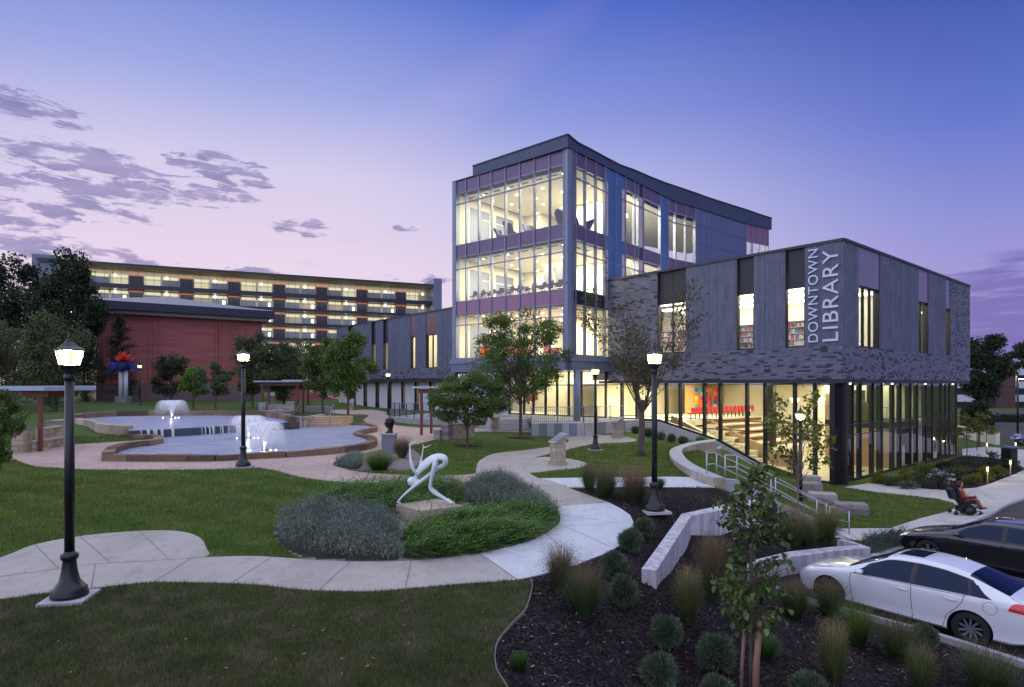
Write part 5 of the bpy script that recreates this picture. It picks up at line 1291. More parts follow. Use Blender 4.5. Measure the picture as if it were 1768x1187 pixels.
# far planter block
x, y, _ = W(550, 712, 2.95); mb = MB(); mb.box((x, y, 3.2), (2.3, 1.0, .6), .05); tag(mb.build('stone_bench', M['stone_grey'], None, off=(0, 0, 0)), 'long pale stone slab seat on the lawn above the pond steps', 'bench')

# ---- fountains
a = N('fountain_water'); c = a.n('ShaderNodeBsdfTranslucent', {'Color': (.9, .92, .95, 1)}).outputs[0]; d_ = a.n('ShaderNodeBsdfDiffuse', {'Color': (.9, .92, .95, 1)}).outputs[0]; t_ = a.n('ShaderNodeBsdfTransparent').outputs[0]
mx = a.n('ShaderNodeMixShader', {0: .5, 1: c, 2: d_}).outputs[0]; M['spray'] = a.end(a.n('ShaderNodeMixShader', {0: .62, 1: mx, 2: t_}).outputs[0])
a = N('fountain_mist'); c = a.n('ShaderNodeBsdfTranslucent', {'Color': (.9, .92, .95, 1)}).outputs[0]; t_ = a.n('ShaderNodeBsdfTransparent').outputs[0]
lw = a.n('ShaderNodeLayerWeight', {'Blend': .5}).outputs['Facing']; f_ = a.math('MULTIPLY', a.noise(3, 4, .6, mapping=(1, 1, .3)), a.math('SUBTRACT', 1.05, lw)); M['mist'] = a.end(a.n('ShaderNodeMixShader', {0: a.math('MULTIPLY', a.math('MULTIPLY', f_, .75), a.math('POWER', a.math('DIVIDE', a.n('ShaderNodeSeparateXYZ', {0: a.co}).outputs[2], 1.2, True), 1.6)), 1: t_, 2: c}).outputs[0])
a = N('fountain_veil'); c = a.n('ShaderNodeBsdfTranslucent', {'Color': (.92, .94, .95, 1)}).outputs[0]; t_ = a.n('ShaderNodeBsdfTransparent').outputs[0]
M['veil'] = a.end(a.n('ShaderNodeMixShader', {0: a.math('MULTIPLY', a.noise(9, 4, .6, mapping=(1, 1, .1)), .95), 1: t_, 2: c}).outputs[0])
def fountain(loc, hgt, rad, label, power):
    r_ = empty('fountain_jet', loc, 0, label, 'fountain', 'fountain jets in the ponds'); rnd = random.Random(int(loc[0] * 10)); V = []; Fq = []
    path = lambda t, R, hh: (R * t ** 1.12 * 1.05 + .02, hh * (1 - (2 * t - 1) ** 2))
    for k in range(650):
        a_ = rnd.random() * 2 * math.pi; R = rad * rnd.gauss(1.0, .05); hh = hgt * rnd.uniform(.94, 1.03); te = rnd.uniform(.42, .80)
        n_ = 12; w_ = rnd.uniform(.003, .008); b = len(V); ca, sa_ = math.cos(a_), math.sin(a_)
        for j in range(n_):
            t = te * j / (n_ - 1); rr, z = path(t, R, hh); ww = w_ * (.5 + 2.2 * t) * (1 if t < .7 else max(.15, (1 - t) / .3))
            V += [(rr * ca - ww * sa_, rr * sa_ + ww * ca, z), (rr * ca + ww * sa_, rr * sa_ - ww * ca, z)]
        Fq += [(b + 2 * j, b + 2 * j + 1, b + 2 * j + 3, b + 2 * j + 2) for j in range(n_ - 1)]
    o = fastmesh('water_jets', V, Fq, M['spray'], r_); o['kind'] = 'stuff'
    for nm, t0, t1_, mt in (('rising_water', 0.02, .42, 'veil'), ('falling_water', .42, 1.0, 'mist')):
        for sc in (1.0, .93):
            vs = []; m_ = 36; n_ = 12; mb = MB()
            for j in range(n_):
                r0, z = path(t0 + (t1_ - t0) * j / (n_ - 1), rad * sc, hgt * (.98 if sc == 1 else .9))
                for k in range(m_): an = 2 * math.pi * k / m_; vs.append((r0 * math.cos(an), r0 * math.sin(an), z))
            mb.add(vs, [(i * m_ + k, i * m_ + (k + 1) % m_, (i + 1) * m_ + (k + 1) % m_, (i + 1) * m_ + k) for i in range(n_ - 1) for k in range(m_)], 0, True)
            mb.build(nm, M[mt], r_, off=(0, 0, 0))
    mb = MB(); mb.lathe([(.16, -.04), (.16, .03), (.07, .06), (.05, .12)], (0, 0, 0), 12); mb.build('nozzle', M['black'], r_, off=(0, 0, 0))
    for s in (-.55, .5, .28):
        mb = MB(); mb.lathe([(.03, -.03), (.04, .03), (.03, .05)], (s, -.12 + .2 * s, 0), 10); mb.build('pond_light', M['lampcool'], r_, off=(0, 0, 0))
    l = bpy.data.lights.new('fountain_lamp', 'POINT'); l.energy = power; l.color = (1, .98, .90); l.shadow_soft_size = .08
    o = bpy.data.objects.new('fountain_lamp', l); COL.objects.link(o); o.location = (loc[0], loc[1] - .05, loc[2] + .22)
w1 = W(297, 722, ZWU); fountain(w1, 1.30, 1.35, 'white umbrella fountain jet in the upper pond behind the weir', 26)
w2 = W(430, 757, ZWL); fountain(w2, 1.20, 1.22, 'white fountain jet half hidden behind the lamp post in the lower pond', 26)
w3 = W(457, 778, ZWL); fountain(w3, 1.25, 1.05, 'nearest white fountain jet with spotlights in the lower pond', 26)

# ---- lamp posts
M['lampglass'] = None
a = N('lantern_glass'); e = a.n('ShaderNodeEmission', {'Color': (.88, 1.0, .30, 1), 'Strength': 2.3}).outputs[0]; M['lampglass'] = a.end(e)
def lamp_post(loc, label, power=55, rz=0.2):
    r_ = empty('street_lamp', loc, rz, label, 'street lamp', 'black lantern lamp posts round the garden')
    mb = MB(); mb.box((0, 0, .03), (.66, .66, .06)); mb.build('footing', M['conc'], r_, off=(0, 0, 0))
    mb = MB(); mb.lathe([(.27, .08), (.27, .12), (.25, .15), (.255, .19), (.215, .23), (.15, .32), (.115, .48), (.10, .62), (.10, .66), (.125, .68), (.13, .72), (.125, .76), (.085, .78), (.08, .80)], (0, 0, 0), 20); mb.build('post_base', M['black'], r_, off=(0, 0, 0))
    mb = MB(); mb.lathe([(.074, .79), (.072, 2.2), (.066, 3.60)], (0, 0, 0), 16)
    for k in range(0): pass
    mb.build('pole', M['black'], r_, off=(0, 0, 0))
    mb = MB(); mb.lathe([(.072, 3.601), (.085, 3.64), (.085, 3.70), (.075, 3.72), (.15, 3.80), (.155, 3.86), (.16, 3.862), (.14, 3.865)], (0, 0, 0), 6); 
    for k in range(6):
        an = 2 * math.pi * k / 6; c_, s_ = math.cos(an), math.sin(an)
        mb.tube([(.152 * c_, .152 * s_, 3.86), (.215 * c_, .215 * s_, 4.10)], .008, 4, smooth=False)
    mb.build('lantern_frame', M['black'], r_, off=(0, 0, 0))
    for k in range(6):
        a0, a1 = 2 * math.pi * k / 6 + .045, 2 * math.pi * (k + 1) / 6 - .045
        mb = MB(); vs = []
        for rr, z in ((.146, 3.868), (.206, 4.095)):
            for an in (a0, a1): vs.append((rr * math.cos(an), rr * math.sin(an), z))
        vs += [(x * .97, y * .97, z) for x, y, z in vs]
        mb.add(vs, [(0, 1, 3, 2), (4, 6, 7, 5)]); mb.build('lantern_glass', M['lampglass'], r_, off=(0, 0, 0))
    mb = MB(); mb.lathe([(.235, 4.098), (.24, 4.12), (.15, 4.17), (.07, 4.24), (.05, 4.27), (.05, 4.29), (.025, 4.31), (.03, 4.33), (.018, 4.36), (.004, 4.44)], (0, 0, 0), 6, smooth=False); mb.build('lantern_roof', M['black'], r_, off=(0, 0, 0))
    l = bpy.data.lights.new('street_lamp_bulb', 'POINT'); l.energy = power; l.color = (.97, 1.0, .62); l.shadow_soft_size = .10
    o = bpy.data.objects.new('street_lamp_bulb', l); COL.objects.link(o); o.location = (loc[0], loc[1], loc[2] + 3.78)
    o.location.z = loc[2] + 3.98
    for ch in CH[r_.name]:
        if ch.name.startswith('lantern_glass'): ch.visible_shadow = True
    return r_
def at_px(px, py, z): return W(px, py, z)
def lamp_px(px, py, label, z=None, power=200):
    p = G(px, py) if z is None else W(px, py, z); p = (p[0], p[1], (tz(p[0], p[1]) if z is None else z)); return lamp_post(p, label, power)
lamp_px(120, 1036, 'nearest black lamp post on the lawn by the lower path', power=560)
lamp_px(420, 808, 'black lamp post between the pond rim and the lawn', power=560)
lamp_px(1130, 885, 'black lamp post in the mulch bed near the concrete retaining wall', power=560)
lamp_px(1028, 778, 'black lamp post on the lawn beside the stone lectern pads')
lamp_px(670, 721, 'black lamp post by the curved patio fence', 2.44, power=200)
lamp_post((11.65, 24.8, .24), 'black lamp post by the garden stair in front of the corner glass', 500)
lamp_post(W(241, 702, 3.35), 'small distant lamp post beside the red and blue spike sculpture', 60)
lamp_post((-24.9, 75, 2.7), 'farthest lamp post, among the trees behind the pond shelter', 50)

# ---- stone lecterns
def lectern(px, py, label, z=None, rz=0.5, s=1.0):
    p = G(px, py) if z is None else W(px, py, z); zz = tz(p[0], p[1]) if z is None else z
    r_ = empty('stone_lectern', (p[0], p[1], zz), rz, label, 'lectern', 'stone lecterns with sloping plaques beside the paths'); rnd = random.Random(int(px))
    mb = MB(); mb.bbox(-.30 * s, .30 * s, -.30 * s, .30 * s, 0, .16); mb.build('stone', M['stone'], r_, off=(0, 0, 0))
    for r in range(4):
        cut = rnd.uniform(-.08, .08)
        for x0, x1 in ((-.25, cut - .006), (cut + .006, .25)):
            mb = MB(); mb.bbox(x0 * s, x1 * s, -.25 * s, .25 * s, .165 + r * .19, .165 + (r + 1) * .19 - .01); mb.build('stone', M['stone'], r_, off=(0, 0, 0))
    mb = MB(); vs = [(x * s, y * s, z) for x in (-.25, .25) for y, z in ((-.25, .925), (.25, .925), (-.25, .93), (.25, 1.25))]
    mb.add(vs, [(0, 1, 3, 2), (4, 6, 7, 5), (0, 2, 6, 4), (1, 5, 7, 3), (2, 3, 7, 6), (0, 4, 5, 1)]); mb.build('stone', M['stone'], r_, off=(0, 0, 0))
    mb = MB(); mb.box((0, -.01, 1.12), (.62 * s, .70 * s, .05), 0, 0, math.atan2(.32, .5)); mb.build('plaque', M['stone_grey'], r_, off=(0, 0, 0))
    mb = MB(); mb.box((0, -.025, 1.155), (.46 * s, .5 * s, .012), 0, 0, math.atan2(.32, .5)); mb.build('sign_plate', M['fascia'], r_, off=(0, 0, 0))
lectern(963, 803, 'tan stone lectern on the round pad beside the main path', rz=-1.2)
lectern(1067, 757, 'tan stone lectern in front of the terrace wall corner', rz=-1.2)
lectern(606, 711, 'small stone lectern by the bend of the far walkway', 2.7, rz=.3)
lectern(854, 746, 'stone lectern at the left foot of the terrace steps', 2.3, rz=.3)
lectern(469, 699, 'stone lectern standing inside the pond shelter', 3.3, rz=.2)

# ---- shelters with louvred roofs
M['steelred'] = mat('rust_red_steel', (.13, .035, .022), .5, .12, 4, .05)
M['slat'] = mat('pale_blue_slat', (.36, .42, .52), .5, .08, 3, .03)
def shelter(c, w, dep, h, rz, label, nsl=14):
    r_ = empty('garden_shelter', c, rz, label, 'shelter', 'garden shelters with slatted steel roofs')
    for sx in (-1, 1):
        for sy in (-1, 1):
            mb = MB(); mb.bbox(sx * w * .36 - .07, sx * w * .36 + .07, sy * dep * .3 - .07, sy * dep * .3 + .07, 0, h - .3); mb.build('post', M['steelred'], r_, off=(0, 0, 0))
    for sy in (-1, 1):
        mb = MB(); mb.bbox(-w * .42, w * .42, sy * dep * .3 - .05, sy * dep * .3 + .05, h - .298, h - .05); mb.build('beam', M['steelred'], r_, off=(0, 0, 0))
    mb = MB(); mb.bbox(-w / 2, w * .08, -dep / 2, dep / 2, h + .0, h + .11); mb.build('roof', M['slat'], r_, off=(0, 0, 0))
    for s_ in (-1, 1): mb = MB(); mb.bbox(w * .081, w / 2, s_ * dep / 2 - .04, s_ * dep / 2 + .04, h, h + .2); mb.build('roof_rail', M['slat'], r_, off=(0, 0, 0))
    for k in range(nsl):
        x = w * .1 + (w * .4) * k / (nsl - 1) - .03; mb = MB(); mb.box((x, 0, h + .1), (.05, dep - .09, .2), 0, 0, 0, .25); mb.build('slat', M['slat'], r_, off=(0, 0, 0))
    return r_
M['slat']
p = W(72, 745, 2.45); shelter((-22.7, 28.3, 2.45), 5.0, 3.0, 2.80, -.06, 'slatted roof shelter at the left edge over the stone bench')
shelter((-20.2, 54.2, 3.0), 4.2, 2.6, 2.75, .03, 'slatted roof shelter behind the far end of the pond', 12)
shelter((-4.3, 38.4, 2.35), 3.2, 2.4, 2.95, -.3, 'blue roofed shelter between the patio fence and the small tree', 10)
# stone seat walls of the shelters
BN = empty('stone_bench', (-20.5, 26.8, 2.45), label='L-shaped tan stone bench with end pillars under the left shelter', cat='bench')
a0 = Vector(W(28, 785, 2.45)[:2]); a1 = Vector(W(48, 785, 2.45)[:2]); blockwall(a0, a1, 2.4, 3.55, .55, BN, .22, .4, 'stone', cap=.07)
b0 = Vector(W(50, 784, 2.45)[:2]); b1 = Vector(W(112, 773, 2.45)[:2]); blockwall(b0, b1, 2.4, 2.92, .55, BN, .25, .45, 'stone', cap=.07)
c0_ = Vector(W(60, 776, 2.45)[:2]) + Vector((0, .3)); c1_ = Vector(W(97, 768, 2.45)[:2]) + Vector((0, .3)); blockwall(c0_, c1_, 2.4, 3.35, .35, BN, .22, .4, 'stone', cap=.06)
d0_ = Vector(W(84, 767, 2.45)[:2]) + Vector((0, .2)); d1_ = Vector(W(109, 763, 2.45)[:2]) + Vector((0, .2)); blockwall(d0_, d1_, 2.4, 3.58, .5, BN, .22, .4, 'stone', cap=.07)
BN = empty('stone_bench', (-19.8, 52, 3.0), label='grey stone bench wall with two pillars under the far pond shelter', cat='bench')
for (q0, q1, z1, th) in (((450, 716), (462, 716), 3.9, .8), ((497, 716), (511, 716), 4.0, .8), ((462.5, 716), (496.5, 716), 3.75, .4), ((455, 719), (505, 719), 3.35, .5)):
    blockwall(W(*q0, 2.95)[:2], W(*q1, 2.95)[:2], 2.9, z1, th, BN, .25, .5, 'stone_grey', cap=.07)
BN = empty('stone_bench', (-4.0, 35.6, 2.3), label='stone seat wall with grey pillar and golden face beside the small tree', cat='bench')
blockwall(W(753, 760, 2.3)[:2], W(764, 760.5, 2.3)[:2], 2.2, 2.85, .6, BN, .2, .4, 'stone_grey', cap=.07)
blockwall(W(765, 760, 2.3)[:2], W(778, 760.5, 2.3)[:2], 2.2, 3.36, .6, BN, .2, .35, 'stone_grey', cap=.08)
blockwall(W(779, 760, 2.3)[:2], W(815, 756, 2.3)[:2], 2.2, 3.15, .4, BN, .18, .35, 'stone', cap=.06)

# ---- retaining walls of the mulch bed, garden stair, curved seats, stone blocks
def topwall(pix_poly, z, zb, root, m='conc', name='wall_panel'):
    P = [W(px, py, z)[:2] for px, py in pix_poly]
    ar = sum(P[i][0] * P[(i + 1) % len(P)][1] - P[(i + 1) % len(P)][0] * P[i][1] for i in range(len(P)))
    if ar < 0: P = P[::-1]
    mb = MB(); mb.prism(P, zb, z); return mb.build(name, M[m], root)
a = N('board_marked_concrete'); st = a.noise(1.6, 3, .5, mapping=(3.2, 3.2, .12)); n2 = a.noise(5, 6, .65)
b = a.ramp(st, [(.34, (.36, .35, .40)), (.5, (.50, .49, .51)), (.6, (.43, .42, .47)), (.7, (.55, .54, .54))], 'CONSTANT'); b = a.mix(.5, b, a.ramp(n2, [(.3, (.75,) * 3), (.7, (1.1,) * 3)]), 'MULTIPLY')
M['boardconc'] = a.end(a.bsdf(base=b, rough=.85, normal=a.bump(a.noise(25, 4, .6), .25, .01)))
W1 = empty('retaining_wall', W(1140, 985, 2.15), label='bent board-marked concrete retaining wall with a low nose in the mulch', cat='wall')
topwall([(1107.7, 982.4), (1133.5, 985), (1193, 891.4), (1176.5, 887.7)], 2.15, .8, W1, 'boardconc')
topwall([(1176.9, 887.5), (1193.4, 891.2), (1262, 878), (1262, 869)], 2.149, .8, W1, 'boardconc')
topwall([(1262.3, 869), (1262.3, 877.9), (1318, 868), (1316, 861)], 2.148, .6, W1, 'boardconc')
W2 = empty('retaining_wall', W(1503, 945, .86), label='lower concrete retaining wall in front of the white sedan', cat='wall')
topwall([(1290, 982), (1360, 963), (1360, 953), (1290, 970)], .86+.16, -.1, W2, 'boardconc')
topwall([(1360.4, 952.9), (1360.4, 962.9), (1440, 952), (1440, 944)], 1.019, -.1, W2, 'boardconc')
topwall([(1440.4, 943.9), (1440.4, 951.9), (1503, 946), (1484, 941.5)], 1.018, -.1, W2, 'boardconc')
topwall([(1484.2, 941.3), (1503.4, 945.8), (1456, 930), (1445, 932)], 1.017, -.1, W2, 'boardconc')
GS = empty('garden_stair', (9.4, 21.8, 1.1), label='straight concrete garden stair going down between the metal handrails', cat='stair')
fa, fb_ = Vector((7.3, 22.25)), Vector((11.6, 21.9)); na, nb_ = Vector((7.75, 21.25)), Vector((11.2, 20.75)); NS = 12
for k in range(NS):
    t0, t1_ = k / NS, (k + 1.12) / NS; q0, q1, q2_, q3 = na.lerp(nb_, t0), na.lerp(nb_, min(1, t1_)), fa.lerp(fb_, min(1, t1_)), fa.lerp(fb_, t0)
    z = 2.10 - (2.1 - .18) * (k + 1) / (NS + .0); mb = MB(); mb.prism([tuple(q0), tuple(q1), tuple(q2_), tuple(q3)], max(-.2, z - .5), z); mb.build('step', M['newpath'], GS)
for (p_, q_, w_) in ((na, nb_, .16), (fa, fb_, .16)):
    d = (q_ - p_).normalized(); n_ = Vector((-d.y, d.x)) * w_; sgn = -1 if p_ is na else 1
    vs = []
    for pt, z in ((p_ - d * .6, 2.28), (p_, 2.24), (q_, .42), (q_ + d * .3, .3)):
        for o in (sgn * .02, sgn * 1.5): vs += [(pt.x + n_.x * o, pt.y + n_.y * o, z - 1.1), (pt.x + n_.x * o, pt.y + n_.y * o, z)]
    mb = MB()
    for i in range(3): b_ = 4 * i; mb.add(vs[b_:b_ + 8], [(0, 1, 5, 4), (2, 6, 7, 3), (1, 3, 7, 5), (0, 4, 6, 2)] + ([(0, 2, 3, 1)] if i == 0 else []) + ([(4, 5, 7, 6)] if i == 2 else []))
    mb.build('cheek_wall', M['conc'], GS)
M['galv'] = mat('galvanised_steel', (.42, .45, .50), .35, .08, 6, .02, metal=.6)
def handrail(path, label, posts, h=.90):
    x, y, z = path[0]; r_ = empty('stair_handrail', (x, y, z), 0, label, 'handrail')
    for hh in (h, h * .55):
        mb = MB(); mb.tube([(x, y, z + hh) for x, y, z in path], .019, 8); mb.build('rail', M['galv'], r_)
    for t in posts:
        i = min(int(t), len(path) - 2); f = t - i; a_, b_ = Vector(path[i]), Vector(path[i + 1]); p = a_.lerp(b_, f); mb = MB(); mb.tube([(p.x, p.y, p.z - .08), (p.x, p.y, p.z + h)], .024, 8); mb.build('post', M['galv'], r_)
handrail([(6.98, 22.0, 2.16), (7.3, 22.15, 2.16), (11.1, 21.45, .35), (11.75, 21.4, .22)], 'longer metal handrail along the far side of the garden stair', [0, 1.02, 1.5, 2, 3])
handrail([(7.43, 21.4, 2.16), (7.75, 21.3, 2.16), (10.3, 20.75, .72), (10.6, 20.7, .62)], 'shorter metal handrail along the near side of the garden stair', [0, 1.02, 1.5, 2, 3])
AM = empty('amphitheatre_seat', W(1170, 790, 2.25), label='curved two-tier stone seat wall below the lawn beside the glass', cat='seat wall')
outr = smooth([(1236, 760), (1203, 764), (1172, 771.5), (1156, 781), (1163, 796), (1187, 811), (1209, 820), (1232, 828)], 4, False)
innr = smooth([(1236, 764), (1212, 767), (1191, 771.5), (1177, 780), (1187.5, 797), (1213, 812), (1232, 820), (1251, 828)], 4, False)
oo = [W(*p, 2.27)[:2] for p in outr]; ii = [W(*p, 2.27)[:2] for p in innr]
for k in range(0, len(oo) - 1, 3):
    k2 = min(k + 3, len(oo) - 1); P = oo[k:k2 + 1] + ii[k:k2 + 1][::-1]; ar = sum(P[i][0] * P[(i + 1) % len(P)][1] - P[(i + 1) % len(P)][0] * P[i][1] for i in range(len(P)))
    if ar < 0: P = P[::-1]
    mb = MB(); mb.prism(P, .6, 2.27); mb.build('stone', M['stone'], AM)
    mb = MB(); mb.prism(P, 2.272, 2.33); mb.build('capstone', M['conc'], AM)
o2 = smooth([(1244, 771), (1215, 777.5), (1196, 785), (1189, 794), (1200, 806)], 4, False); i2 = smooth([(1246, 774), (1222, 780), (1206, 787), (1198, 797), (1206, 808)], 4, False)
oo = [W(*p, 1.85)[:2] for p in o2]; ii = [W(*p, 1.85)[:2] for p in i2]
for k in range(0, len(oo) - 1, 3):
    k2 = min(k + 3, len(oo) - 1); P = oo[k:k2 + 1] + ii[k:k2 + 1][::-1]; ar = sum(P[i][0] * P[(i + 1) % len(P)][1] - P[(i + 1) % len(P)][0] * P[i][1] for i in range(len(P)))
    if ar < 0: P = P[::-1]
    mb = MB(); mb.prism(P, .4, 1.80); mb.build('stone', M['stone'], AM)
    mb = MB(); mb.prism(P, 1.802, 1.86); mb.build('capstone', M['conc'], AM)
def rough_block(c, sx, sy, sz, rz, label, seed):
    rnd = random.Random(seed); bm = bmesh.new(); bmesh.ops.create_cube(bm, size=1.0); bmesh.ops.scale(bm, vec=(sx, sy, sz), verts=bm.verts)
    bmesh.ops.bevel(bm, geom=list(bm.edges), offset=.03, segments=1, affect='EDGES'); bmesh.ops.subdivide_edges(bm, edges=[e for e in bm.edges if e.calc_length() > .25], cuts=2, use_grid_fill=True)
    for v in bm.verts:
        k = .012 if v.co.z > sz * .4 else .03; v.co += Vector((rnd.uniform(-k, k), rnd.uniform(-k, k), rnd.uniform(-.006, .006)))
    me = bpy.data.meshes.new('stone_block'); bm.to_mesh(me); bm.free(); me.materials.append(M['stone_grey']); o = bpy.data.objects.new('stone_block', me); COL.objects.link(o); o.location = (c[0], c[1], c[2] + sz / 2 - .05); o.rotation_euler = (0, 0, rz)
    tag(o, label, 'stone block', 'cut stone blocks on the lower lawn')
rough_block(W(1468, 887, .05), 1.25, .75, .50, -.25, 'largest cut stone block, alone on the lower lawn', 1)
rough_block(W(1420, 868, .08), 1.15, .75, .50, -.3, 'cut stone block second from the bottom of the diagonal row', 2)
rough_block(W(1400, 853, .1), .85, .8, .62, -.1, 'upright cut stone block touching the lawn by the lamp post', 3)
rough_block(W(1399, 840, .15), .85, .7, .62, -.05, 'topmost cut stone block nearest the glass corner pier', 4)
# ------------------------------------------------------------------ plants
RS = np.random.RandomState(11)
M['bark'] = mat('bark', (.10, .075, .06), .9, .3, 6, .6, stretch=(1, 1, .3))
M['barkpale'] = mat('pale_bark', (.20, .16, .13), .9, .25, 8, .5, stretch=(1, 1, .3))
M['leaf'] = leafmat('green_leaves', (0.051, 0.102, 0.0238), (0.1105, 0.1955, 0.0408), (0.187, 0.238, 0.051))
M['leafdark'] = leafmat('dark_leaves', (0.015, 0.03, 0.015), (0.036, 0.063, 0.027), (0.06, 0.0825, 0.03), trans=.2)
M['leafolive'] = leafmat('olive_leaves', (0.048, 0.08, 0.028), (0.11, 0.15, 0.056), (0.15, 0.17, 0.07), trans=.25)
M['leafyellow'] = leafmat('turning_leaves', (0.08, 0.12, 0.0224), (0.16, 0.208, 0.032), (0.448, 0.272, 0.048))
M['leafbright'] = leafmat('bright_green_leaves', (0.075, 0.18, 0.0225), (0.15, 0.285, 0.0375), (0.24, 0.36, 0.045))  # brighter green; lamp light on the small tree is put into this colour
M['leafbrown'] = leafmat('thin_autumn_leaves', (.05, .065, .022), (.10, .10, .035), (.20, .12, .04))
M['needle'] = leafmat('dark_needles', (0.0128, 0.0288, 0.0192), (0.0288, 0.0544, 0.032), None, trans=.1)
def leaves(points, normals_up, size, ratio=.5, droop=.3, fold=False):
    """one small rhombus per point, random attitude; arrays in, arrays out"""
    n = len(points); d = RS.normal(size=(n, 3)); d[:, 2] -= droop; d /= np.linalg.norm(d, axis=1)[:, None]
    u = RS.normal(size=(n, 3)); u[:, 2] += normals_up * 0; w = np.cross(d, u); w /= np.linalg.norm(w, axis=1)[:, None] + 1e-9
    s = size * RS.uniform(.6, 1.35, (n, 1)); L = d * s; Wd = w * s * ratio * .5
    nrm_ = np.cross(d, w) * s * .12
    V = np.stack([points, points + L * .45 + Wd + nrm_, points + L, points + L * .45 - Wd + nrm_], 1).reshape(-1, 3)
    return V, np.arange(4 * n).reshape(n, 4)
def crown_points(n, c, r, seed, clumps=26, shell=.55, cr=.30, low=-1.0):
    rs = np.random.RandomState(seed); cs = []
    while len(cs) < clumps:
        p = rs.uniform(-1, 1, 3); q = np.linalg.norm(p)
        if q > 1 or q < shell * rs.rand() ** .3 or p[2] < low: continue
        cs.append(p)
    cs = np.array(cs); k = rs.randint(0, clumps, n); cr_ = rs.uniform(.6, 1.35, clumps)[k][:, None] * cr
    g = rs.normal(size=(n, 3)); g /= np.linalg.norm(g, axis=1)[:, None]; g *= (rs.rand(n, 1) ** .42) * cr_ * np.array([1.1, 1.1, .75])
    P = cs[k] + g; return np.array(c) + P * np.array(r), np.array(c) + cs * np.array(r)
def make_tree(loc, label, h, r, cz, trunk_r, n, leaf, lm, seed, bark='bark', group=None, clumps=26, cr=.30, shell=.5, fork=.35, branch=True, lean=(0, 0), cat='tree', name='tree', multi=1, ratio=.55, low=-1.0, limbs=None):
    """h total height, r = (rx, ry, rz) crown half-sizes, cz crown centre height"""
    x, y, z = loc; r_ = empty(name, (x, y, z), 0, label, cat, group); rnd = random.Random(seed)
    P, cs = crown_points(n, (lean[0], lean[1], cz), r, seed, clumps, shell, cr, low)
    mb = MB(); fz = h * fork; stems = []
    for m_ in range(multi):
        a_ = 2 * math.pi * m_ / max(1, multi); o = .12 if multi > 1 else 0
        base = Vector((o * math.cos(a_), o * math.sin(a_), -.1)); top = Vector((lean[0] * .4 + o * 3 * math.cos(a_), lean[1] * .4 + o * 3 * math.sin(a_), fz)); peak = Vector((lean[0] + o * 5 * math.cos(a_), lean[1] + o * 5 * math.sin(a_), cz + r[2] * .75))
        pts = [base, base.lerp(top, .1), base.lerp(top, .5) + Vector((rnd.uniform(-.03, .03), rnd.uniform(-.03, .03), 0)), top, top.lerp(peak, .35), top.lerp(peak, .7) + Vector((rnd.uniform(-.1, .1), rnd.uniform(-.1, .1), 0)), peak]
        mb.tube(pts, [trunk_r * 1.5, trunk_r, trunk_r * .85, trunk_r * .8, trunk_r * .55, trunk_r * .3, trunk_r * .08], 8); stems.append(pts)
    mb.build('trunk', M[bark], r_, off=(0, 0, 0))
    if branch:
        br = MB()
        for i, c_ in enumerate(cs):
            e = Vector(c_); pts = stems[i % multi]; t = rnd.uniform(.0, .75); s_ = pts[3].lerp(pts[6], min(.85, max(0, t * (e.z - fz) / max(.1, cz + r[2] - fz) * 1.0))); 
            if s_.z > e.z - .05: s_ = pts[3].lerp(pts[4], rnd.random())
            mid = s_.lerp(e, .45) + Vector((0, 0, (e - s_).length * .10)); rr = trunk_r * .30
            br.tube([s_, mid, e], [rr, rr * .6, rr * .15], 5, caps=False)
            for q in range(3):
                f = e + Vector((rnd.gauss(0, 1) * r[0], rnd.gauss(0, 1) * r[1], rnd.gauss(0, .8) * r[2])) * cr * .6; br.tube([mid.lerp(e, .3 + .25 * q), f], [rr * .35, rr * .08], 4, caps=False)
        br.build('branches', M[bark], r_, off=(0, 0, 0), kind='stuff')
    V, Q = leaves(P, 1, leaf, ratio); o = fastmesh('crown', V, Q, M[lm], r_); return r_
BG = 'trees standing behind the pond and the brick hall'
# background trees on the left, each its own crown
def bgtree(px0, px1, ytop, Y, zb, label, lm, n, seed, leaf=.30, ybot=None, **kw):
    x0 = (px0 - CX) / F * Y; x1 = (px1 - CX) / F * Y; zt_ = H + (HY - ytop) / F * Y; rx = (x1 - x0) / 2; zbm = zb + .5 if ybot is None else H + (HY - ybot) / F * Y
    rz = (zt_ - zbm) / 2; kw.setdefault('clumps', 40); kw.setdefault('cr', .30)
    return make_tree(((x0 + x1) / 2, Y, zb), label, zt_ - zb, (rx * 1.02, rx * .8, rz * .94), (zt_ + zbm) / 2 - zb, max(.1, rx * .06), n, leaf, lm, seed, group=BG, **kw)
bgtree(-60, 88, 436, 72, 3.4, 'tallest dark tree at the left edge against the pink sky', 'leafdark', 15000, 21, .42, 640, clumps=55, cr=.24)
bgtree(62, 170, 440, 68, 3.4, 'dark round-topped tree in front of the far building left end', 'leafdark', 15000, 22, .38, 650, clumps=55, cr=.26)
bgtree(-40, 70, 545, 55, 3.2, 'olive tree at the left edge above the slatted shelter', 'leafolive', 9000, 23, .24, 700)
bgtree(40, 150, 535, 52, 3.2, 'olive tree directly behind the nearest lantern', 'leafolive', 9000, 24, .24, 700)
bgtree(110, 180, 565, 73, 3.3, 'lower olive tree right of the nearest lantern', 'leafolive', 7000, 25, .22, 695)
bgtree(262, 330, 612, 66, 3.2, 'round dark shrubby tree against the red brick hall', 'leafdark', 6000, 27, .22, 690)
bgtree(312, 356, 630, 56, 3.1, 'small bright green tree lit by a lamp before the brick hall', 'leafbright', 3000, 28, .20, 682, clumps=18)
bgtree(342, 402, 628, 54, 3.1, 'mid green tree just right of the small bright tree', 'leafolive', 4500, 29, .2, 685, clumps=22)
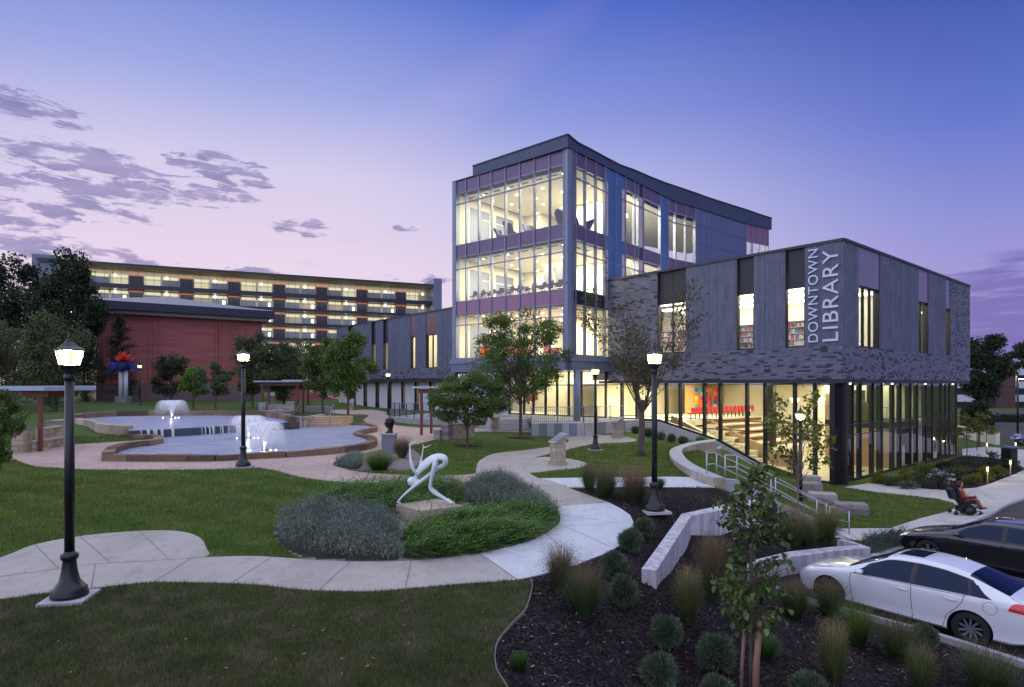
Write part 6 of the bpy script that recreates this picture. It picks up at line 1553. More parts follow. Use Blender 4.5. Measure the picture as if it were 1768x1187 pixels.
bgtree(402, 470, 572, 62, 3.0, 'reddish olive tree behind the second lamp post', 'leafolive', 8000, 30, .24, 690)
bgtree(450, 530, 578, 66, 3.0, 'wide olive tree above the pond shelter roof', 'leafolive', 9000, 31, .26, 690)
bgtree(525, 590, 582, 52, 2.9, 'dark tree between the pond shelter and the white wing', 'leaf', 8000, 32, .22, 690)
bgtree(560, 642, 576, 47, 2.9, 'leafy tree overlapping the left end of the brick wing', 'leaf', 10000, 33, .22, 690, clumps=46)
bgtree(470, 530, 600, 90, 2.8, 'distant tree filling the gap behind the pond shelter', 'leafdark', 5000, 34, .34, 692)
bgtree(-70, 60, 560, 61, 3.3, 'broad olive tree filling the left edge above the bench shelter', 'leafolive', 9000, 26, .26, 705)
# conifer
x, y, z = (208 - CX) / F * 73, 73, 3.35; CN = empty('conifer_tree', (x, y, z), 0, 'dark layered conifer before the brick hall corner', 'tree')
mb = MB(); mb.tube([(0, 0, -.1), (0, 0, 4), (0, 0, 10.6)], [.22, .15, .03], 8); mb.build('trunk', M['bark'], CN, off=(0, 0, 0))
P = []; rsn = np.random.RandomState(5); br = MB()
for k in range(60):
    zz = .8 + 9.6 * k / 60; R = 2.9 * (1 - zz / 11.2) ** .8 * rsn.uniform(.6, 1.1); a_ = rsn.rand() * 6.28; e = np.array([R * math.cos(a_), R * math.sin(a_), zz + .25]); s_ = np.array([0, 0, zz]); br.tube([tuple(s_), tuple((s_ + e) / 2 + [0, 0, .1]), tuple(e)], [.04, .03, .01], 4)
    t = rsn.rand(130, 1) ** .6; P.append(s_ + (e - s_) * t + rsn.normal(size=(130, 3)) * [.28, .28, .13] * (.4 + .7 * t))
br.build('branches', M['bark'], CN, off=(0, 0, 0), kind='stuff'); V, Q = leaves(np.concatenate(P), 1, .22, .3); fastmesh('crown', V, Q, M['needle'], CN)
# trees right of the library
bgtree(1668, 1742, 578, 66, 0, 'large dark tree right of the library wall', 'leafdark', 15000, 41, .30, 700, clumps=50)
bgtree(1745, 1830, 590, 80, 0, 'dark tree at the right edge above the white banded building', 'leafdark', 6000, 42, .34, 640)
bgtree(1676, 1706, 690, 55, 0, 'dark low tree under the big tree beside the library corner', 'leafdark', 3000, 43, .22, 745)
for k, (px, Y, lab) in enumerate([(1687, 52, 'young staked tree on the small lawn right of the library, left one'), (1703, 50, 'young staked tree on the small lawn near the pale wall end'), (1669, 47, 'thin young tree right at the library glass end')]):
    make_tree(((px - CX) / F * Y, Y, 0), lab, 3.2, (.9, .8, .9), 2.3, .035, 900, .14, 'leafyellow', 60 + k, group='young trees by the pale wall', clumps=12, fork=.45)

# the four garden trees
p = G(899, 757); make_tree(p, 'leafy honey locust in front of the glass tower', 8.1, (3.1, 2.7, 2.95), 5.1, .12, 17000, .17, 'leaf', 71, clumps=70, cr=.20, shell=.35, fork=.24, ratio=.42, group='garden trees on the lawns')
p = G(807, 771); make_tree(p, 'small dense tree on the island lawn beside the stone seat wall', 3.9, (2.0, 1.8, 1.35), 2.45, .075, 12000, .14, 'leaf', 72, clumps=48, cr=.26, shell=.35, fork=.2, ratio=.5, group='garden trees on the lawns')
# tall open tree before the brick block: strong rising limbs, thin leaves
p = G(1107, 786); OT = empty('tree', p, 0, 'tall thin-leaved tree with bare rising branches before the brick wall', 'tree', 'garden trees on the lawns'); rnd = random.Random(77)
mb = MB(); mb.tube([(0, 0, -.1), (0, 0, .3), (.03, 0, 1.4), (.02, 0, 2.6)], [.21, .15, .135, .12], 10); mb.build('trunk', M['bark'], OT, off=(0, 0, 0))
br = MB(); tips = []
def grow(p0, d, L, r, lvl):
    pts = [p0]; dd = d.copy(); n_ = 4
    for i in range(n_):
        dd = (dd + Vector((rnd.gauss(0, .10), rnd.gauss(0, .10), .05 if lvl < 3 else -.04))).normalized(); pts.append(pts[-1] + dd * L / n_)
    br.tube(pts, [r, r * .85, r * .7, r * .55, r * .4], 5 if lvl < 2 else 4, caps=False)
    if lvl >= 2: tips.extend(pts[1:])
    if lvl < 4:
        for k in range(3 if lvl < 3 else 2):
            s_ = pts[rnd.choice([1, 2, 3, 4])]; a_ = rnd.random() * 6.28; t = Vector((math.cos(a_), math.sin(a_), .45)); nd = (dd * .8 + t * .55).normalized(); grow(s_, nd, L * rnd.uniform(.5, .75), r * .5, lvl + 1)
for k in range(8):
    a_ = k * 2.4; sp = rnd.uniform(.35, .80); d = Vector((math.cos(a_) * sp, math.sin(a_) * sp, 1)).normalized(); grow(Vector((.02, 0, rnd.uniform(1.7, 2.4))), d, rnd.uniform(2.5, 3.3), .052, 0)
br.build('branches', M['bark'], OT, off=(0, 0, 0), kind='stuff')
T = np.array([tuple(t) for t in tips]); w_ = np.where((T[:, 2] < 4.6) | (np.hypot(T[:, 0], T[:, 1]) > 1.9), 1.0, .12); w_ /= w_.sum(); k = RS.choice(len(T), 4800, p=w_); V, Q = leaves(T[k] + RS.normal(size=(4800, 3)) * .18, 1, .16, .36, .6); fastmesh('crown', V, Q, M['leafbrown'], OT)
# left-edge tree, near
bgtree(-85, 34, 652, 17.5, 2.4, 'leafy shrub-like tree cut by the left edge of the view', 'leaf', 9000, 81, .085, 815, clumps=60, cr=.22)
# thin sapling by the stair lamp
p = G(1378, 925); make_tree(p, 'thin sparse sapling in the grasses beside the garden stair', 4.3, (1.0, .8, 1.5), 2.9, .028, 1100, .12, 'leafyellow', 83, clumps=30, cr=.2, fork=.3, ratio=.7, bark='barkpale')
# foreground sapling with stakes: its leaves can be picked out one by one
p = W(1297, 1215, .98); SG = empty('young_tree', p, 0, 'staked young tree with heart-shaped leaves in the foreground mulch', 'tree'); rnd = random.Random(5)
Hs = H - p[2]; top = (HY - 800) / F * p[1] + Hs
mb = MB(); mb.tube([(0, 0, -.1), (.0, 0, .7), (.02, 0, 1.6), (-.01, 0, 2.4), (.03, 0, top - .05)], [.032, .028, .024, .018, .006], 8); mb.build('trunk', M['bark'], SG, off=(0, 0, 0))
br = MB(); lp = []
for k in range(130):
    t = rnd.random(); z0 = .95 + t * (top - 1.15); R = (.16 + .40 * math.sin(math.pi * min(1, (t * .95 + .08))) ** .8) * rnd.uniform(.6, 1.25); a_ = rnd.random() * 6.28; s_ = Vector((.01, 0, z0)); e = s_ + Vector((R * math.cos(a_), R * math.sin(a_), rnd.uniform(.05, .3)))
    br.tube([s_, s_.lerp(e, .5) + Vector((0, 0, .03)), e], [.009, .006, .003], 4, caps=False)
    for q in range(10): lp.append((s_.lerp(e, rnd.uniform(.3, 1.05)) + Vector((rnd.gauss(0, .035), rnd.gauss(0, .035), rnd.gauss(0, .03))), rnd.random() * 6.28))
br.build('branches', M['bark'], SG, off=(0, 0, 0), kind='stuff')
hv = [(0, 0, 0), (.018, .008, .004), (.034, .028, .008), (.032, .052, .006), (.018, .074, .0), (0, .092, -.006), (-.018, .074, .0), (-.032, .052, .006), (-.034, .028, .008), (-.018, .008, .004), (0, .045, -.004)]
hf = [(10, i, (i + 1) if i < 9 else 0) for i in range(10)]
M['heartleaf'] = leafmat('linden_leaf', (.05, .09, .027), (.095, .15, .037), (.14, .18, .05), trans=.3)
a = N('linden_leaf_each'); o_ = a.n('ShaderNodeObjectInfo').outputs['Random']; bc = a.ramp(o_, [(0, (.06, .12, .04)), (.6, (.13, .20, .05)), (.965, (.18, .25, .06)), (.975, (.40, .26, .04)), (1, (.45, .22, .04))])
M['heartone'] = a.end(a.n('ShaderNodeMixShader', {0: .3, 1: a.bsdf(base=bc, rough=.45, spec=.4), 2: a.n('ShaderNodeBsdfTranslucent', {'Color': bc}).outputs[0]}).outputs[0])
lm_ = MB(); lm_.add(hv, hf); lo = lm_.build('leaf', M['heartone'], SG, off=(0, 0, 0)); rnd.shuffle(lp); V = []; T3 = []
for i, (q, a_) in enumerate(lp):
    Mx = Matrix.Translation(q) @ Matrix.Rotation(a_, 4, 'Z') @ Matrix.Rotation(rnd.uniform(-1.3, -.2), 4, 'X') @ Matrix.Rotation(rnd.uniform(-.4, .4), 4, 'Y') @ Matrix.Scale(rnd.uniform(.75, 1.25), 4)
    if i == 0: lo.matrix_local = Mx
    elif i < 300:
        c = bpy.data.objects.new('leaf', lo.data); COL.objects.link(c); setpar(c, SG); c.matrix_local = Mx
    else:
        b_ = len(V); V += [tuple(Mx @ Vector(v)) for v in hv]; T3 += [(x + b_, y + b_, z + b_) for x, y, z in hf]
o = fastmesh('leaves', V, T3, M['heartleaf'], SG); o['kind'] = 'stuff'
M['stake'] = mat('peeled_wood', (.26, .14, .10), .7, .2, 5, .3, stretch=(1, 1, .3))
for k, (dx_, dy_, tx, h_, lab) in enumerate([(-.03, -.14, .09, 1.22, 'thick leaning wooden stake in front of the young tree'), (.12, .12, .06, 1.02, 'thinner wooden stake to the right of the young tree'), (-.10, .13, .05, .95, 'short wooden stake left of and behind the young tree')]):
    x, y, z = p[0] + dx_, p[1] + dy_, p[2]; mb = MB(); mb.tube([(x, y, z - .3), (x + tx * .4, y, z + h_ * .5), (x + tx, y, z + h_)], [.034 if k == 0 else .024] * 3, 10); tag(mb.build('wooden_stake', M['stake'], None, off=(0, 0, 0)), lab, 'stake', 'wooden stakes of the young tree')

# ---- ornamental grasses
def gradmat(name, lo, hi, tip, zs, trans=.3):
    a = N(name); sp_ = a.n('ShaderNodeSeparateXYZ', {0: a.co}).outputs[2]; f = a.math('DIVIDE', sp_, zs, clamp=True); base = a.ramp(f, [(0, lo), (.5, hi), (.92, tip)])
    base = a.mix(1, base, a.ramp(a.geo.outputs['Random Per Island'], [(0, (.55,) * 3), (1, (1.35,) * 3)]), 'MULTIPLY')
    b = a.bsdf(base=base, rough=.6, spec=.25); t = a.n('ShaderNodeBsdfTranslucent', {'Color': base}).outputs[0]; return a.end(a.n('ShaderNodeMixShader', {0: trans, 1: b, 2: t}).outputs[0])
M['grass_tuft'] = gradmat('switchgrass', (.05, .09, .03), (.085, .125, .045), (.17, .13, .075), .8)
M['grass_brown'] = gradmat('bronze_switchgrass', (.055, .08, .03), (.12, .12, .055), (.26, .16, .10), .8)
M['grass_yellow'] = gradmat('feather_reed_grass', (.06, .10, .03), (.14, .165, .055), (.32, .25, .14), 1.1)
M['grass_green'] = gradmat('green_sedge', (.04, .09, .02), (.08, .155, .035), (.13, .19, .05), .6)
def tuft_mesh(n, r, h, spread, w, seed, seeds=0, arch=.35):
    rs = np.random.RandomState(seed); a_ = rs.rand(n) * 6.283; r0 = r * .30 * rs.rand(n) ** .5; hh = h * rs.uniform(.45, 1.1, n); out = spread * 1.3 * rs.rand(n) ** .55 * np.clip(1.25 - .45 * hh / h, .5, 1.2)
    ca, sa_ = np.cos(a_), np.sin(a_); tw = rs.normal(size=n) * .25; K = 5; V = np.zeros((n, K, 2, 3))
    for j in range(K):
        t = j / (K - 1); rr = r0 + out * (t ** 1.25); zz = hh * (t - arch * .55 * out / max(h, .01) * t ** 3); ww = w * (1 - .82 * t) * rs.uniform(.8, 1.2, n)
        ax, ay = np.cos(a_ + tw * t), np.sin(a_ + tw * t); cx_, cy_ = rr * ax, rr * ay; V[:, j, 0] = np.stack([cx_ - sa_ * ww, cy_ + ca * ww, zz], 1); V[:, j, 1] = np.stack([cx_ + sa_ * ww, cy_ - ca * ww, zz], 1)
    idx = np.arange(n * K * 2).reshape(n, K, 2); Q = np.stack([idx[:, :-1, 0], idx[:, :-1, 1], idx[:, 1:, 1], idx[:, 1:, 0]], -1).reshape(-1, 4); V = V.reshape(-1, 3)
    if seeds:
        tip = V.reshape(n, K, 2, 3)[:, -1].mean(1); k = rs.choice(n, n // 2, replace=False); sp_ = tip[k].repeat(seeds, 0) + rs.normal(size=(len(k) * seeds, 3)) * [.03, .03, .06]; V2, Q2 = leaves(sp_, 1, .022, .35, 0)
        Q = np.r_[Q, Q2 + len(V)]; V = np.r_[V, V2]
    return V, Q
GRP = 'ornamental grasses in the mulch beds'
def tuft(px0, px1, ytop, ybot, label, kind, seed, seeds=2, z=None, n=520):
    pm_ = (px0 + px1) / 2; p = G(pm_, ybot - 4) if z is None else W(pm_, ybot - 4, z); sc = p[1] / F; h = (ybot - ytop) * sc; r = (px1 - px0) / 2 * sc
    r_ = empty('ornamental_grass', (p[0], p[1], p[2] - .02), 0, label, 'grass tuft', GRP)
    V, Q = tuft_mesh(int(n * 2.6), r, h * 1.02, r, .0040 * max(1, p[1] / 12), seed, seeds, .75); fastmesh('blades', V, Q, M[kind], r_)['kind'] = 'stuff'; return r_
TF = [(1000, 1034, 802, 852, 'leftmost of the three grass tufts beside the white side path', 'grass_tuft'), (1021, 1070, 808, 862, 'middle grass tuft of the three beside the white side path', 'grass_tuft'), (1066, 1126, 806, 870, 'widest bronze grass tuft touching the tall lamp post', 'grass_brown'),
 (938, 996, 944, 1018, 'grass tuft overlapping the white curve of the path', 'grass_brown'), (973, 1046, 976, 1064, 'big rounded grass tuft in the open mulch', 'grass_tuft'), (1166, 1210, 984, 1080, 'tall thin upright grass right of the wall nose', 'grass_yellow'),
 (1200, 1256, 925, 1045, 'green reed grass left of the young tree', 'grass_tuft'), (1345, 1402, 872, 945, 'grass tuft left of the stair end, behind the lower wall', 'grass_yellow'), (1374, 1412, 900, 948, 'small yellow grass tuft behind the lower wall', 'grass_yellow'), (1400, 1452, 874, 940, 'grass tuft at the foot of the long handrail', 'grass_yellow'),
 (1340, 1402, 998, 1072, 'dark grass tuft before the front bumper of the white car', 'grass_tuft'), (1402, 1462, 1000, 1070, 'dark grass tuft before the front wheel of the white car', 'grass_tuft'), (1445, 1513, 1040, 1116, 'green grass tuft in front of the white car driver door', 'grass_green'), (1514, 1586, 1065, 1144, 'dark grass tuft in front of the white car rear door', 'grass_tuft'),
 (1655, 1758, 1112, 1200, 'large grass tuft at the lower right corner', 'grass_tuft'), (1416, 1462, 1078, 1186, 'dry upright grass between the young tree and the white car', 'grass_yellow'), (1568, 1612, 1120, 1200, 'wispy dry grass at the bottom edge below the white car', 'grass_yellow'), (1296, 1345, 1095, 1140, 'short green grass right of the tree stakes', 'grass_green'),
 (1125, 1150, 826, 848, 'tiny grass tuft at the edge of the side path', 'grass_green'), (880, 912, 1128, 1160, 'little weed rosette near the edge of the mulch', 'grass_green'), (1290, 1330, 985, 1045, 'reddish airy grass behind the young tree', 'grass_brown'), (1212, 1262, 930, 985, 'russet grass at the foot of the bent wall', 'grass_brown'),
 (620, 690, 775, 816, 'bright green grass mound below the bust pedestal', 'grass_green'), (676, 712, 755, 795, 'tall feathery grass right of the bust pedestal', 'grass_brown')]
for i, (a0, a1, y0, y1, lab, kd) in enumerate(TF): tuft(a0, a1, y0, y1, lab, kd, 100 + i, 2 if kd != 'grass_green' else 0, n=480 if (a1 - a0) > 40 else 300)

# ---- clipped round shrubs
M['globe'] = leafmat('grey_green_shrub', (.05, .085, .045), (.11, .165, .095), (.20, .26, .17), trans=.2, big=3)
M['silver'] = leafmat('silver_shrub', (.07, .105, .075), (.17, .225, .17), (.36, .38, .33), trans=.2, big=1.6)
M['juniper'] = leafmat('juniper_sprays', (.03, .085, .012), (.10, .24, .025), (.24, .36, .05), trans=.2, big=2.2)
M['inner'] = mat('shrub_inner_dark', (.020, .024, .016), .95, .3, 6, .5)  # dark solid core; shade inside the foliage is put into its colour
def globe(px, y0, y1, hw, label, mt='globe', seed=0, n=5200, z=None):
    p = G(px, y1 - 3) if z is None else W(px, y1 - 3, z); sc = p[1] / F; R = hw * sc * (.9 + .22 * ((seed * 37) % 10) / 10); Hh = (y1 - y0) * sc * (.86 + .2 * ((seed * 53) % 7) / 7)
    r_ = empty('round_shrub', (p[0], p[1] + R * .3, p[2]), 0, label, 'shrub', 'small round shrubs in the mulch bed'); rs = np.random.RandomState(seed)
    d = rs.normal(size=(n, 3)); d /= np.linalg.norm(d, axis=1)[:, None]; rr = rs.uniform(.72, 1.0, n)[:, None] * (1 + .10 * np.sin(d[:, :1] * 5 + seed) + .08 * np.cos(d[:, 1:2] * 7)); C = d * rr * [R * .92, R * .92, Hh * .47] + [0, 0, Hh * .5]
    L = (d * .8 + rs.normal(size=(n, 3)) * .45 + [0, 0, .35]); L /= np.linalg.norm(L, axis=1)[:, None]; L *= .058 * rs.uniform(.4, 2.1, n)[:, None] * max(1, R / .3); w_ = np.cross(L, rs.normal(size=(n, 3))); w_ /= np.linalg.norm(w_, axis=1)[:, None]; w_ *= .006 * max(1, p[1] / 12)
    V = np.stack([C, C + L * .5 + w_, C + L, C + L * .5 - w_], 1).reshape(-1, 3); fastmesh('foliage', V, np.arange(4 * n).reshape(n, 4), M[mt], r_)['kind'] = 'stuff'
    mb = MB(); mb.lathe([(R * .3, .0), (R * .72, Hh * .2), (R * .78, Hh * .5), (R * .55, Hh * .8), (R * .1, Hh * .9)], (0, 0, 0), 12); mb.build('dark_inner_mass', M['inner'], r_, off=(0, 0, 0))
for i, (px, y0, y1, hw, lab) in enumerate([(1114, 896, 932, 18, 'round shrub closest to the base of the tall lamp post'), (1091, 919, 958, 19, 'round shrub touching the outer curve of the white path'), (1060, 957, 1002, 23, 'round shrub right of the path-side grass tuft'), (1077, 1002, 1053, 23, 'round shrub beside the big grass tuft in open mulch'), (1151, 1068, 1124, 22, 'round shrub alone in the middle of the mulch bed'),
    (1239, 1107, 1166, 29, 'round shrub just left of the tree stakes'), (1141, 1137, 1196, 29, 'round shrub at the bottom edge, left of the stakes'), (1402, 1168, 1215, 27, 'blue-green shrub cut by the bottom edge under the dry grass'), (1600, 1086, 1122, 20, 'low blue-green shrub beside the rear wheel of the white car'), (1240, 1172, 1230, 26, 'round shrub mostly below the bottom edge near the stakes')]):
    globe(px, y0, y1, hw, lab, seed=i)
# spreading masses: distance to the edge gives the swell
def mass(pix, hmax, label, mt, n, seed, kind, dirv=None, cat='shrub', name='spreading_shrub'):
    P = np.array(GP(pix, 3)); c_ = P.mean(0); rs = np.random.RandomState(seed); r_ = empty(name, (c_[0], c_[1], tz(*c_)), 0, label, cat); z0 = tz(*c_)
    lo_, hi_ = P.min(0), P.max(0); pts = rs.uniform(lo_, hi_, (n * 4, 2)); pts = pts[inpoly(pts, [tuple(q) for q in P])][:n]
    A_, B_ = P, np.roll(P, -1, 0)
    def edge(q):
        d = np.full(len(q), 9.0)
        for a_, b_ in zip(A_, B_): ab = b_ - a_; t = np.clip(((q - a_) @ ab) / (ab @ ab + 1e-9), 0, 1); d = np.minimum(d, np.hypot(*(q - a_ - t[:, None] * ab).T))
        return d
    cen_ = rs.uniform(lo_, hi_, (max(3, int((hi_ - lo_).prod() * (1.5 if kind == 'stem' else .8))), 2)); ch_ = rs.uniform(.75, 1.15, len(cen_))
    def lump(q):
        d = np.hypot(q[:, None, 0] - cen_[None, :, 0], q[:, None, 1] - cen_[None, :, 1]); return np.maximum(.42, ((1.12 - (d / .85) ** 2) * ch_).max(1))
    hgt_ = lambda q: hmax * np.clip(edge(q) / .55, .12, 1) ** .55 * lump(q)
    Hs_ = hgt_(pts); Zg = TZ(pts); zz = Zg + Hs_ * rs.uniform(.5, 1.0, len(pts)); C = np.c_[pts, zz] - [c_[0], c_[1], z0]; n = len(pts)
    if kind == 'spray':    # flat feathery sprays lying outwards
        base = rs.normal(size=(n, 3)) * [.55, .45, .22] + np.array([dirv[0], dirv[1], .42]); base /= np.linalg.norm(base, axis=1)[:, None]; Ls = rs.uniform(.22, .62, n)[:, None]; K = 13; Vs = []
        side = np.cross(base, [0, 0, 1]); side /= np.linalg.norm(side, axis=1)[:, None] + 1e-9
        for j in range(K):
            t = j / (K - 1); cpt = C + base * Ls * t + [0, 0, -.05 * t * t]; sg = 1 if j % 2 else -1; L = (base * .8 + side * sg * .7 + rs.normal(size=(n, 3)) * .12); L *= (.10 - .06 * t); wv = np.cross(L, [0, 0, 1]); wv /= np.linalg.norm(wv, axis=1)[:, None] + 1e-9; wv *= .011
            Vs.append(np.stack([cpt, cpt + L * .5 + wv, cpt + L, cpt + L * .5 - wv], 1))
        V = np.concatenate(Vs, 0).reshape(-1, 3)
        # the leaflets of one spray share a tint: order them by spray
        V = np.stack([v.reshape(n, 4, 3) for v in Vs], 1).reshape(-1, 3)
    else:                   # upright thin stems with small leaves
        up = rs.normal(size=(n, 3)) * [.34, .34, .1] + [0, 0, 1]; up /= np.linalg.norm(up, axis=1)[:, None]; Ls = rs.uniform(.08, .30, n)[:, None]; K = 6; Vs = []
        for j in range(K):
            t = j / (K - 1); cpt = C + up * Ls * t; L = (up * .9 + rs.normal(size=(n, 3)) * .6) * .042; wv = np.cross(L, rs.normal(size=(n, 3))); wv /= np.linalg.norm(wv, axis=1)[:, None] + 1e-9; wv *= .007
            Vs.append(np.stack([cpt, cpt + L * .5 + wv, cpt + L, cpt + L * .5 - wv], 1))
        V = np.stack(Vs, 1).reshape(-1, 3)
    m_ = len(V) // 4; fastmesh('foliage', V, np.arange(4 * m_).reshape(m_, 4), M[mt], r_)['kind'] = 'stuff'
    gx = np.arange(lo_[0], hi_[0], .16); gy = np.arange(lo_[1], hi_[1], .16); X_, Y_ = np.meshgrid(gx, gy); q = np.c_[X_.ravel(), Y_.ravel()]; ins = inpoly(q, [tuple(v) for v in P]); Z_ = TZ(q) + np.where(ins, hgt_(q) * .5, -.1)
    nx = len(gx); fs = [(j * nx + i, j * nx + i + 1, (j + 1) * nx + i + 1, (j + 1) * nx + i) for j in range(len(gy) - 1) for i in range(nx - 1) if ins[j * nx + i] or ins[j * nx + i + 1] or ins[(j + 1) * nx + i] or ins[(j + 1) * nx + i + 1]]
    if fs: fastmesh('dark_inner_mass', np.c_[q, Z_] - [c_[0], c_[1], z0], fs, M['inner'], r_, True)
    return r_
mass([(512,878),(535,862),(575,848),(640,838),(720,834),(780,836),(800,848),(794,868),(740,884),(690,893),(640,889),(560,885),(525,886)], .38, 'bright green spreading juniper behind the dancer pedestal', 'juniper', 2500, 1, 'spray', (.9, -.3))
mass([(690,922),(694,958),(702,967),(760,962),(828,954),(880,942),(918,930),(944,912),(955,893),(925,884),(870,880),(815,884),(790,894),(735,906),(700,912)], .38, 'bright green spreading juniper in front of the dancer pedestal', 'juniper', 2700, 2, 'spray', (.9, -.45))
mass([(477,930),(482,908),(505,893),(550,888),(620,890),(675,898),(688,915),(690,940),(694,967),(640,970),(570,966),(520,960),(490,946)], .52, 'silver-grey shrub mound left of the dancer pedestal', 'silver', 4800, 3, 'stem')
mass([(802,852),(830,842),(866,838),(900,848),(936,864),(960,884),(958,898),(930,892),(890,884),(840,880),(808,870)], .46, 'silver-grey shrub mound right of the dancer pedestal', 'silver', 5000, 4, 'stem')
mass([(578,803),(590,808),(612,811),(626,806),(622,792),(603,794),(588,798)], .35, 'low silver mound at the tip of the bust bed', 'silver', 1200, 5, 'stem')
mass([(1490,948),(1506,962),(1540,952),(1572,940),(1568,930),(1530,930),(1496,934)], .22, 'low dark juniper between the lower wall and the kerb', 'needle', 1100, 6, 'spray', (.8, .2))
# planting along the foot of the glass and in the bed right of the library
rp = random.Random(8)
for i, (px, py, hw, lab) in enumerate([(1098, 752, 9, 'little shrub under the glass nearest the terrace end'), (1120, 757, 9, 'little shrub second from the terrace end under the glass'), (1142, 762, 9, 'little rounded shrub in the middle of the glass foot planting'), (1160, 767, 9, 'pale little shrub fourth along the glass foot'), (1180, 769, 8, 'small pale shrub close above the curved seat wall'), (1212, 772, 11, 'bright green bush between the glass and the curved seat')]):
    globe(px, py - hw * 1.5, py, hw, lab, ['globe', 'leafolive', 'silver'][i % 3] if i < 5 else 'leafbright', 30 + i, 700)
for i, (px, py, hw, hh, mt, lab) in enumerate([(1516, 836, 13, 24, 'leafyellow', 'yellow-green shrub nearest the glass doors'), (1538, 840, 12, 20, 'leafolive', 'olive shrub second from the glass doors in the low bed'), (1562, 832, 15, 24, 'leafyellow', 'feathery green shrub below the second soffit light'), (1568, 845, 13, 14, 'globe', 'low grey-green plant at the walk edge left of the flower pot'), (1590, 840, 14, 20, 'leafolive', 'russet olive plant just left of the flower pot'), (1598, 822, 16, 24, 'leafyellow', 'green shrub against the glass behind the flower pot'),
    (1630, 812, 16, 26, 'leafdark', 'dark shrub behind the flower pot near the glass'), (1652, 828, 17, 30, 'leafolive', 'wide olive shrub right of the flower pot'), (1680, 820, 18, 32, 'leafdark', 'tall dark shrub in the middle of the low bed'), (1676, 836, 13, 18, 'leafyellow', 'small shrub by the walk behind the wheelchair'), (1702, 830, 14, 22, 'leafyellow', 'lamp-lit yellow shrub left of the near bollard'), (1724, 824, 13, 18, 'leafyellow', 'lamp-lit yellow shrub between the two bollards'), (1710, 808, 18, 26, 'leafdark', 'dark shrub behind the near bollards'), (1745, 808, 13, 20, 'leafolive', 'last olive shrub at the pointed end of the low bed')]):
    p = G(px, py); sc = p[1] / F; r_ = empty('bed_shrub', p, 0, lab, 'shrub', 'mixed shrubs in the low bed by the library'); P_, _ = crown_points(1100, (0, 0, hh * sc * .5), (hw * sc, hw * sc * .8, hh * sc * .5), 200 + i, 12, .2, .5); V, Q = leaves(P_, 1, .10, .45, -.4); fastmesh('foliage', V, Q, M[mt], r_)['kind'] = 'stuff'
    mb = MB()
    for k in range(5): mb.tube([(0, 0, -.02), (rp.uniform(-.5, .5) * hw * sc, rp.uniform(-.4, .4) * hw * sc, hh * sc * .8)], [.015, .005], 4)
    mb.build('stems', M['bark'], r_, off=(0, 0, 0))
# flower pot
p = G(1628, 846); FP = empty('flower_pot', p, 0, 'black planter overflowing with small white flowers on the sidewalk edge', 'planter')
mb = MB(); mb.lathe([(.20, 0), (.27, .35), (.30, .55), (.27, .56), (.24, .5)], (0, 0, 0), 18); mb.build('pot', M['black'], FP, off=(0, 0, 0))
P_, _ = crown_points(1500, (0, 0, .72), (.52, .5, .34), 9, 16, .3, .4); V, Q = leaves(P_, 1, .07, .5); fastmesh('foliage', V, Q, M['leafdark'], FP)['kind'] = 'stuff'
M['petal'] = leafmat('white_petals', (.45, .45, .55), (.65, .65, .72), None, trans=.2)
P_, _ = crown_points(420, (0, 0, .74), (.58, .55, .38), 10, 18, .7, .25); V, Q = leaves(P_, 1, .05, 1.0); fastmesh('flowers', V, Q, M['petal'], FP)['kind'] = 'stuff'
# hedge strips far right
for px0, px1, py, Y, hh, lab in ((1664, 1712, 722, 82, 1.6, 'brownish hedge behind the far parking lot corner'), (1716, 1900, 721, 92, 1.1, 'low green hedge along the far edge of the parking lot'), (1664, 1700, 700, 88, 3.0, 'dark tall hedge below the big tree by the library')):
    x0, x1 = (px0 - CX) / F * Y, (px1 - CX) / F * Y; r_ = empty('hedge', ((x0 + x1) / 2, Y, 0), 0, lab, 'hedge'); n_ = 3500; P_ = RS.uniform([-(x1 - x0) / 2, -.6, .1], [(x1 - x0) / 2, .6, hh], (n_, 3)); V, Q = leaves(P_, 1, .3, .6); fastmesh('foliage', V, Q, M['leafdark'], r_)['kind'] = 'stuff'
    mb = MB(); mb.bbox(-(x1 - x0) / 2, (x1 - x0) / 2, -.45, .45, 0, hh * .85); mb.build('dark_inner_mass', M['inner'], r_, off=(0, 0, 0))
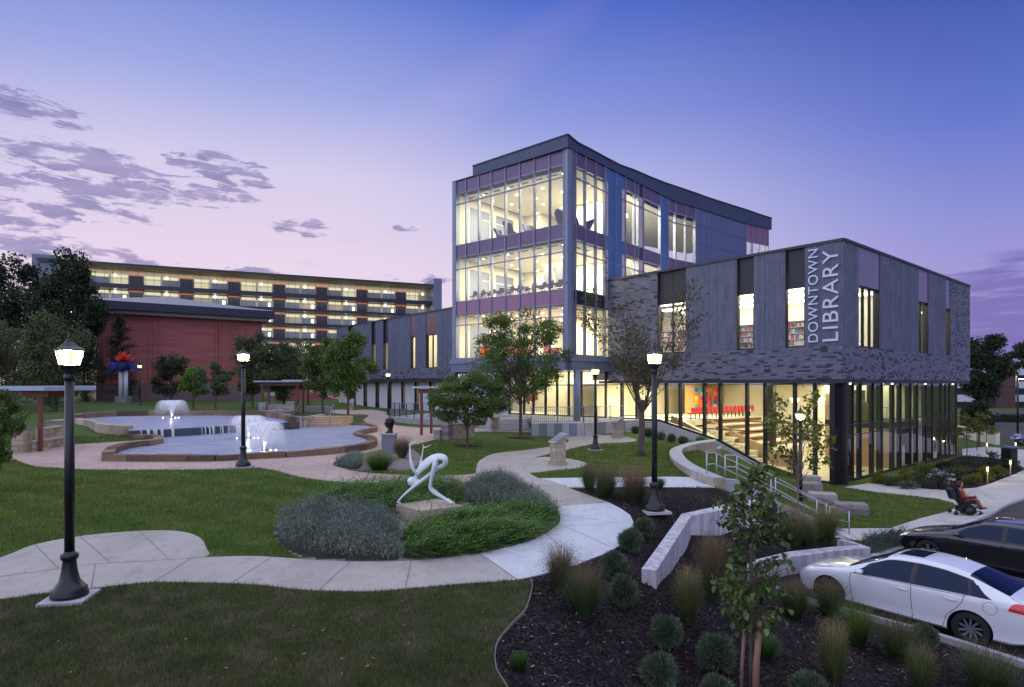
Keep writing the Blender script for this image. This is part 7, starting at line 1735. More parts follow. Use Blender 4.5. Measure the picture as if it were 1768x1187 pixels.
# ---- real blades on the near lawns, thinning with distance
def grass_blades():
    sel = []
    nm = np.array([name_reg(i) == 'lawn' for i in range(-1, len(UL))]); isl = nm[GREG + 1]
    T_ = GT[isl]; A_, B_, C_ = GV[T_[:, 0]], GV[T_[:, 1]], GV[T_[:, 2]]; cen = (A_ + B_ + C_) / 3; ar = .5 * np.abs((B_ - A_)[:, 0] * (C_ - A_)[:, 1] - (B_ - A_)[:, 1] * (C_ - A_)[:, 0])
    Y = cen[:, 1]; px = cen[:, 0] / Y * F + CX; ok = (Y > 6) & (Y < 34) & (px > -80) & (px < 1850)
    dens = np.where(ok, 380000.0 / np.maximum(Y, 6) ** 2.2, 0); N_ = 420000; w_ = ar * dens; tot = w_.sum(); w_ /= tot; n_ = int(min(N_, tot)); k = RS.choice(len(T_), n_, p=w_)
    u = RS.rand(n_, 1); v = RS.rand(n_, 1); f = (u + v) > 1; u[f] = 1 - u[f]; v[f] = 1 - v[f]; P = A_[k] + (B_ - A_)[k] * u + (C_ - A_)[k] * v
    Za = TZ(GV); za = Za[T_[:, 0]][k][:, None]; zb = Za[T_[:, 1]][k][:, None]; zc = Za[T_[:, 2]][k][:, None]; Z = za + (zb - za) * u + (zc - za) * v
    hgt = RS.uniform(.03, .065, (n_, 1)) * (1 + P[:, 1:2] / 40); wd = .004 * (P[:, 1:2] / 8) ** .9 + .001; an = RS.rand(n_) * 6.283; dx_, dy_ = np.cos(an)[:, None], np.sin(an)[:, None]; ln = RS.normal(size=(n_, 2)) * .025
    V = np.stack([np.c_[P[:, :1] - dx_ * wd, P[:, 1:] - dy_ * wd, Z - .004], np.c_[P[:, :1] + dx_ * wd, P[:, 1:] + dy_ * wd, Z - .004], np.c_[P + ln, Z + hgt]], 1).reshape(-1, 3)
    return V, np.arange(3 * n_).reshape(n_, 3)
a = N('grass_blade'); rnd_ = a.geo.outputs['Random Per Island']; n1 = a.noise(.35, 4, .6); n2 = a.noise(1.6, 5, .65)
b = a.ramp(n1, [(.3, (.075, .155, .018)), (.55, (.14, .225, .032)), (.75, (.20, .23, .06))]); b = a.mix(.5, b, a.ramp(n2, [(.3, (.055, .14, .018)), (.48, (.13, .20, .045)), (.64, (.26, .235, .12))])); sx_ = a.n('ShaderNodeSeparateXYZ', {0: a.co}).outputs; yy = sx_[1]; mow = a.math('SINE', a.math('ADD', a.math('MULTIPLY', sx_[0], 2.0), a.math('MULTIPLY', yy, 4.2))); b = a.mix(1, b, a.ramp(a.math('ADD', a.math('MULTIPLY', mow, .4), .5), [(0, (.86,) * 3), (1, (1.14,) * 3)]), 'MULTIPLY'); dry = a.math('SUBTRACT', a.math('ADD', a.math('MULTIPLY', a.noise(.5, 5, .7), 6.0), 9.0), yy, True); b = a.mix(a.math('MULTIPLY', dry, .8), b, a.ramp(n2, [(.32, (.05, .06, .035)), (.5, (.10, .085, .05)), (.66, (.17, .15, .11))])); b = a.mix(1, b, a.ramp(rnd_, [(0, (.5,) * 3), (.9, (1.3,) * 3), (1, (1.9, 1.7, 1.4))]), 'MULTIPLY')
M['blade'] = a.end(a.n('ShaderNodeMixShader', {0: .3, 1: a.bsdf(base=b, rough=.6, spec=.2), 2: a.n('ShaderNodeBsdfTranslucent', {'Color': b}).outputs[0]}).outputs[0])
V, T3 = grass_blades(); o = fastmesh('grass', V, T3, M['blade']); o['kind'] = 'stuff'
P_ = np.array([G(px, py)[:2] for px, py in zip(RS.uniform(60, 1100, 150), RS.uniform(860, 1180, 150))]); Z_ = TZ(P_) + .05; V, Q = leaves(np.c_[P_, Z_], 1, .055, .7, 0); V = V.reshape(-1, 4, 3); V[:, :, 2] = V[:, :1, 2] + (V[:, :, 2] - V[:, :1, 2]) * .15
fastmesh('fallen_leaves', V.reshape(-1, 3), Q, leafmat('dry_leaf', (.16, .10, .03), (.30, .20, .05), None, trans=.1))['kind'] = 'stuff'
# loose bark chips on the near mulch
def chips():
    im = [i for i, u in enumerate(UL) if u[0] == 'mulch_bed'][0]; T_ = GT[GREG == im]; A_, B_, C_ = GV[T_[:, 0]], GV[T_[:, 1]], GV[T_[:, 2]]; ar = .5 * np.abs((B_ - A_)[:, 0] * (C_ - A_)[:, 1] - (B_ - A_)[:, 1] * (C_ - A_)[:, 0]); Y = ((A_ + B_ + C_) / 3)[:, 1]
    w_ = ar / np.maximum(Y, 5) ** 2; w_[Y < 5] = 0; w_ /= w_.sum(); n_ = 42000; k = RS.choice(len(T_), n_, p=w_); u = RS.rand(n_, 1); v = RS.rand(n_, 1); f = (u + v) > 1; u[f] = 1 - u[f]; v[f] = 1 - v[f]; P = A_[k] + (B_ - A_)[k] * u + (C_ - A_)[k] * v; Z = TZ(P)[:, None] + RS.uniform(.002, .018, (n_, 1)); C = np.c_[P, Z]
    d = RS.normal(size=(n_, 3)) * [1, 1, .35]; d /= np.linalg.norm(d, axis=1)[:, None]; w3 = np.cross(d, RS.normal(size=(n_, 3)) * [.4, .4, 1] + [0, 0, .6]); w3 /= np.linalg.norm(w3, axis=1)[:, None]; L = d * RS.uniform(.012, .045, (n_, 1)); Wd = w3 * RS.uniform(.004, .011, (n_, 1))
    return np.stack([C - L + Wd, C - L - Wd, C + L - Wd * .7, C + L + Wd * .7], 1).reshape(-1, 3), np.arange(4 * n_).reshape(n_, 4)
a = N('bark_chip'); b = a.ramp(a.geo.outputs['Random Per Island'], [(0, (.010, .008, .009)), (.7, (.035, .027, .030)), (.94, (.075, .060, .062)), (.97, (.20, .17, .15)), (1, (.32, .28, .25))]); M['chip'] = a.end(a.bsdf(base=b, rough=.95, spec=.1))
V, Q = chips(); fastmesh('bark_chips', V, Q, M['chip'])['kind'] = 'stuff'
# ------------------------------------------------------------------ buildings behind
M['hallbrick'] = mat('red_hall_brick', (.34, .11, .105), .85, .22, .8, .3, 8, stretch=(.3, .3, 4))
M['hallbase'] = mat('hall_base', (.16, .11, .12), .85, .15, .4, .1)
M['hallroof'] = mat('navy_metal_roof', (.018, .024, .050), .45, .1, .5, .05)
M['eave'] = mat('pale_eave', (.30, .24, .26), .7, .05, 1, .02)
P_, Q_ = Vector((-50.7, 75)), Vector((-35.0, 86)); hd = (Q_ - P_).normalized(); hn = Vector((hd.y, -hd.x)); HL = (Q_ - P_).length
HF = Fac(P_, hd, hn); HB = empty('brick_hall', (P_.x, P_.y, 2.5), label='windowless red brick hall with a low navy hipped roof', cat='building')
mb = MB(); HF.box(mb, 0, HL, 1.5, 14.3, -22, 0); mb.build('wall', M['hallbrick'], HB)
mb = MB(); HF.box(mb, -.1, HL + .1, 1.5, 5.6, -.5, .12); mb.build('base_course', M['hallbase'], HB)
for u in (.05, .55, 1.6, 5.4, 6.0, 6.6, 13.2, 13.6, 14.9, 15.6, 17.0, 18.9):
    mb = MB(); HF.box(mb, u, u + .22, 5.7, 14.2, 0, .18); mb.build('pilaster', M['hallbrick'], HB)
mb = MB(); HF.box(mb, -1.0, HL + .7, 14.3, 14.75, -23, 1.0); mb.build('eave', M['eave'], HB)
mb = MB(); HF.box(mb, -1.6, HL + 1.3, 14.76, 15.75, -23.6, 1.6)
mb.build('fascia', M['hallroof'], HB)
mb = MB(); c4 = [HF.p(u, 15.76, o) for u, o in ((-1.5, 1.5), (HL + 1.2, 1.5), (HL + 1.2, -23.5), (-1.5, -23.5))]; rg = [HF.p(8, 18.2, -11), HF.p(9.5, 18.2, -11)]
mb.add(c4 + rg, [(0, 1, 5, 4), (1, 2, 5), (2, 3, 4, 5), (3, 0, 4), (3, 2, 1, 0)]); mb.build('roof', M['hallroof'], HB)
# low stair wing of the hall
x, y = HF.xy(HL + 2, -1); mb = MB(); mb.add([(x, y, 2.4), (x + 9, y + 4, 2.4), (x + 9, y + 8, 2.4), (x, y + 4, 2.4), (x, y, 5.8), (x + 9, y + 4, 3.0), (x + 9, y + 8, 3.0), (x, y + 4, 5.8)], [(0, 1, 5, 4), (1, 2, 6, 5), (2, 3, 7, 6), (3, 0, 4, 7), (4, 5, 6, 7)]); mb.build('stair_wing', M['hallbrick'], HB)

# long residential slab behind everything
A_, B_ = Vector((-93.0, 124.0)), Vector((-20.2, 156.0)); fd = (B_ - A_).normalized(); fn = Vector((fd.y, -fd.x)); FLn = (B_ - A_).length; FB = Fac(A_, fd, fn)
RB = empty('apartment_slab', (A_.x, A_.y, 3), label='long lit-up apartment block with navy floor bands along the horizon', cat='building')
M['soffit'] = mat('ochre_soffit', (.42, .35, .22), .8, .05, .3, .02); M['litwall'] = mat('taupe_gallery_wall', (.42, .38, .34), .85, .12, .4, .02)
M['litwin'] = emis('lit_room', (1.0, .90, .58), .60); M['litwin2'] = emis('lit_room_soft', (.95, .88, .62), .50); M['walllamp'] = emis('gallery_lamp', (1.0, .93, .65), 3.0); M['redhead'] = emis('lit_red_header', (.9, .25, .12), .45)
M['faraluminium'] = mat('thin_mullion', (.10, .11, .15), .6, .1, 1, 0)
mb = MB(); FB.box(mb, -2, FLn + 1, 30.25, 30.75, -12, 1.9); mb.build('roof', M['navy'], RB)
mb = MB(); FB.box(mb, -2, FLn + 1, 30.15, 30.248, -3, 1.8); mb.build('soffit', M['soffit'], RB)
mb = MB(); FB.box(mb, FLn - .3, FLn + 1.8, 3, 32.2, -8, 2.2); mb.build('end_tower', M['fascia'], RB)
mb = MB(); FB.box(mb, -3, 1.2, 3, 31.6, -8, 1.0); mb.build('end_tower', M['fascia'], RB)
ztops = [26.7 - 3.45 * k for k in range(7)]
mg = MB(); mg2 = MB()
for k, zt_ in enumerate(ztops):
    hb_ = .95 if k == 0 else .6; ceil_z = 30.14 if k == 0 else ztops[k - 1] - (.95 if k == 1 else .6)
    mb = MB(); FB.box(mb, 0, FLn, zt_ - hb_, zt_, -3.2, .3); mb.build('floor_band', M['navy'], RB)
    mb = MB(); FB.box(mb, 0, FLn, zt_, ceil_z, -3.0, -2.8); mb.build('gallery_wall', M['litwall'], RB)
    x, y = FB.xy(FLn / 2, -1.2); area('gallery_lamp', (x, y, ceil_z - .05), FLn * .96, 2.0, 1100 if k else 1000, (1, .92, .70), math.atan2(fd.y, fd.x))
    rk = random.Random(k)
    n_ = int(FLn / 1.5)
    for j in range(n_ + 1): FB.box(mg, j * FLn / n_ - .03, j * FLn / n_ + .03, zt_, ceil_z, -.06, .02)
    FB.box(mg, 0, FLn, zt_ + 1.1, zt_ + 1.16, -.05, .01)
    if k > 4: continue
    for j in range(8):
        u = 3.5 + j * 9.6; off = -2.79
        d_ = MB(); FB.box(d_, u, u + 2.5, zt_ + .02, zt_ + 2.2, off, off + .5); dd = d_.build('door_recess', M['navy'], RB)
        d_ = MB(); FB.box(d_, u, u + 2.5, zt_ + 2.22, zt_ + 2.42, off, off + .5); d_.build('door_header', M['redhead'], RB)
        for s_ in (-1, 1):
            uu = u - 3.3 if s_ < 0 else u + 2.8
            d_ = MB(); FB.box(d_, uu, uu + 3.0, zt_ + 1.75, zt_ + 2.35, off, off + .06); d_.build('window', M['litwin'], RB)
            if k == 0 or (j + k) % 3: d_ = MB(); FB.box(d_, uu, uu + 3.0, zt_ + .3, zt_ + 1.7, off, off + .05); d_.build('window', M['litwin2'] if rk.random() < .5 and k == 0 else M['fascia'], RB)
        if k:
            d_ = MB(); FB.box(d_, u - 1.1, u - .6, zt_ + .5, zt_ + 1.3, off + .3, off + .5); d_.build('wall_light', M['walllamp'], RB)
        d_ = MB(); c_ = FB.p(u + 7.0, zt_ + 2.2, off + .15); d_.lathe([(.1, -.35), (.34, -.1), (.12, .2)], c_, 8); d_.build('wall_light', M['walllamp'], RB)
mg.build('mullion_grid', M['faraluminium'], RB, kind='stuff')
mb = MB(); FB.box(mb, .1, FLn - .4, 3, 30.1, -12, -3.3); mb.build('core', M['litwall'], RB)

# white banded office block on the right
WB = empty('office_block', (130, 150, 0), label='office building with white floor bands and a brown brick stair tower', cat='building')
X_ = lambda px, Y: (px - CX) / F * Y
Yb = 150; x0, x1, x2 = X_(1708, Yb), X_(1742, Yb), X_(2000, Yb)
M['brownbrick'] = mat('brown_brick', (.085, .045, .045), .85, .15, .3, .1); M['bandwhite'] = mat('white_band', (.50, .52, .62), .7, .06, .3, .02)
mb = MB(); mb.bbox(x0, x1, Yb - 2, Yb + 14, 0, 10.5); mb.build('stair_tower', M['brownbrick'], WB)
mb = MB(); mb.bbox(x1 + .02, x2, Yb + .1, Yb + 14, 0, 12.4); mb.bbox(X_(1600, Yb), x0 - .02, Yb + .1, Yb + 14, 0, 12.4); mb.build('wall', M['darkframe'], WB)
for z0, z1 in ((10.7, 11.9), (7.9, 9.5), (4.7, 6.3), (1.4, 3.1)):
    mb = MB(); mb.bbox(x1 + .03, x2, Yb - .4, Yb + .09, z0, z1); mb.build('floor_band', M['bandwhite'], WB); mb = MB(); mb.bbox(X_(1600, Yb), x0 - .03, Yb - .4, Yb + .09, z0, z1); mb.build('floor_band', M['bandwhite'], WB)
for z0, z1 in ((9.55, 10.65), (6.35, 7.85), (3.15, 4.65)):
    for j in range(9):
        xx = x1 + .4 + j * 2.1; mb = MB(); mb.bbox(xx, xx + 1.7, Yb - .05, Yb + .08, z0, z1); f_ = mb.build('window', M['darkframe'], WB); mb = MB(); mb.bbox(xx + .12, xx + 1.58, Yb - .07, Yb - .052, z0 + .1, z1 - .1); child(mb, 'pane', M['litwin2'] if (j * 7 + int(z0)) % 5 == 1 else M['glassfar'], f_)
PW = empty('garden_wall', (X_(1690, 60), 60, 0), label='pale lit concrete wall between the parking lot and the small lawn', cat='wall')
mb = MB(); strip_wall([(X_(1655, 66), 66), (X_(1690, 60.5), 60.5), (X_(1723, 57), 57)], .3, -.1, 1.12, mb); mb.build('wall_panel', M['cream'], PW)
# parking lamp and bin
x, y = X_(1757, 63), 63; r_ = empty('parking_lamp', (x, y, 0), label='tall thin black parking lot lamp with two heads at the right edge', cat='street lamp')
mb = MB(); mb.tube([(x, y, 0), (x, y, 6.2)], .09, 8); mb.build('pole', M['black'], r_); mb = MB(); mb.lathe([(.25, 0), (.25, .5)], (x, y, 0), 12); mb.build('footing', M['conc'], r_)
for s_ in (-1, 1): mb = MB(); mb.box((x + .45 * s_, y, 6.1 if s_ > 0 else 5.3), (.55, .25, .07), 0); mb.build('lamp_head', M['black'] if s_ < 0 else M['bulb'], r_)
x, y, z = W(1742.5, 806, .05); r_ = empty('litter_bin', (x, y, z), label='dark square litter bin at the tip of the low planting bed', cat='bin')
mb = MB(); mb.box((x, y, z + .62), (.62, .62, 1.24), .3); mb.build('body', M['black'], r_); mb = MB(); mb.box((x, y, z + 1.31), (.68, .68, .12), .3); mb.build('lid', M['fascia'], r_); mb = MB(); mb.box((x, y, z + 1.08), (.40, .64, .16), .3); mb.build('slot', M['navy'], r_)
# bollard lights
for px, py, lab in ((1705, 835, 'lit bollard beside the sidewalk, nearest the wheelchair'), (1744.5, 821, 'lit bollard beside the sidewalk, nearer the litter bin'), (1704, 785, 'lit bollard across the small lawn, left one'), (1753.5, 784, 'lit bollard across the small lawn at the right edge')):
    x, y, z = G(px, py); r_ = empty('bollard_light', (x, y, z), 0, lab, 'bollard', 'lit bollards along the walk right of the library')
    mb = MB(); mb.lathe([(.10, -.02), (.10, .03), (.055, .035), (.055, .66)], (0, 0, 0), 12); mb.build('post', M['black'], r_, off=(0, 0, 0)); mb = MB(); mb.lathe([(.05, .662), (.05, .90)], (0, 0, 0), 12); mb.build('lens', M['bulb2'] if 'bulb2' in M else M.setdefault('bulb2', emis('bollard_lens', (1, .86, .55), 1.6)), r_, off=(0, 0, 0)); mb = MB(); mb.lathe([(.06, .902), (.06, .95), (.05, .97)], (0, 0, 0), 12); mb.build('cap', M['black'], r_, off=(0, 0, 0))
    l = bpy.data.lights.new('bollard_bulb', 'POINT'); l.energy = 14; l.color = (1, .74, .32); l.shadow_soft_size = .07; o = bpy.data.objects.new('bollard_bulb', l); COL.objects.link(o); o.location = (x, y - .12, z + .86)
# small posts and stones
mb = MB(); x, y, z = W(1640, 0 + 905, .12); 
for p_, q_, lab in (((1690, 915), (1740, 900), 'speckled concrete wheel stop ramp behind the black car'),):
    A1, B1 = Vector(G(*p_)[:2]), Vector(G(*q_)[:2]); c_ = (A1 + B1) / 2; mb = MB(); mb.box((c_.x, c_.y, tz(*c_) + .07), ((B1 - A1).length, .22, .16), math.atan2((B1 - A1).y, (B1 - A1).x)); tag(mb.build('wheel_stop', M['conc'], None, off=(0, 0, 0)), lab, 'wheel stop')

# ------------------------------------------------------------------ sculptures
def remesh(mb, name, m, parent, voxel, smooth_it=4):
    o = mb.build('tmp', m, None, off=(0, 0, 0)); r = o.modifiers.new('r', 'REMESH'); r.mode = 'VOXEL'; r.voxel_size = voxel; r.use_smooth_shade = True; s_ = o.modifiers.new('s', 'SMOOTH'); s_.iterations = smooth_it; s_.factor = .5
    dg = bpy.context.evaluated_depsgraph_get(); me = bpy.data.meshes.new_from_object(o.evaluated_get(dg)); bpy.data.objects.remove(o); me.name = name
    for p in me.polygons: p.use_smooth = True
    n_ = bpy.data.objects.new(name, me); COL.objects.link(n_); setpar(n_, parent); return n_
M['whitepaint'] = mat('white_enamel', (.66, .70, .72), .35, .06, 1.5, .04)
DY = 15.6
ds = empty('dancer_sculpture', (-2.1, DY, 2.5), label='white abstract dancer bending backwards on a square limestone pedestal', cat='sculpture')
def dz_(x, y, dy=0): px, py = 640 + x / 6.594, 740 + y / 6.594; return ((px - CX) / F * DY + 2.1, dy, H + (HY - py) / F * DY - 2.5)
k_ = DY / F / 6.594
mb = MB()
def limb(pts, rad, flat=.7):
    P3 = smooth([dz_(*p) for p in pts], 4, False); Rr = [r[0] for r in smooth([(r, 0) for r in rad], 4, False)]; mb.tube(P3, [max(.004, 1.15 * r * k_) for r in Rr], 12, flat=flat * .75)
limb([(312, 838, -.12), (350, 790, -.12), (420, 722, -.1), (520, 640, -.06), (620, 565, -.02), (720, 490, .05), (810, 430, .08)], [22, 22, 26, 40, 42, 44, 50], .6)
limb([(800, 450, .08), (845, 400, .06), (840, 345, .02), (780, 322, 0), (700, 345, -.02), (620, 410, -.02), (560, 470, 0), (520, 520, 0)], [48, 52, 48, 46, 52, 60, 46, 34], .65)
limb([(745, 350, -.1), (738, 420, -.14), (712, 520, -.16), (692, 610, -.16), (690, 670, -.14), (745, 725, -.12), (830, 780, -.1), (880, 812, -.1)], [40, 52, 40, 32, 36, 36, 26, 24], .7)
limb([(878, 800, -.1), (905, 825, -.12), (965, 838, -.14)], [34, 26, 12], .8)
limb([(318, 828, -.12), (335, 838, -.12), (355, 842, -.12)], [22, 16, 12], .8)
limb([(530, 520, 0), (490, 470, -.05), (466, 400, -.06), (452, 300, -.05), (450, 215, -.04), (442, 192, -.04)], [32, 36, 32, 22, 14, 14], .6)
limb([(440, 192, -.04), (475, 165, -.02), (522, 148, 0)], [16, 15, 10], .5)
limb([(530, 500, .06), (548, 440, .08), (572, 350, .08), (588, 260, .08), (596, 218, .08)], [30, 24, 20, 14, 12], .6)
limb([(597, 222, .08), (590, 195, .08), (585, 172, .08)], [12, 9, 5], .6); limb([(597, 222, .08), (640, 212, .1), (688, 188, .12)], [13, 10, 6], .6)
limb([(520, 520, 0), (512, 560, 0), (495, 590, 0)], [22, 20, 22], .8)
c_ = dz_(478, 603); mb.tube([tuple(Vector(dz_(x, y, 0))) for x, y in ((425, 575), (440, 585), (465, 600), (500, 618), (535, 600), (548, 590))], [r * k_ for r in (16, 52, 68, 62, 42, 16)], 14, flat=.8)
remesh(mb, 'figure', M['whitepaint'], ds, .014, 5)
mb = MB(); pd = [W(*p, 2.50)[:2] for p in ((684, 869), (726.4, 880.3), (799, 872), (755, 859))]; mb.prism(pd, 1.95, 2.47); mb.build('pedestal', M['stone'] if False else M['conc_tan'] if 'conc_tan' in M else M.setdefault('conc_tan', pavemat('limestone_plinth', (.42, .36, .28))), ds)
# bronze bust
x, y, z = G(672, 783); bs = empty('bust_sculpture', (x, y, z), 0, 'dark bronze head on a grey square pedestal by the pond path', 'sculpture')
M['bronze'] = mat('dark_bronze_patina', (.022, .020, .022), .45, .3, 5, .3, metal=.5)
mb = MB(); mb.bbox(-.29, .29, -.29, .29, -.05, .84); mb.build('pedestal', M['concdark'], bs, off=(0, 0, 0)); mb = MB(); mb.bbox(-.34, .34, -.34, .34, .842, .92); mb.build('cap', M['conc'], bs, off=(0, 0, 0))
mb = MB(); mb.lathe([(.02, -.24), (.16, -.17), (.22, 0), (.19, .16), (.02, .25)], (.03, 0, 1.40), 16); mb.tube([(.02, 0, .93), (.05, 0, 1.05), (.06, 0, 1.30)], [.17, .11, .12], 12); mb.tube([(-.02, 0, 1.25), (-.12, 0, 1.22), (-.14, 0, 1.19)], [.12, .09, .05], 10); mb.tube([(-.14, 0, 1.42), (-.21, 0, 1.33), (-.22, 0, 1.30)], [.02, .035, .02], 8); mb.tube([(-.14, 0, 1.27), (-.19, 0, 1.26)], [.05, .03], 8)
for s_ in (-1, 1): mb.tube([(.02, .18 * s_, 1.40), (.05, .21 * s_, 1.38), (.03, .19 * s_, 1.31)], [.02, .035, .02], 6)
mb.tube([(-.13, -.07, 1.46), (-.16, 0, 1.47), (-.13, .07, 1.46)], [.03, .03, .03], 6); mb.tube([(0, 0, .92), (0, 0, 1.0)], [.2, .13], 12)
remesh(mb, 'head', M['bronze'], bs, .016, 2)
# red and blue spike flower
x, y = X_(213, 70), 70; sp_ = empty('spike_sculpture', (x, y, 3.4), 0, 'tall sculpture with a burst of red spikes over blue ones on twin white pillars', 'sculpture')
M['redsp'] = mat('red_spike', (.75, .05, .03), .35, .15, 3, 0); M['bluesp'] = mat('blue_spike', (.03, .06, .50), .35, .2, 3, 0)
mb = MB(); mb.box((0, 0, .38), (1.25, 1.1, .85)); mb.build('plinth', M['concdark'], sp_, off=(0, 0, 0))
for dx_ in (-.28, .28): mb = MB(); mb.tube([(dx_, 0, .8), (dx_, 0, 3.75)], .22, 12); mb.build('pillar', M['white'], sp_, off=(0, 0, 0))
rs = random.Random(4)
for nm, m_, n_, z0, el0, el1, L_ in (('red_spike', 'redsp', 70, 4.6, .30, 1.45, 1.35), ('blue_spike', 'bluesp', 90, 4.2, -.35, .40, 1.75)):
    for k in range(n_):
        a_ = rs.random() * 6.28; e_ = rs.uniform(el0, el1); L2 = L_ * rs.uniform(.8, 1.05); d = Vector((math.cos(a_) * math.cos(e_), math.sin(a_) * math.cos(e_), math.sin(e_))); mb = MB(); mb.tube([Vector((0, 0, z0)) + d * .3, Vector((0, 0, z0)) + d * L2], [.05, .012], 5); mb.build(nm, M[m_], sp_, off=(0, 0, 0))
mb = MB(); mb.lathe([(.3, 3.6), (.75, 3.9), (.8, 4.3), (.6, 4.6), (.1, 4.8)], (0, 0, 0), 14); mb.build('hub', M['navy'], sp_, off=(0, 0, 0))

# ------------------------------------------------------------------ cars
def paint(name, c, metal=.0, rough=.25):
    a = N(name); return a.end(a.bsdf(base=c, rough=rough, metal=metal, coat=1.0, spec=.5, normal=a.bump(a.noise(1.5, 2, .5), .02, .02)))
M['paintwhite'] = paint('white_car_paint', (.62, .64, .68)); M['paintblack'] = paint('black_car_paint', (.006, .006, .008)); M['paintblue'] = paint('blue_car_paint', (.03, .05, .12))
a = N('car_window'); g = a.n('ShaderNodeBsdfGlossy', {'Color': (.45, .60, 1, 1), 'Roughness': .03}).outputs[0]; d_ = a.n('ShaderNodeBsdfDiffuse', {'Color': (.006, .008, .014, 1)}).outputs[0]; M['carglass'] = a.end(a.n('ShaderNodeMixShader', {0: a.math('ADD', a.math('MULTIPLY', a.n('ShaderNodeFresnel', {'IOR': 1.5}).outputs[0], .5), .02), 1: d_, 2: g}).outputs[0])  # blue gloss tint puts the dusk sky's colour into the window reflections
M['tyre'] = mat('tyre_rubber', (.015, .015, .016), .85, .2, 20, .3); M['rim'] = mat('alloy', (.38, .39, .42), .3, .05, 5, .02, metal=.8); M['rimdark'] = mat('dark_alloy', (.03, .03, .035), .4, .1, 5, .02, metal=.5)
M['tail'] = paint('red_lens', (.55, .015, .02), 0, .15); M['headl'] = paint('clear_lens', (.55, .58, .62), .3, .1); M['seam'] = mat('door_gap', (.01, .01, .012), .9, .1, 5, 0); M['trimblack'] = mat('black_trim', (.012, .012, .014), .5, .1, 6, .02)
def car(loc, rz, label, pm, rimstyle, Ls=1.0, round_=0.0, group='parked cars'):
    car_ = empty('parked_car', loc, rz, label, 'car', group)
    ip = lambda xs, ys: (lambda x: float(np.interp(x, xs, ys)))
    def sm(xs, ys):
        xs, ys = np.array(xs, float) * Ls, np.array(ys, float); xx = np.linspace(xs[0], xs[-1], 400); yy = np.interp(xx, xs, ys); k = np.hanning(19); k /= k.sum(); yp = np.pad(yy, 9, mode='edge'); yy2 = np.convolve(yp, k, 'valid'); w_ = np.clip(np.minimum(xx - xs[0], xs[-1] - xx) / .12, 0, 1); yy = yy2 * w_ + yy * (1 - w_); return lambda x: float(np.interp(x, xx, yy))
    X0, X1 = -2.31 * Ls, 2.32 * Ls
    zt_ = sm([-2.31, -2.27, -2.12, -1.86, -1.2, -.8, -.4, 0, .25, 1.08, 1.5, 2.0, 2.22, 2.30, 2.32], [.80, 1.00, 1.06, 1.09, 1.32, 1.40, 1.425, 1.41, 1.375, .985, .90, .79, .68, .58, .50])
    zb_ = sm([-2.31, -2.2, -1.9, -1.2, 0, 1.0, 1.5, 2.0, 2.2, 2.32], [.78, .94, .99, .975, .93, .89, .82, .71, .62, .48])
    wb_ = sm([-2.31, -2.25, -2.0, -1.5, -.5, .5, 1.5, 1.95, 2.15, 2.28, 2.32], [.58, .70, .80, .855, .87, .865, .845, .78, .68, .52, .40])
    wr_ = sm([-2.31, -2.1, -1.86, -1.2, -.5, .25, .7, 1.08, 1.5, 2.0, 2.32], [.50, .66, .66, .57, .575, .60, .68, .75, .74, .64, .34])
    def prof(x):
        zt0, zb0, wb0, wr0 = zt_(x), zb_(x), wb_(x), wr_(x); cab = max(0.0, min(1.0, (zt0 - zb0 - .08) / .25)); zr = zt0 - .03 - .035 * cab; zr = max(zr, zb0 + .012); zl = .22 + max(0, (abs(x) - 1.9 * Ls) * .25)
        return [(0, zt0), (wr0 * .55, zt0 - .008), (wr0, zr), (wb0, zb0), (wb0 + .035, .64 if zb0 > .7 else zb0 - .1), (wb0 + .02, .40), (wb0 - .03, zl), (0, zl - .01)]
    def S(x, t):
        P = prof(x); t = min(max(t, 0), 6.9999); i = int(t); f = t - i
        g_ = lambda j: P[min(max(j, 0), 7)] if j >= 0 else (-P[1][0], P[1][1])
        p0, p1, p2, p3 = g_(i - 1), g_(i), g_(i + 1), g_(i + 2); 
        if i in (2,): y_, z_ = p1[0] + (p2[0] - p1[0]) * f, p1[1] + (p2[1] - p1[1]) * f; b_ = .018 * 4 * f * (1 - f); return (x, y_ + b_ * .8, z_ + b_ * .3)
        T_ = .42
        c = lambda k: (2 * f ** 3 - 3 * f ** 2 + 1) * p1[k] + (f ** 3 - 2 * f ** 2 + f) * T_ * (p2[k] - p0[k]) + (-2 * f ** 3 + 3 * f ** 2) * p2[k] + (f ** 3 - f ** 2) * T_ * (p3[k] - p1[k])
        return (x, c(0), c(1))
    xs = np.unique(np.r_[np.linspace(X0, X1, 90)]); ts = [0, .4, .8, 1.2, 1.6, 1.85, 2, 2.15, 2.5, 2.85, 3, 3.15, 3.4, 3.7, 4, 4.4, 4.8, 5.2, 5.6, 5.85, 6, 7]
    ring = []; 
    for x in xs:
        r_ = [S(x, t) for t in ts]; full = r_ + [(p[0], -p[1], p[2]) for p in r_[-2:0:-1]]; ring.append(full)
    n_ = len(ring[0]); mb = MB(); mb.add([p for r_ in ring for p in r_], [(i * n_ + k, i * n_ + (k + 1) % n_, (i + 1) * n_ + (k + 1) % n_, (i + 1) * n_ + k)[::-1] for i in range(len(xs) - 1) for k in range(n_)] + [tuple(range(n_)), tuple(reversed(range((len(xs) - 1) * n_, len(xs) * n_)))], 0, True)
    body = mb.build('body', [M[pm], M['trimblack']], None, off=(0, 0, 0)); AX = (1.42 * Ls, -1.28 * Ls); cuts = []
    cm = MB()
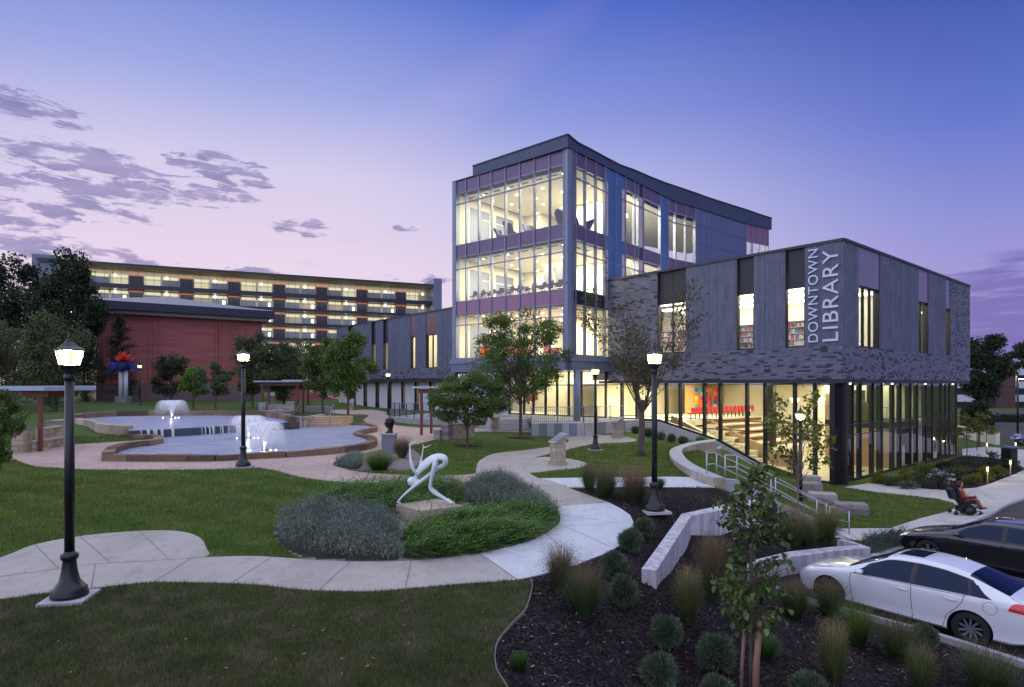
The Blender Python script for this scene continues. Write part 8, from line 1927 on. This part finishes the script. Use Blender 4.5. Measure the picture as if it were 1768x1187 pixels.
    for ax in AX:
        for s_ in (-1, 1):
            vs = []; m_ = 28
            for yy in (.56 * s_, 1.05 * s_):
                for k in range(m_): an = 2 * math.pi * k / m_; vs.append((ax + .375 * math.cos(an), yy, .33 + .375 * math.sin(an)))
            fs = [(k, (k + 1) % m_, m_ + (k + 1) % m_, m_ + k) for k in range(m_)] + [tuple(reversed(range(m_))), tuple(range(m_, 2 * m_))]
            if s_ > 0: fs = [f[::-1] for f in fs]
            cm.add(vs, fs, 1)
    cut = cm.build('cut', [M[pm], M['trimblack']], None, off=(0, 0, 0))
    bm = bmesh.new(); bm.from_mesh(cut.data); bmesh.ops.recalc_face_normals(bm, faces=bm.faces); bm.to_mesh(cut.data); bm.free()
    bm = bmesh.new(); bm.from_mesh(body.data); bmesh.ops.recalc_face_normals(bm, faces=bm.faces); bm.to_mesh(body.data); bm.free()
    bo = body.modifiers.new('b', 'BOOLEAN'); bo.operation = 'DIFFERENCE'; bo.object = cut; bo.solver = 'EXACT'
    try: bo.material_mode = 'INDEX'
    except Exception: pass
    dg = bpy.context.evaluated_depsgraph_get(); me = bpy.data.meshes.new_from_object(body.evaluated_get(dg)); bpy.data.objects.remove(body); bpy.data.objects.remove(cut)
    for p in me.polygons: p.use_smooth = p.material_index == 0
    try: me.set_sharp_from_angle(angle=math.radians(38))
    except Exception: pass
    b = bpy.data.objects.new('body', me); COL.objects.link(b); setpar(b, car_)
    def patch(name, x0f, x1f, t0, t1_, m, off=.004, sides=(1, -1), nx=14, nt=6, flip=False, par=None):
        """piece of the body's own skin laid a few millimetres proud; x limits may depend on t"""
        for s_ in sides:
            V = []; 
            for j in range(nt + 1):
                t = t0 + (t1_ - t0) * j / nt; xa = x0f(t) if callable(x0f) else x0f; xb = x1f(t) if callable(x1f) else x1f
                for i in range(nx + 1):
                    x = xa + (xb - xa) * i / nx; p = np.array(S(x, abs(t))); 
                    if t < 0: p[1] = -p[1]
                    e = .01; a1 = np.array(S(x + e, abs(t))) - np.array(S(x - e, abs(t))); a2 = np.array(S(x, abs(t) + e)) - np.array(S(x, max(0, abs(t) - e)))
                    if t < 0: a1[1] *= -1; a2[1] *= -1; a2 = -a2
                    nn = np.cross(a2, a1); nn /= np.linalg.norm(nn) + 1e-9
                    if nn[2] < 0 and abs(nn[2]) > .3: nn = -nn
                    if abs(nn[2]) <= .3 and nn[1] * (1 if p[1] >= 0 else -1) < 0: nn = -nn
                    p = p + nn * off; V.append((p[0], p[1] * s_, p[2]))
            fs = [(j * (nx + 1) + i, j * (nx + 1) + i + 1, (j + 1) * (nx + 1) + i + 1, (j + 1) * (nx + 1) + i) for j in range(nt) for i in range(nx)]
            q_ = [Vector(V[k]) for k in fs[len(fs) // 2]]; fn_ = (q_[1] - q_[0]).cross(q_[2] - q_[0])
            if (name in ('windscreen', 'rear_window', 'sunroof') and fn_.z < 0) or (name not in ('windscreen', 'rear_window', 'sunroof') and fn_.y * s_ < 0): fs = [g_[::-1] for g_ in fs]
            mb = MB(); mb.add(V, fs, 0, True)
            o = mb.build(name, M[m], par or car_, off=(0, 0, 0))
        return o
    L = Ls
    patch('window_surround', lambda t: (-1.28 - .40 * (t - 2.1)) * L, lambda t: (.90 - .30 * (3 - t)) * L, 2.05, 2.985, 'trimblack', .002, nx=30)
    patch('side_window', lambda t: (-.22) * L, lambda t: (.86 - .10 * (3 - t)) * L if t > 2.5 else (.83 - .34 * (2.93 - t)) * L, 2.10, 2.93, 'carglass')
    patch('side_window', lambda t: (-1.16 - .10 * (t - 2)) * L, lambda t: -.32 * L, 2.10, 2.93, 'carglass')
    patch('side_window', lambda t: (-1.32 - .32 * (t - 2.1)) * L, lambda t: (-1.21 - .10 * (t - 2)) * L, 2.22, 2.93, 'carglass', nx=5)
    patch('windscreen', .30 * L, 1.04 * L, -1.86, 1.86, 'carglass', sides=(1,), nt=16)
    patch('rear_window', -1.84 * L, -1.18 * L, -1.80, 1.80, 'carglass', sides=(1,), nt=16)
    if rimstyle == 'ten': patch('sunroof', -.32 * L, .16 * L, -1.1, 1.1, 'carglass', sides=(1,), nt=8)
    patch('headlight', lambda t: (1.93 if t < 2.8 else 1.98) * L, lambda t: 2.22 * L, 2.3, 3.35, 'headl', .006)
    patch('tail_light', -2.295 * L, lambda t: (-1.93 + .16 * (t - 3)) * L, 2.6, 3.42, 'tail', .006)
    patch('bumper_grille', 2.26 * L, 2.315 * L, 2.9, 3.9, 'trimblack', .006, nx=4); patch('rear_reflector', -2.28 * L, -2.20 * L, 4.7, 5.2, 'tail', .006, nx=4)
    patch('sill_trim', -.86 * L, 1.0 * L, 5.75, 5.98, 'trimblack' if pm != 'paintwhite' else pm, .008)
    # gaps between panels, as thin dark beads
    for s_ in (1, -1):
        for path in ([(.93, 3.02), (.95, 3.6), (.93, 4.4), (.90, 5.0), (.88, 5.7)], [(-.27, 2.95), (-.27, 3.6), (-.29, 4.6), (-.31, 5.7)], [(-1.20, 2.95), (-1.16, 3.4), (-1.04, 3.9), (-.90, 4.5), (-.86, 5.2), (-.84, 5.7)], [(-.84, 5.7), (.88, 5.7)], [(-1.24, 3.05), (0, 3.03), (.93, 3.03)], [(-1.86, 2.0), (-2.0, 2.2), (-2.1, 2.6)], [(1.10, 2.0), (1.5, 2.2), (1.95, 2.3)]):
            pts = []
            for (xa, ta), (xb, tb) in zip(path, path[1:]):
                for q in range(6): pts.append(S((xa + (xb - xa) * q / 6) * L, ta + (tb - ta) * q / 6))
            pts.append(S(path[-1][0] * L, path[-1][1])); mb = MB(); mb.tube([(p[0], (p[1] + .0005) * s_, p[2]) for p in pts], .005, 4, caps=False); mb.build('panel_gap', M['seam'], car_, off=(0, 0, 0))
        for xh in (-.12, -.98):
            p = S(xh * L, 3.38); mb = MB(); mb.tube([(p[0] - .10, (p[1] + .008) * s_, p[2]), (p[0] - .06, (p[1] + .035) * s_, p[2] + .002), (p[0] + .06, (p[1] + .035) * s_, p[2] + .004), (p[0] + .10, (p[1] + .008) * s_, p[2] + .004)], .012, 8); mb.build('door_handle', M[pm], car_, off=(0, 0, 0))
        p = S(.70 * L, 2.98); mb = MB(); mb.tube([(p[0], (p[1] - .02) * s_, p[2] + .02), (p[0] - .01, (p[1] + .07) * s_, p[2] + .05)], .018, 6); mb.tube([(p[0] + .02, (p[1] + .05) * s_, p[2] + .08), (p[0] - .0, (p[1] + .10) * s_, p[2] + .085), (p[0] - .02, (p[1] + .20) * s_, p[2] + .085), (p[0] - .03, (p[1] + .235) * s_, p[2] + .08)], [.045, .075, .068, .035], 12, flat=.7); mb.build('wing_mirror', M[pm] if pm != 'paintblack' else M[pm], car_, off=(0, 0, 0))
    p = S(-1.60 * L, 3.30)
    loop = [S((-1.60 + .11 * math.cos(t)) * L, 3.45 + .30 * math.sin(t)) for t in [2 * math.pi * k / 20 for k in range(21)]]; mb = MB(); mb.tube([(q[0], q[1], q[2]) for q in loop], .003, 4, caps=False); mb.build('fuel_flap', M['seam'], car_, off=(0, 0, 0))
    for ax in AX:
        for s_ in (1, -1):
            w_ = MB(); prof_ = [(.22, -.10), (.30, -.115), (.325, -.09), (.332, -.03), (.332, .03), (.325, .09), (.30, .115), (.22, .10)]; m_ = 32; vs = []
            for r0, yy in prof_:
                for k in range(m_): an = 2 * math.pi * k / m_; vs.append((ax + r0 * math.cos(an), .745 * s_ + yy, .332 + r0 * math.sin(an)))
            fs = [(i * m_ + k, i * m_ + (k + 1) % m_, (i + 1) * m_ + (k + 1) % m_, (i + 1) * m_ + k) for i in range(len(prof_)) if i < len(prof_) - 1 for k in range(m_)]
            w_.add(vs, fs, 0, True); wh = w_.build('wheel', M['tyre'], car_, off=(0, 0, 0))
            rm = MB(); vs = []
            for r0, yy in [(.222, -.09), (.222, .095), (.205, .10), (.195, .06), (.195, -.02), (.03, -.02)]:
                for k in range(m_): an = 2 * math.pi * k / m_; vs.append((ax + r0 * math.cos(an), (.745 + yy) * s_, .332 + r0 * math.sin(an)))
            rm.add(vs, [(i * m_ + k, i * m_ + (k + 1) % m_, (i + 1) * m_ + (k + 1) % m_, (i + 1) * m_ + k) for i in range(5) for k in range(m_)], 1, True)
            ns = 10 if rimstyle == 'ten' else 5
            for q in range(ns):
                an = 2 * math.pi * q / ns + .2; sk = .16 if rimstyle == 'ten' else 0; w0, w1 = (.016, .022) if ns == 10 else (.03, .045)
                pts = [(.03, an), (.12, an + sk * .5), (.205, an + sk)]; V = []
                for r0, aa in pts:
                    ww = w0 + (w1 - w0) * r0 / .2
                    for sg in (-1, 1): V.append((ax + r0 * math.cos(aa) - sg * ww * math.sin(aa), (.745 + .085 - .02 * (1 - r0 / .2)) * s_, .332 + r0 * math.sin(aa) + sg * ww * math.cos(aa)))
                V += [(x, y - .03 * s_, z) for x, y, z in V]; rm.add(V, [(0, 1, 3, 2), (2, 3, 5, 4), (0, 2, 8, 6), (2, 4, 10, 8), (1, 7, 9, 3), (3, 9, 11, 5)], 0)
            rm.lathe([(.001, 0), (.045, 0)], (0, 0, 0), 3) if False else None
            hv_ = []
            for k in range(12): an = 2 * math.pi * k / 12; hv_.append((ax + .05 * math.cos(an), (.745 + .085) * s_, .332 + .05 * math.sin(an)))
            rm.add(hv_, [tuple(range(12))], 0); rm.build('rim', [M['rim'], M['rimdark']], wh, off=(0, 0, 0))
    return car_
cw = Vector((8.71, 13.41)) - Vector((-.588, .809)) * .07; car((cw.x, cw.y, tz(8.1, 12.9) + .0), math.atan2(.809, -.588), 'white four-door sedan parked nose to the concrete wall', 'paintwhite', 'ten')
cb_ = Vector((13.74, 17.27)); car((cb_.x, cb_.y, tz(13.1, 16.8)), math.atan2(.80, -.60), 'black sedan parked beyond the white one, cut by the right edge', 'paintblack', 'five', 1.05)
car((X_(1762, 56) + 2.0, 56, 0), math.pi - .3, 'small distant blue car in the far parking lot at the right edge', 'paintblue', 'five')

# ------------------------------------------------------------------ person in a power wheelchair
wx, wy, wz = W(1667, 889, .1); wz = tz(wx, wy) + .02; rzc = -.18
ch = empty('power_wheelchair', (wx, wy, wz), rzc, 'black power wheelchair rolling along the light sidewalk', 'wheelchair')
def cm(name, fn, m='black'):
    mb = MB(); fn(mb); return mb.build(name, M[m], ch, off=(0, 0, 0))
cm('base', lambda b: (b.box((0, 0, .24), (.60, .40, .20), 0, 0), b.box((.0, 0, .37), (.42, .34, .08))))
cm('seat', lambda b: b.box((.02, 0, .50), (.50, .48, .10), 0, 0, 0, -.12))
cm('backrest', lambda b: b.box((-.33, 0, .82), (.10, .46, .62), 0, 0, 0, -.30))
cm('headrest', lambda b: b.box((-.46, 0, 1.17), (.08, .22, .14), 0, 0, 0, -.30))
cm('backpack', lambda b: b.box((-.52, 0, .85), (.20, .36, .42), 0, 0, 0, -.30), 'navy')
for s_ in (-1, 1):
    cm('armrest', lambda b: (b.box((-.02, .27 * s_, .72), (.40, .07, .04), 0, 0, 0, -.1), b.box((-.18, .27 * s_, .62), (.04, .04, .22))))
    cm('wheel', lambda b: b.tube([(.02, .25 * s_, .17), (.02, .33 * s_, .17)], .17, 16)); cm('caster', lambda b: b.tube([(.46, .22 * s_, .08), (.46, .28 * s_, .08)], .08, 12)); cm('caster', lambda b: b.tube([(-.48, .22 * s_, .08), (-.48, .28 * s_, .08)], .08, 12))
    cm('caster_arm', lambda b: b.tube([(.15, .2 * s_, .24), (.46, .25 * s_, .16)], .025, 6)); cm('caster_arm', lambda b: b.tube([(-.15, .2 * s_, .24), (-.48, .25 * s_, .16)], .025, 6))
    cm('footrest', lambda b: (b.box((.60, .11 * s_, .27), (.28, .12, .02), 0, 0, 0, -.25), b.tube([(.3, .11 * s_, .45), (.50, .11 * s_, .27)], .018, 6)))
cm('joystick', lambda b: (b.box((.22, -.27, .76), (.10, .07, .06)), b.tube([(.22, -.27, .79), (.22, -.27, .86)], .012, 6)))
M['skin'] = mat('skin', (.42, .20, .13), .6, .06, 5, .02); M['shirt'] = mat('coral_patterned_dress', (.50, .09, .05), .8, .5, 12, .1); M['hair'] = mat('dark_red_hair', (.045, .015, .012), .7, .2, 20, .3)
pe = empty('person', (wx, wy, wz), rzc, 'person in a coral patterned dress sitting in the power wheelchair', 'person')
mb = MB()
mb.tube([(-.14, 0, .60), (-.18, 0, .75), (-.23, 0, .95), (-.26, 0, 1.05), (-.25, 0, 1.10)], [.15, .14, .15, .11, .05], 12, flat=1.25, upv=(0, 1, 0)); mb.tube([(-.25, 0, 1.05), (-.23, 0, 1.16)], [.055, .05], 10)
mb.tube([(-.22, 0, 1.10), (-.20, 0, 1.14), (-.19, 0, 1.22), (-.20, 0, 1.30), (-.21, 0, 1.335)], [.04, .075, .095, .08, .02], 14); mb.tube([(-.11, 0, 1.23), (-.085, 0, 1.195)], [.008, .016], 6)
for s_ in (-1, 1):
    mb.tube([(-.12, .09 * s_, .60), (.10, .10 * s_, .64), (.33, .10 * s_, .66), (.40, .10 * s_, .62), (.46, .10 * s_, .50), (.54, .10 * s_, .36), (.55, .10 * s_, .32)], [.09, .085, .065, .058, .055, .038, .035], 10)
    mb.tube([(.54, .10 * s_, .32), (.60, .10 * s_, .325), (.71, .105 * s_, .335)], [.035, .038, .022], 8)
    mb.tube([(-.24, .14 * s_, 1.02), (-.20, .21 * s_, .95), (-.12, .25 * s_, .80), (.04, .26 * s_, .79), (.13, .25 * s_, .80)], [.055, .05, .042, .034, .026], 8)
    mb.tube([(.12, .25 * s_, .80), (.16, .25 * s_, .80), (.19, .25 * s_, .80)], [.026, .036, .03], 8, flat=.5)
    for q in range(4): L2 = (.065, .075, .07, .055)[q]; y0 = .25 * s_ + (q - 1.5) * .018; mb.tube([(.185, y0, .80), (.185 + L2 * .6, y0, .805), (.185 + L2, y0, .785)], [.009, .0085, .006], 6)
    mb.tube([(.15, (.25 - .03) * s_, .80), (.185, (.25 - .055) * s_, .80)], [.011, .007], 6)
remesh(mb, 'body', M['skin'], pe, .009, 2)
mb = MB(); mb.tube([(-.10, 0, .56), (-.14, 0, .62), (-.18, 0, .78), (-.23, 0, .95), (-.255, 0, 1.04), (-.25, 0, 1.075)], [.17, .175, .16, .168, .13, .07], 14, flat=1.25, upv=(0, 1, 0))
for s_ in (-1, 1): mb.tube([(-.12, .09 * s_, .60), (.10, .10 * s_, .645), (.27, .10 * s_, .66)], [.10, .10, .09], 10); mb.tube([(-.24, .13 * s_, 1.02), (-.20, .215 * s_, .95), (-.15, .24 * s_, .87)], [.068, .065, .058], 10)
remesh(mb, 'dress', M['shirt'], pe, .012, 2)
mb = MB(); mb.tube([(-.25, 0, 1.05), (-.27, 0, 1.15), (-.25, 0, 1.25), (-.21, 0, 1.33), (-.17, 0, 1.345)], [.05, .085, .10, .09, .03], 12); remesh(mb, 'hair', M['hair'], pe, .012, 1)
for s_ in (-1, 1): mb = MB(); mb.tube([(.53, .10 * s_, .285), (.62, .10 * s_, .30), (.73, .105 * s_, .31)], [.03, .035, .025], 8, flat=.6); mb.build('shoe', M['shirt'], pe, off=(0, 0, 0))
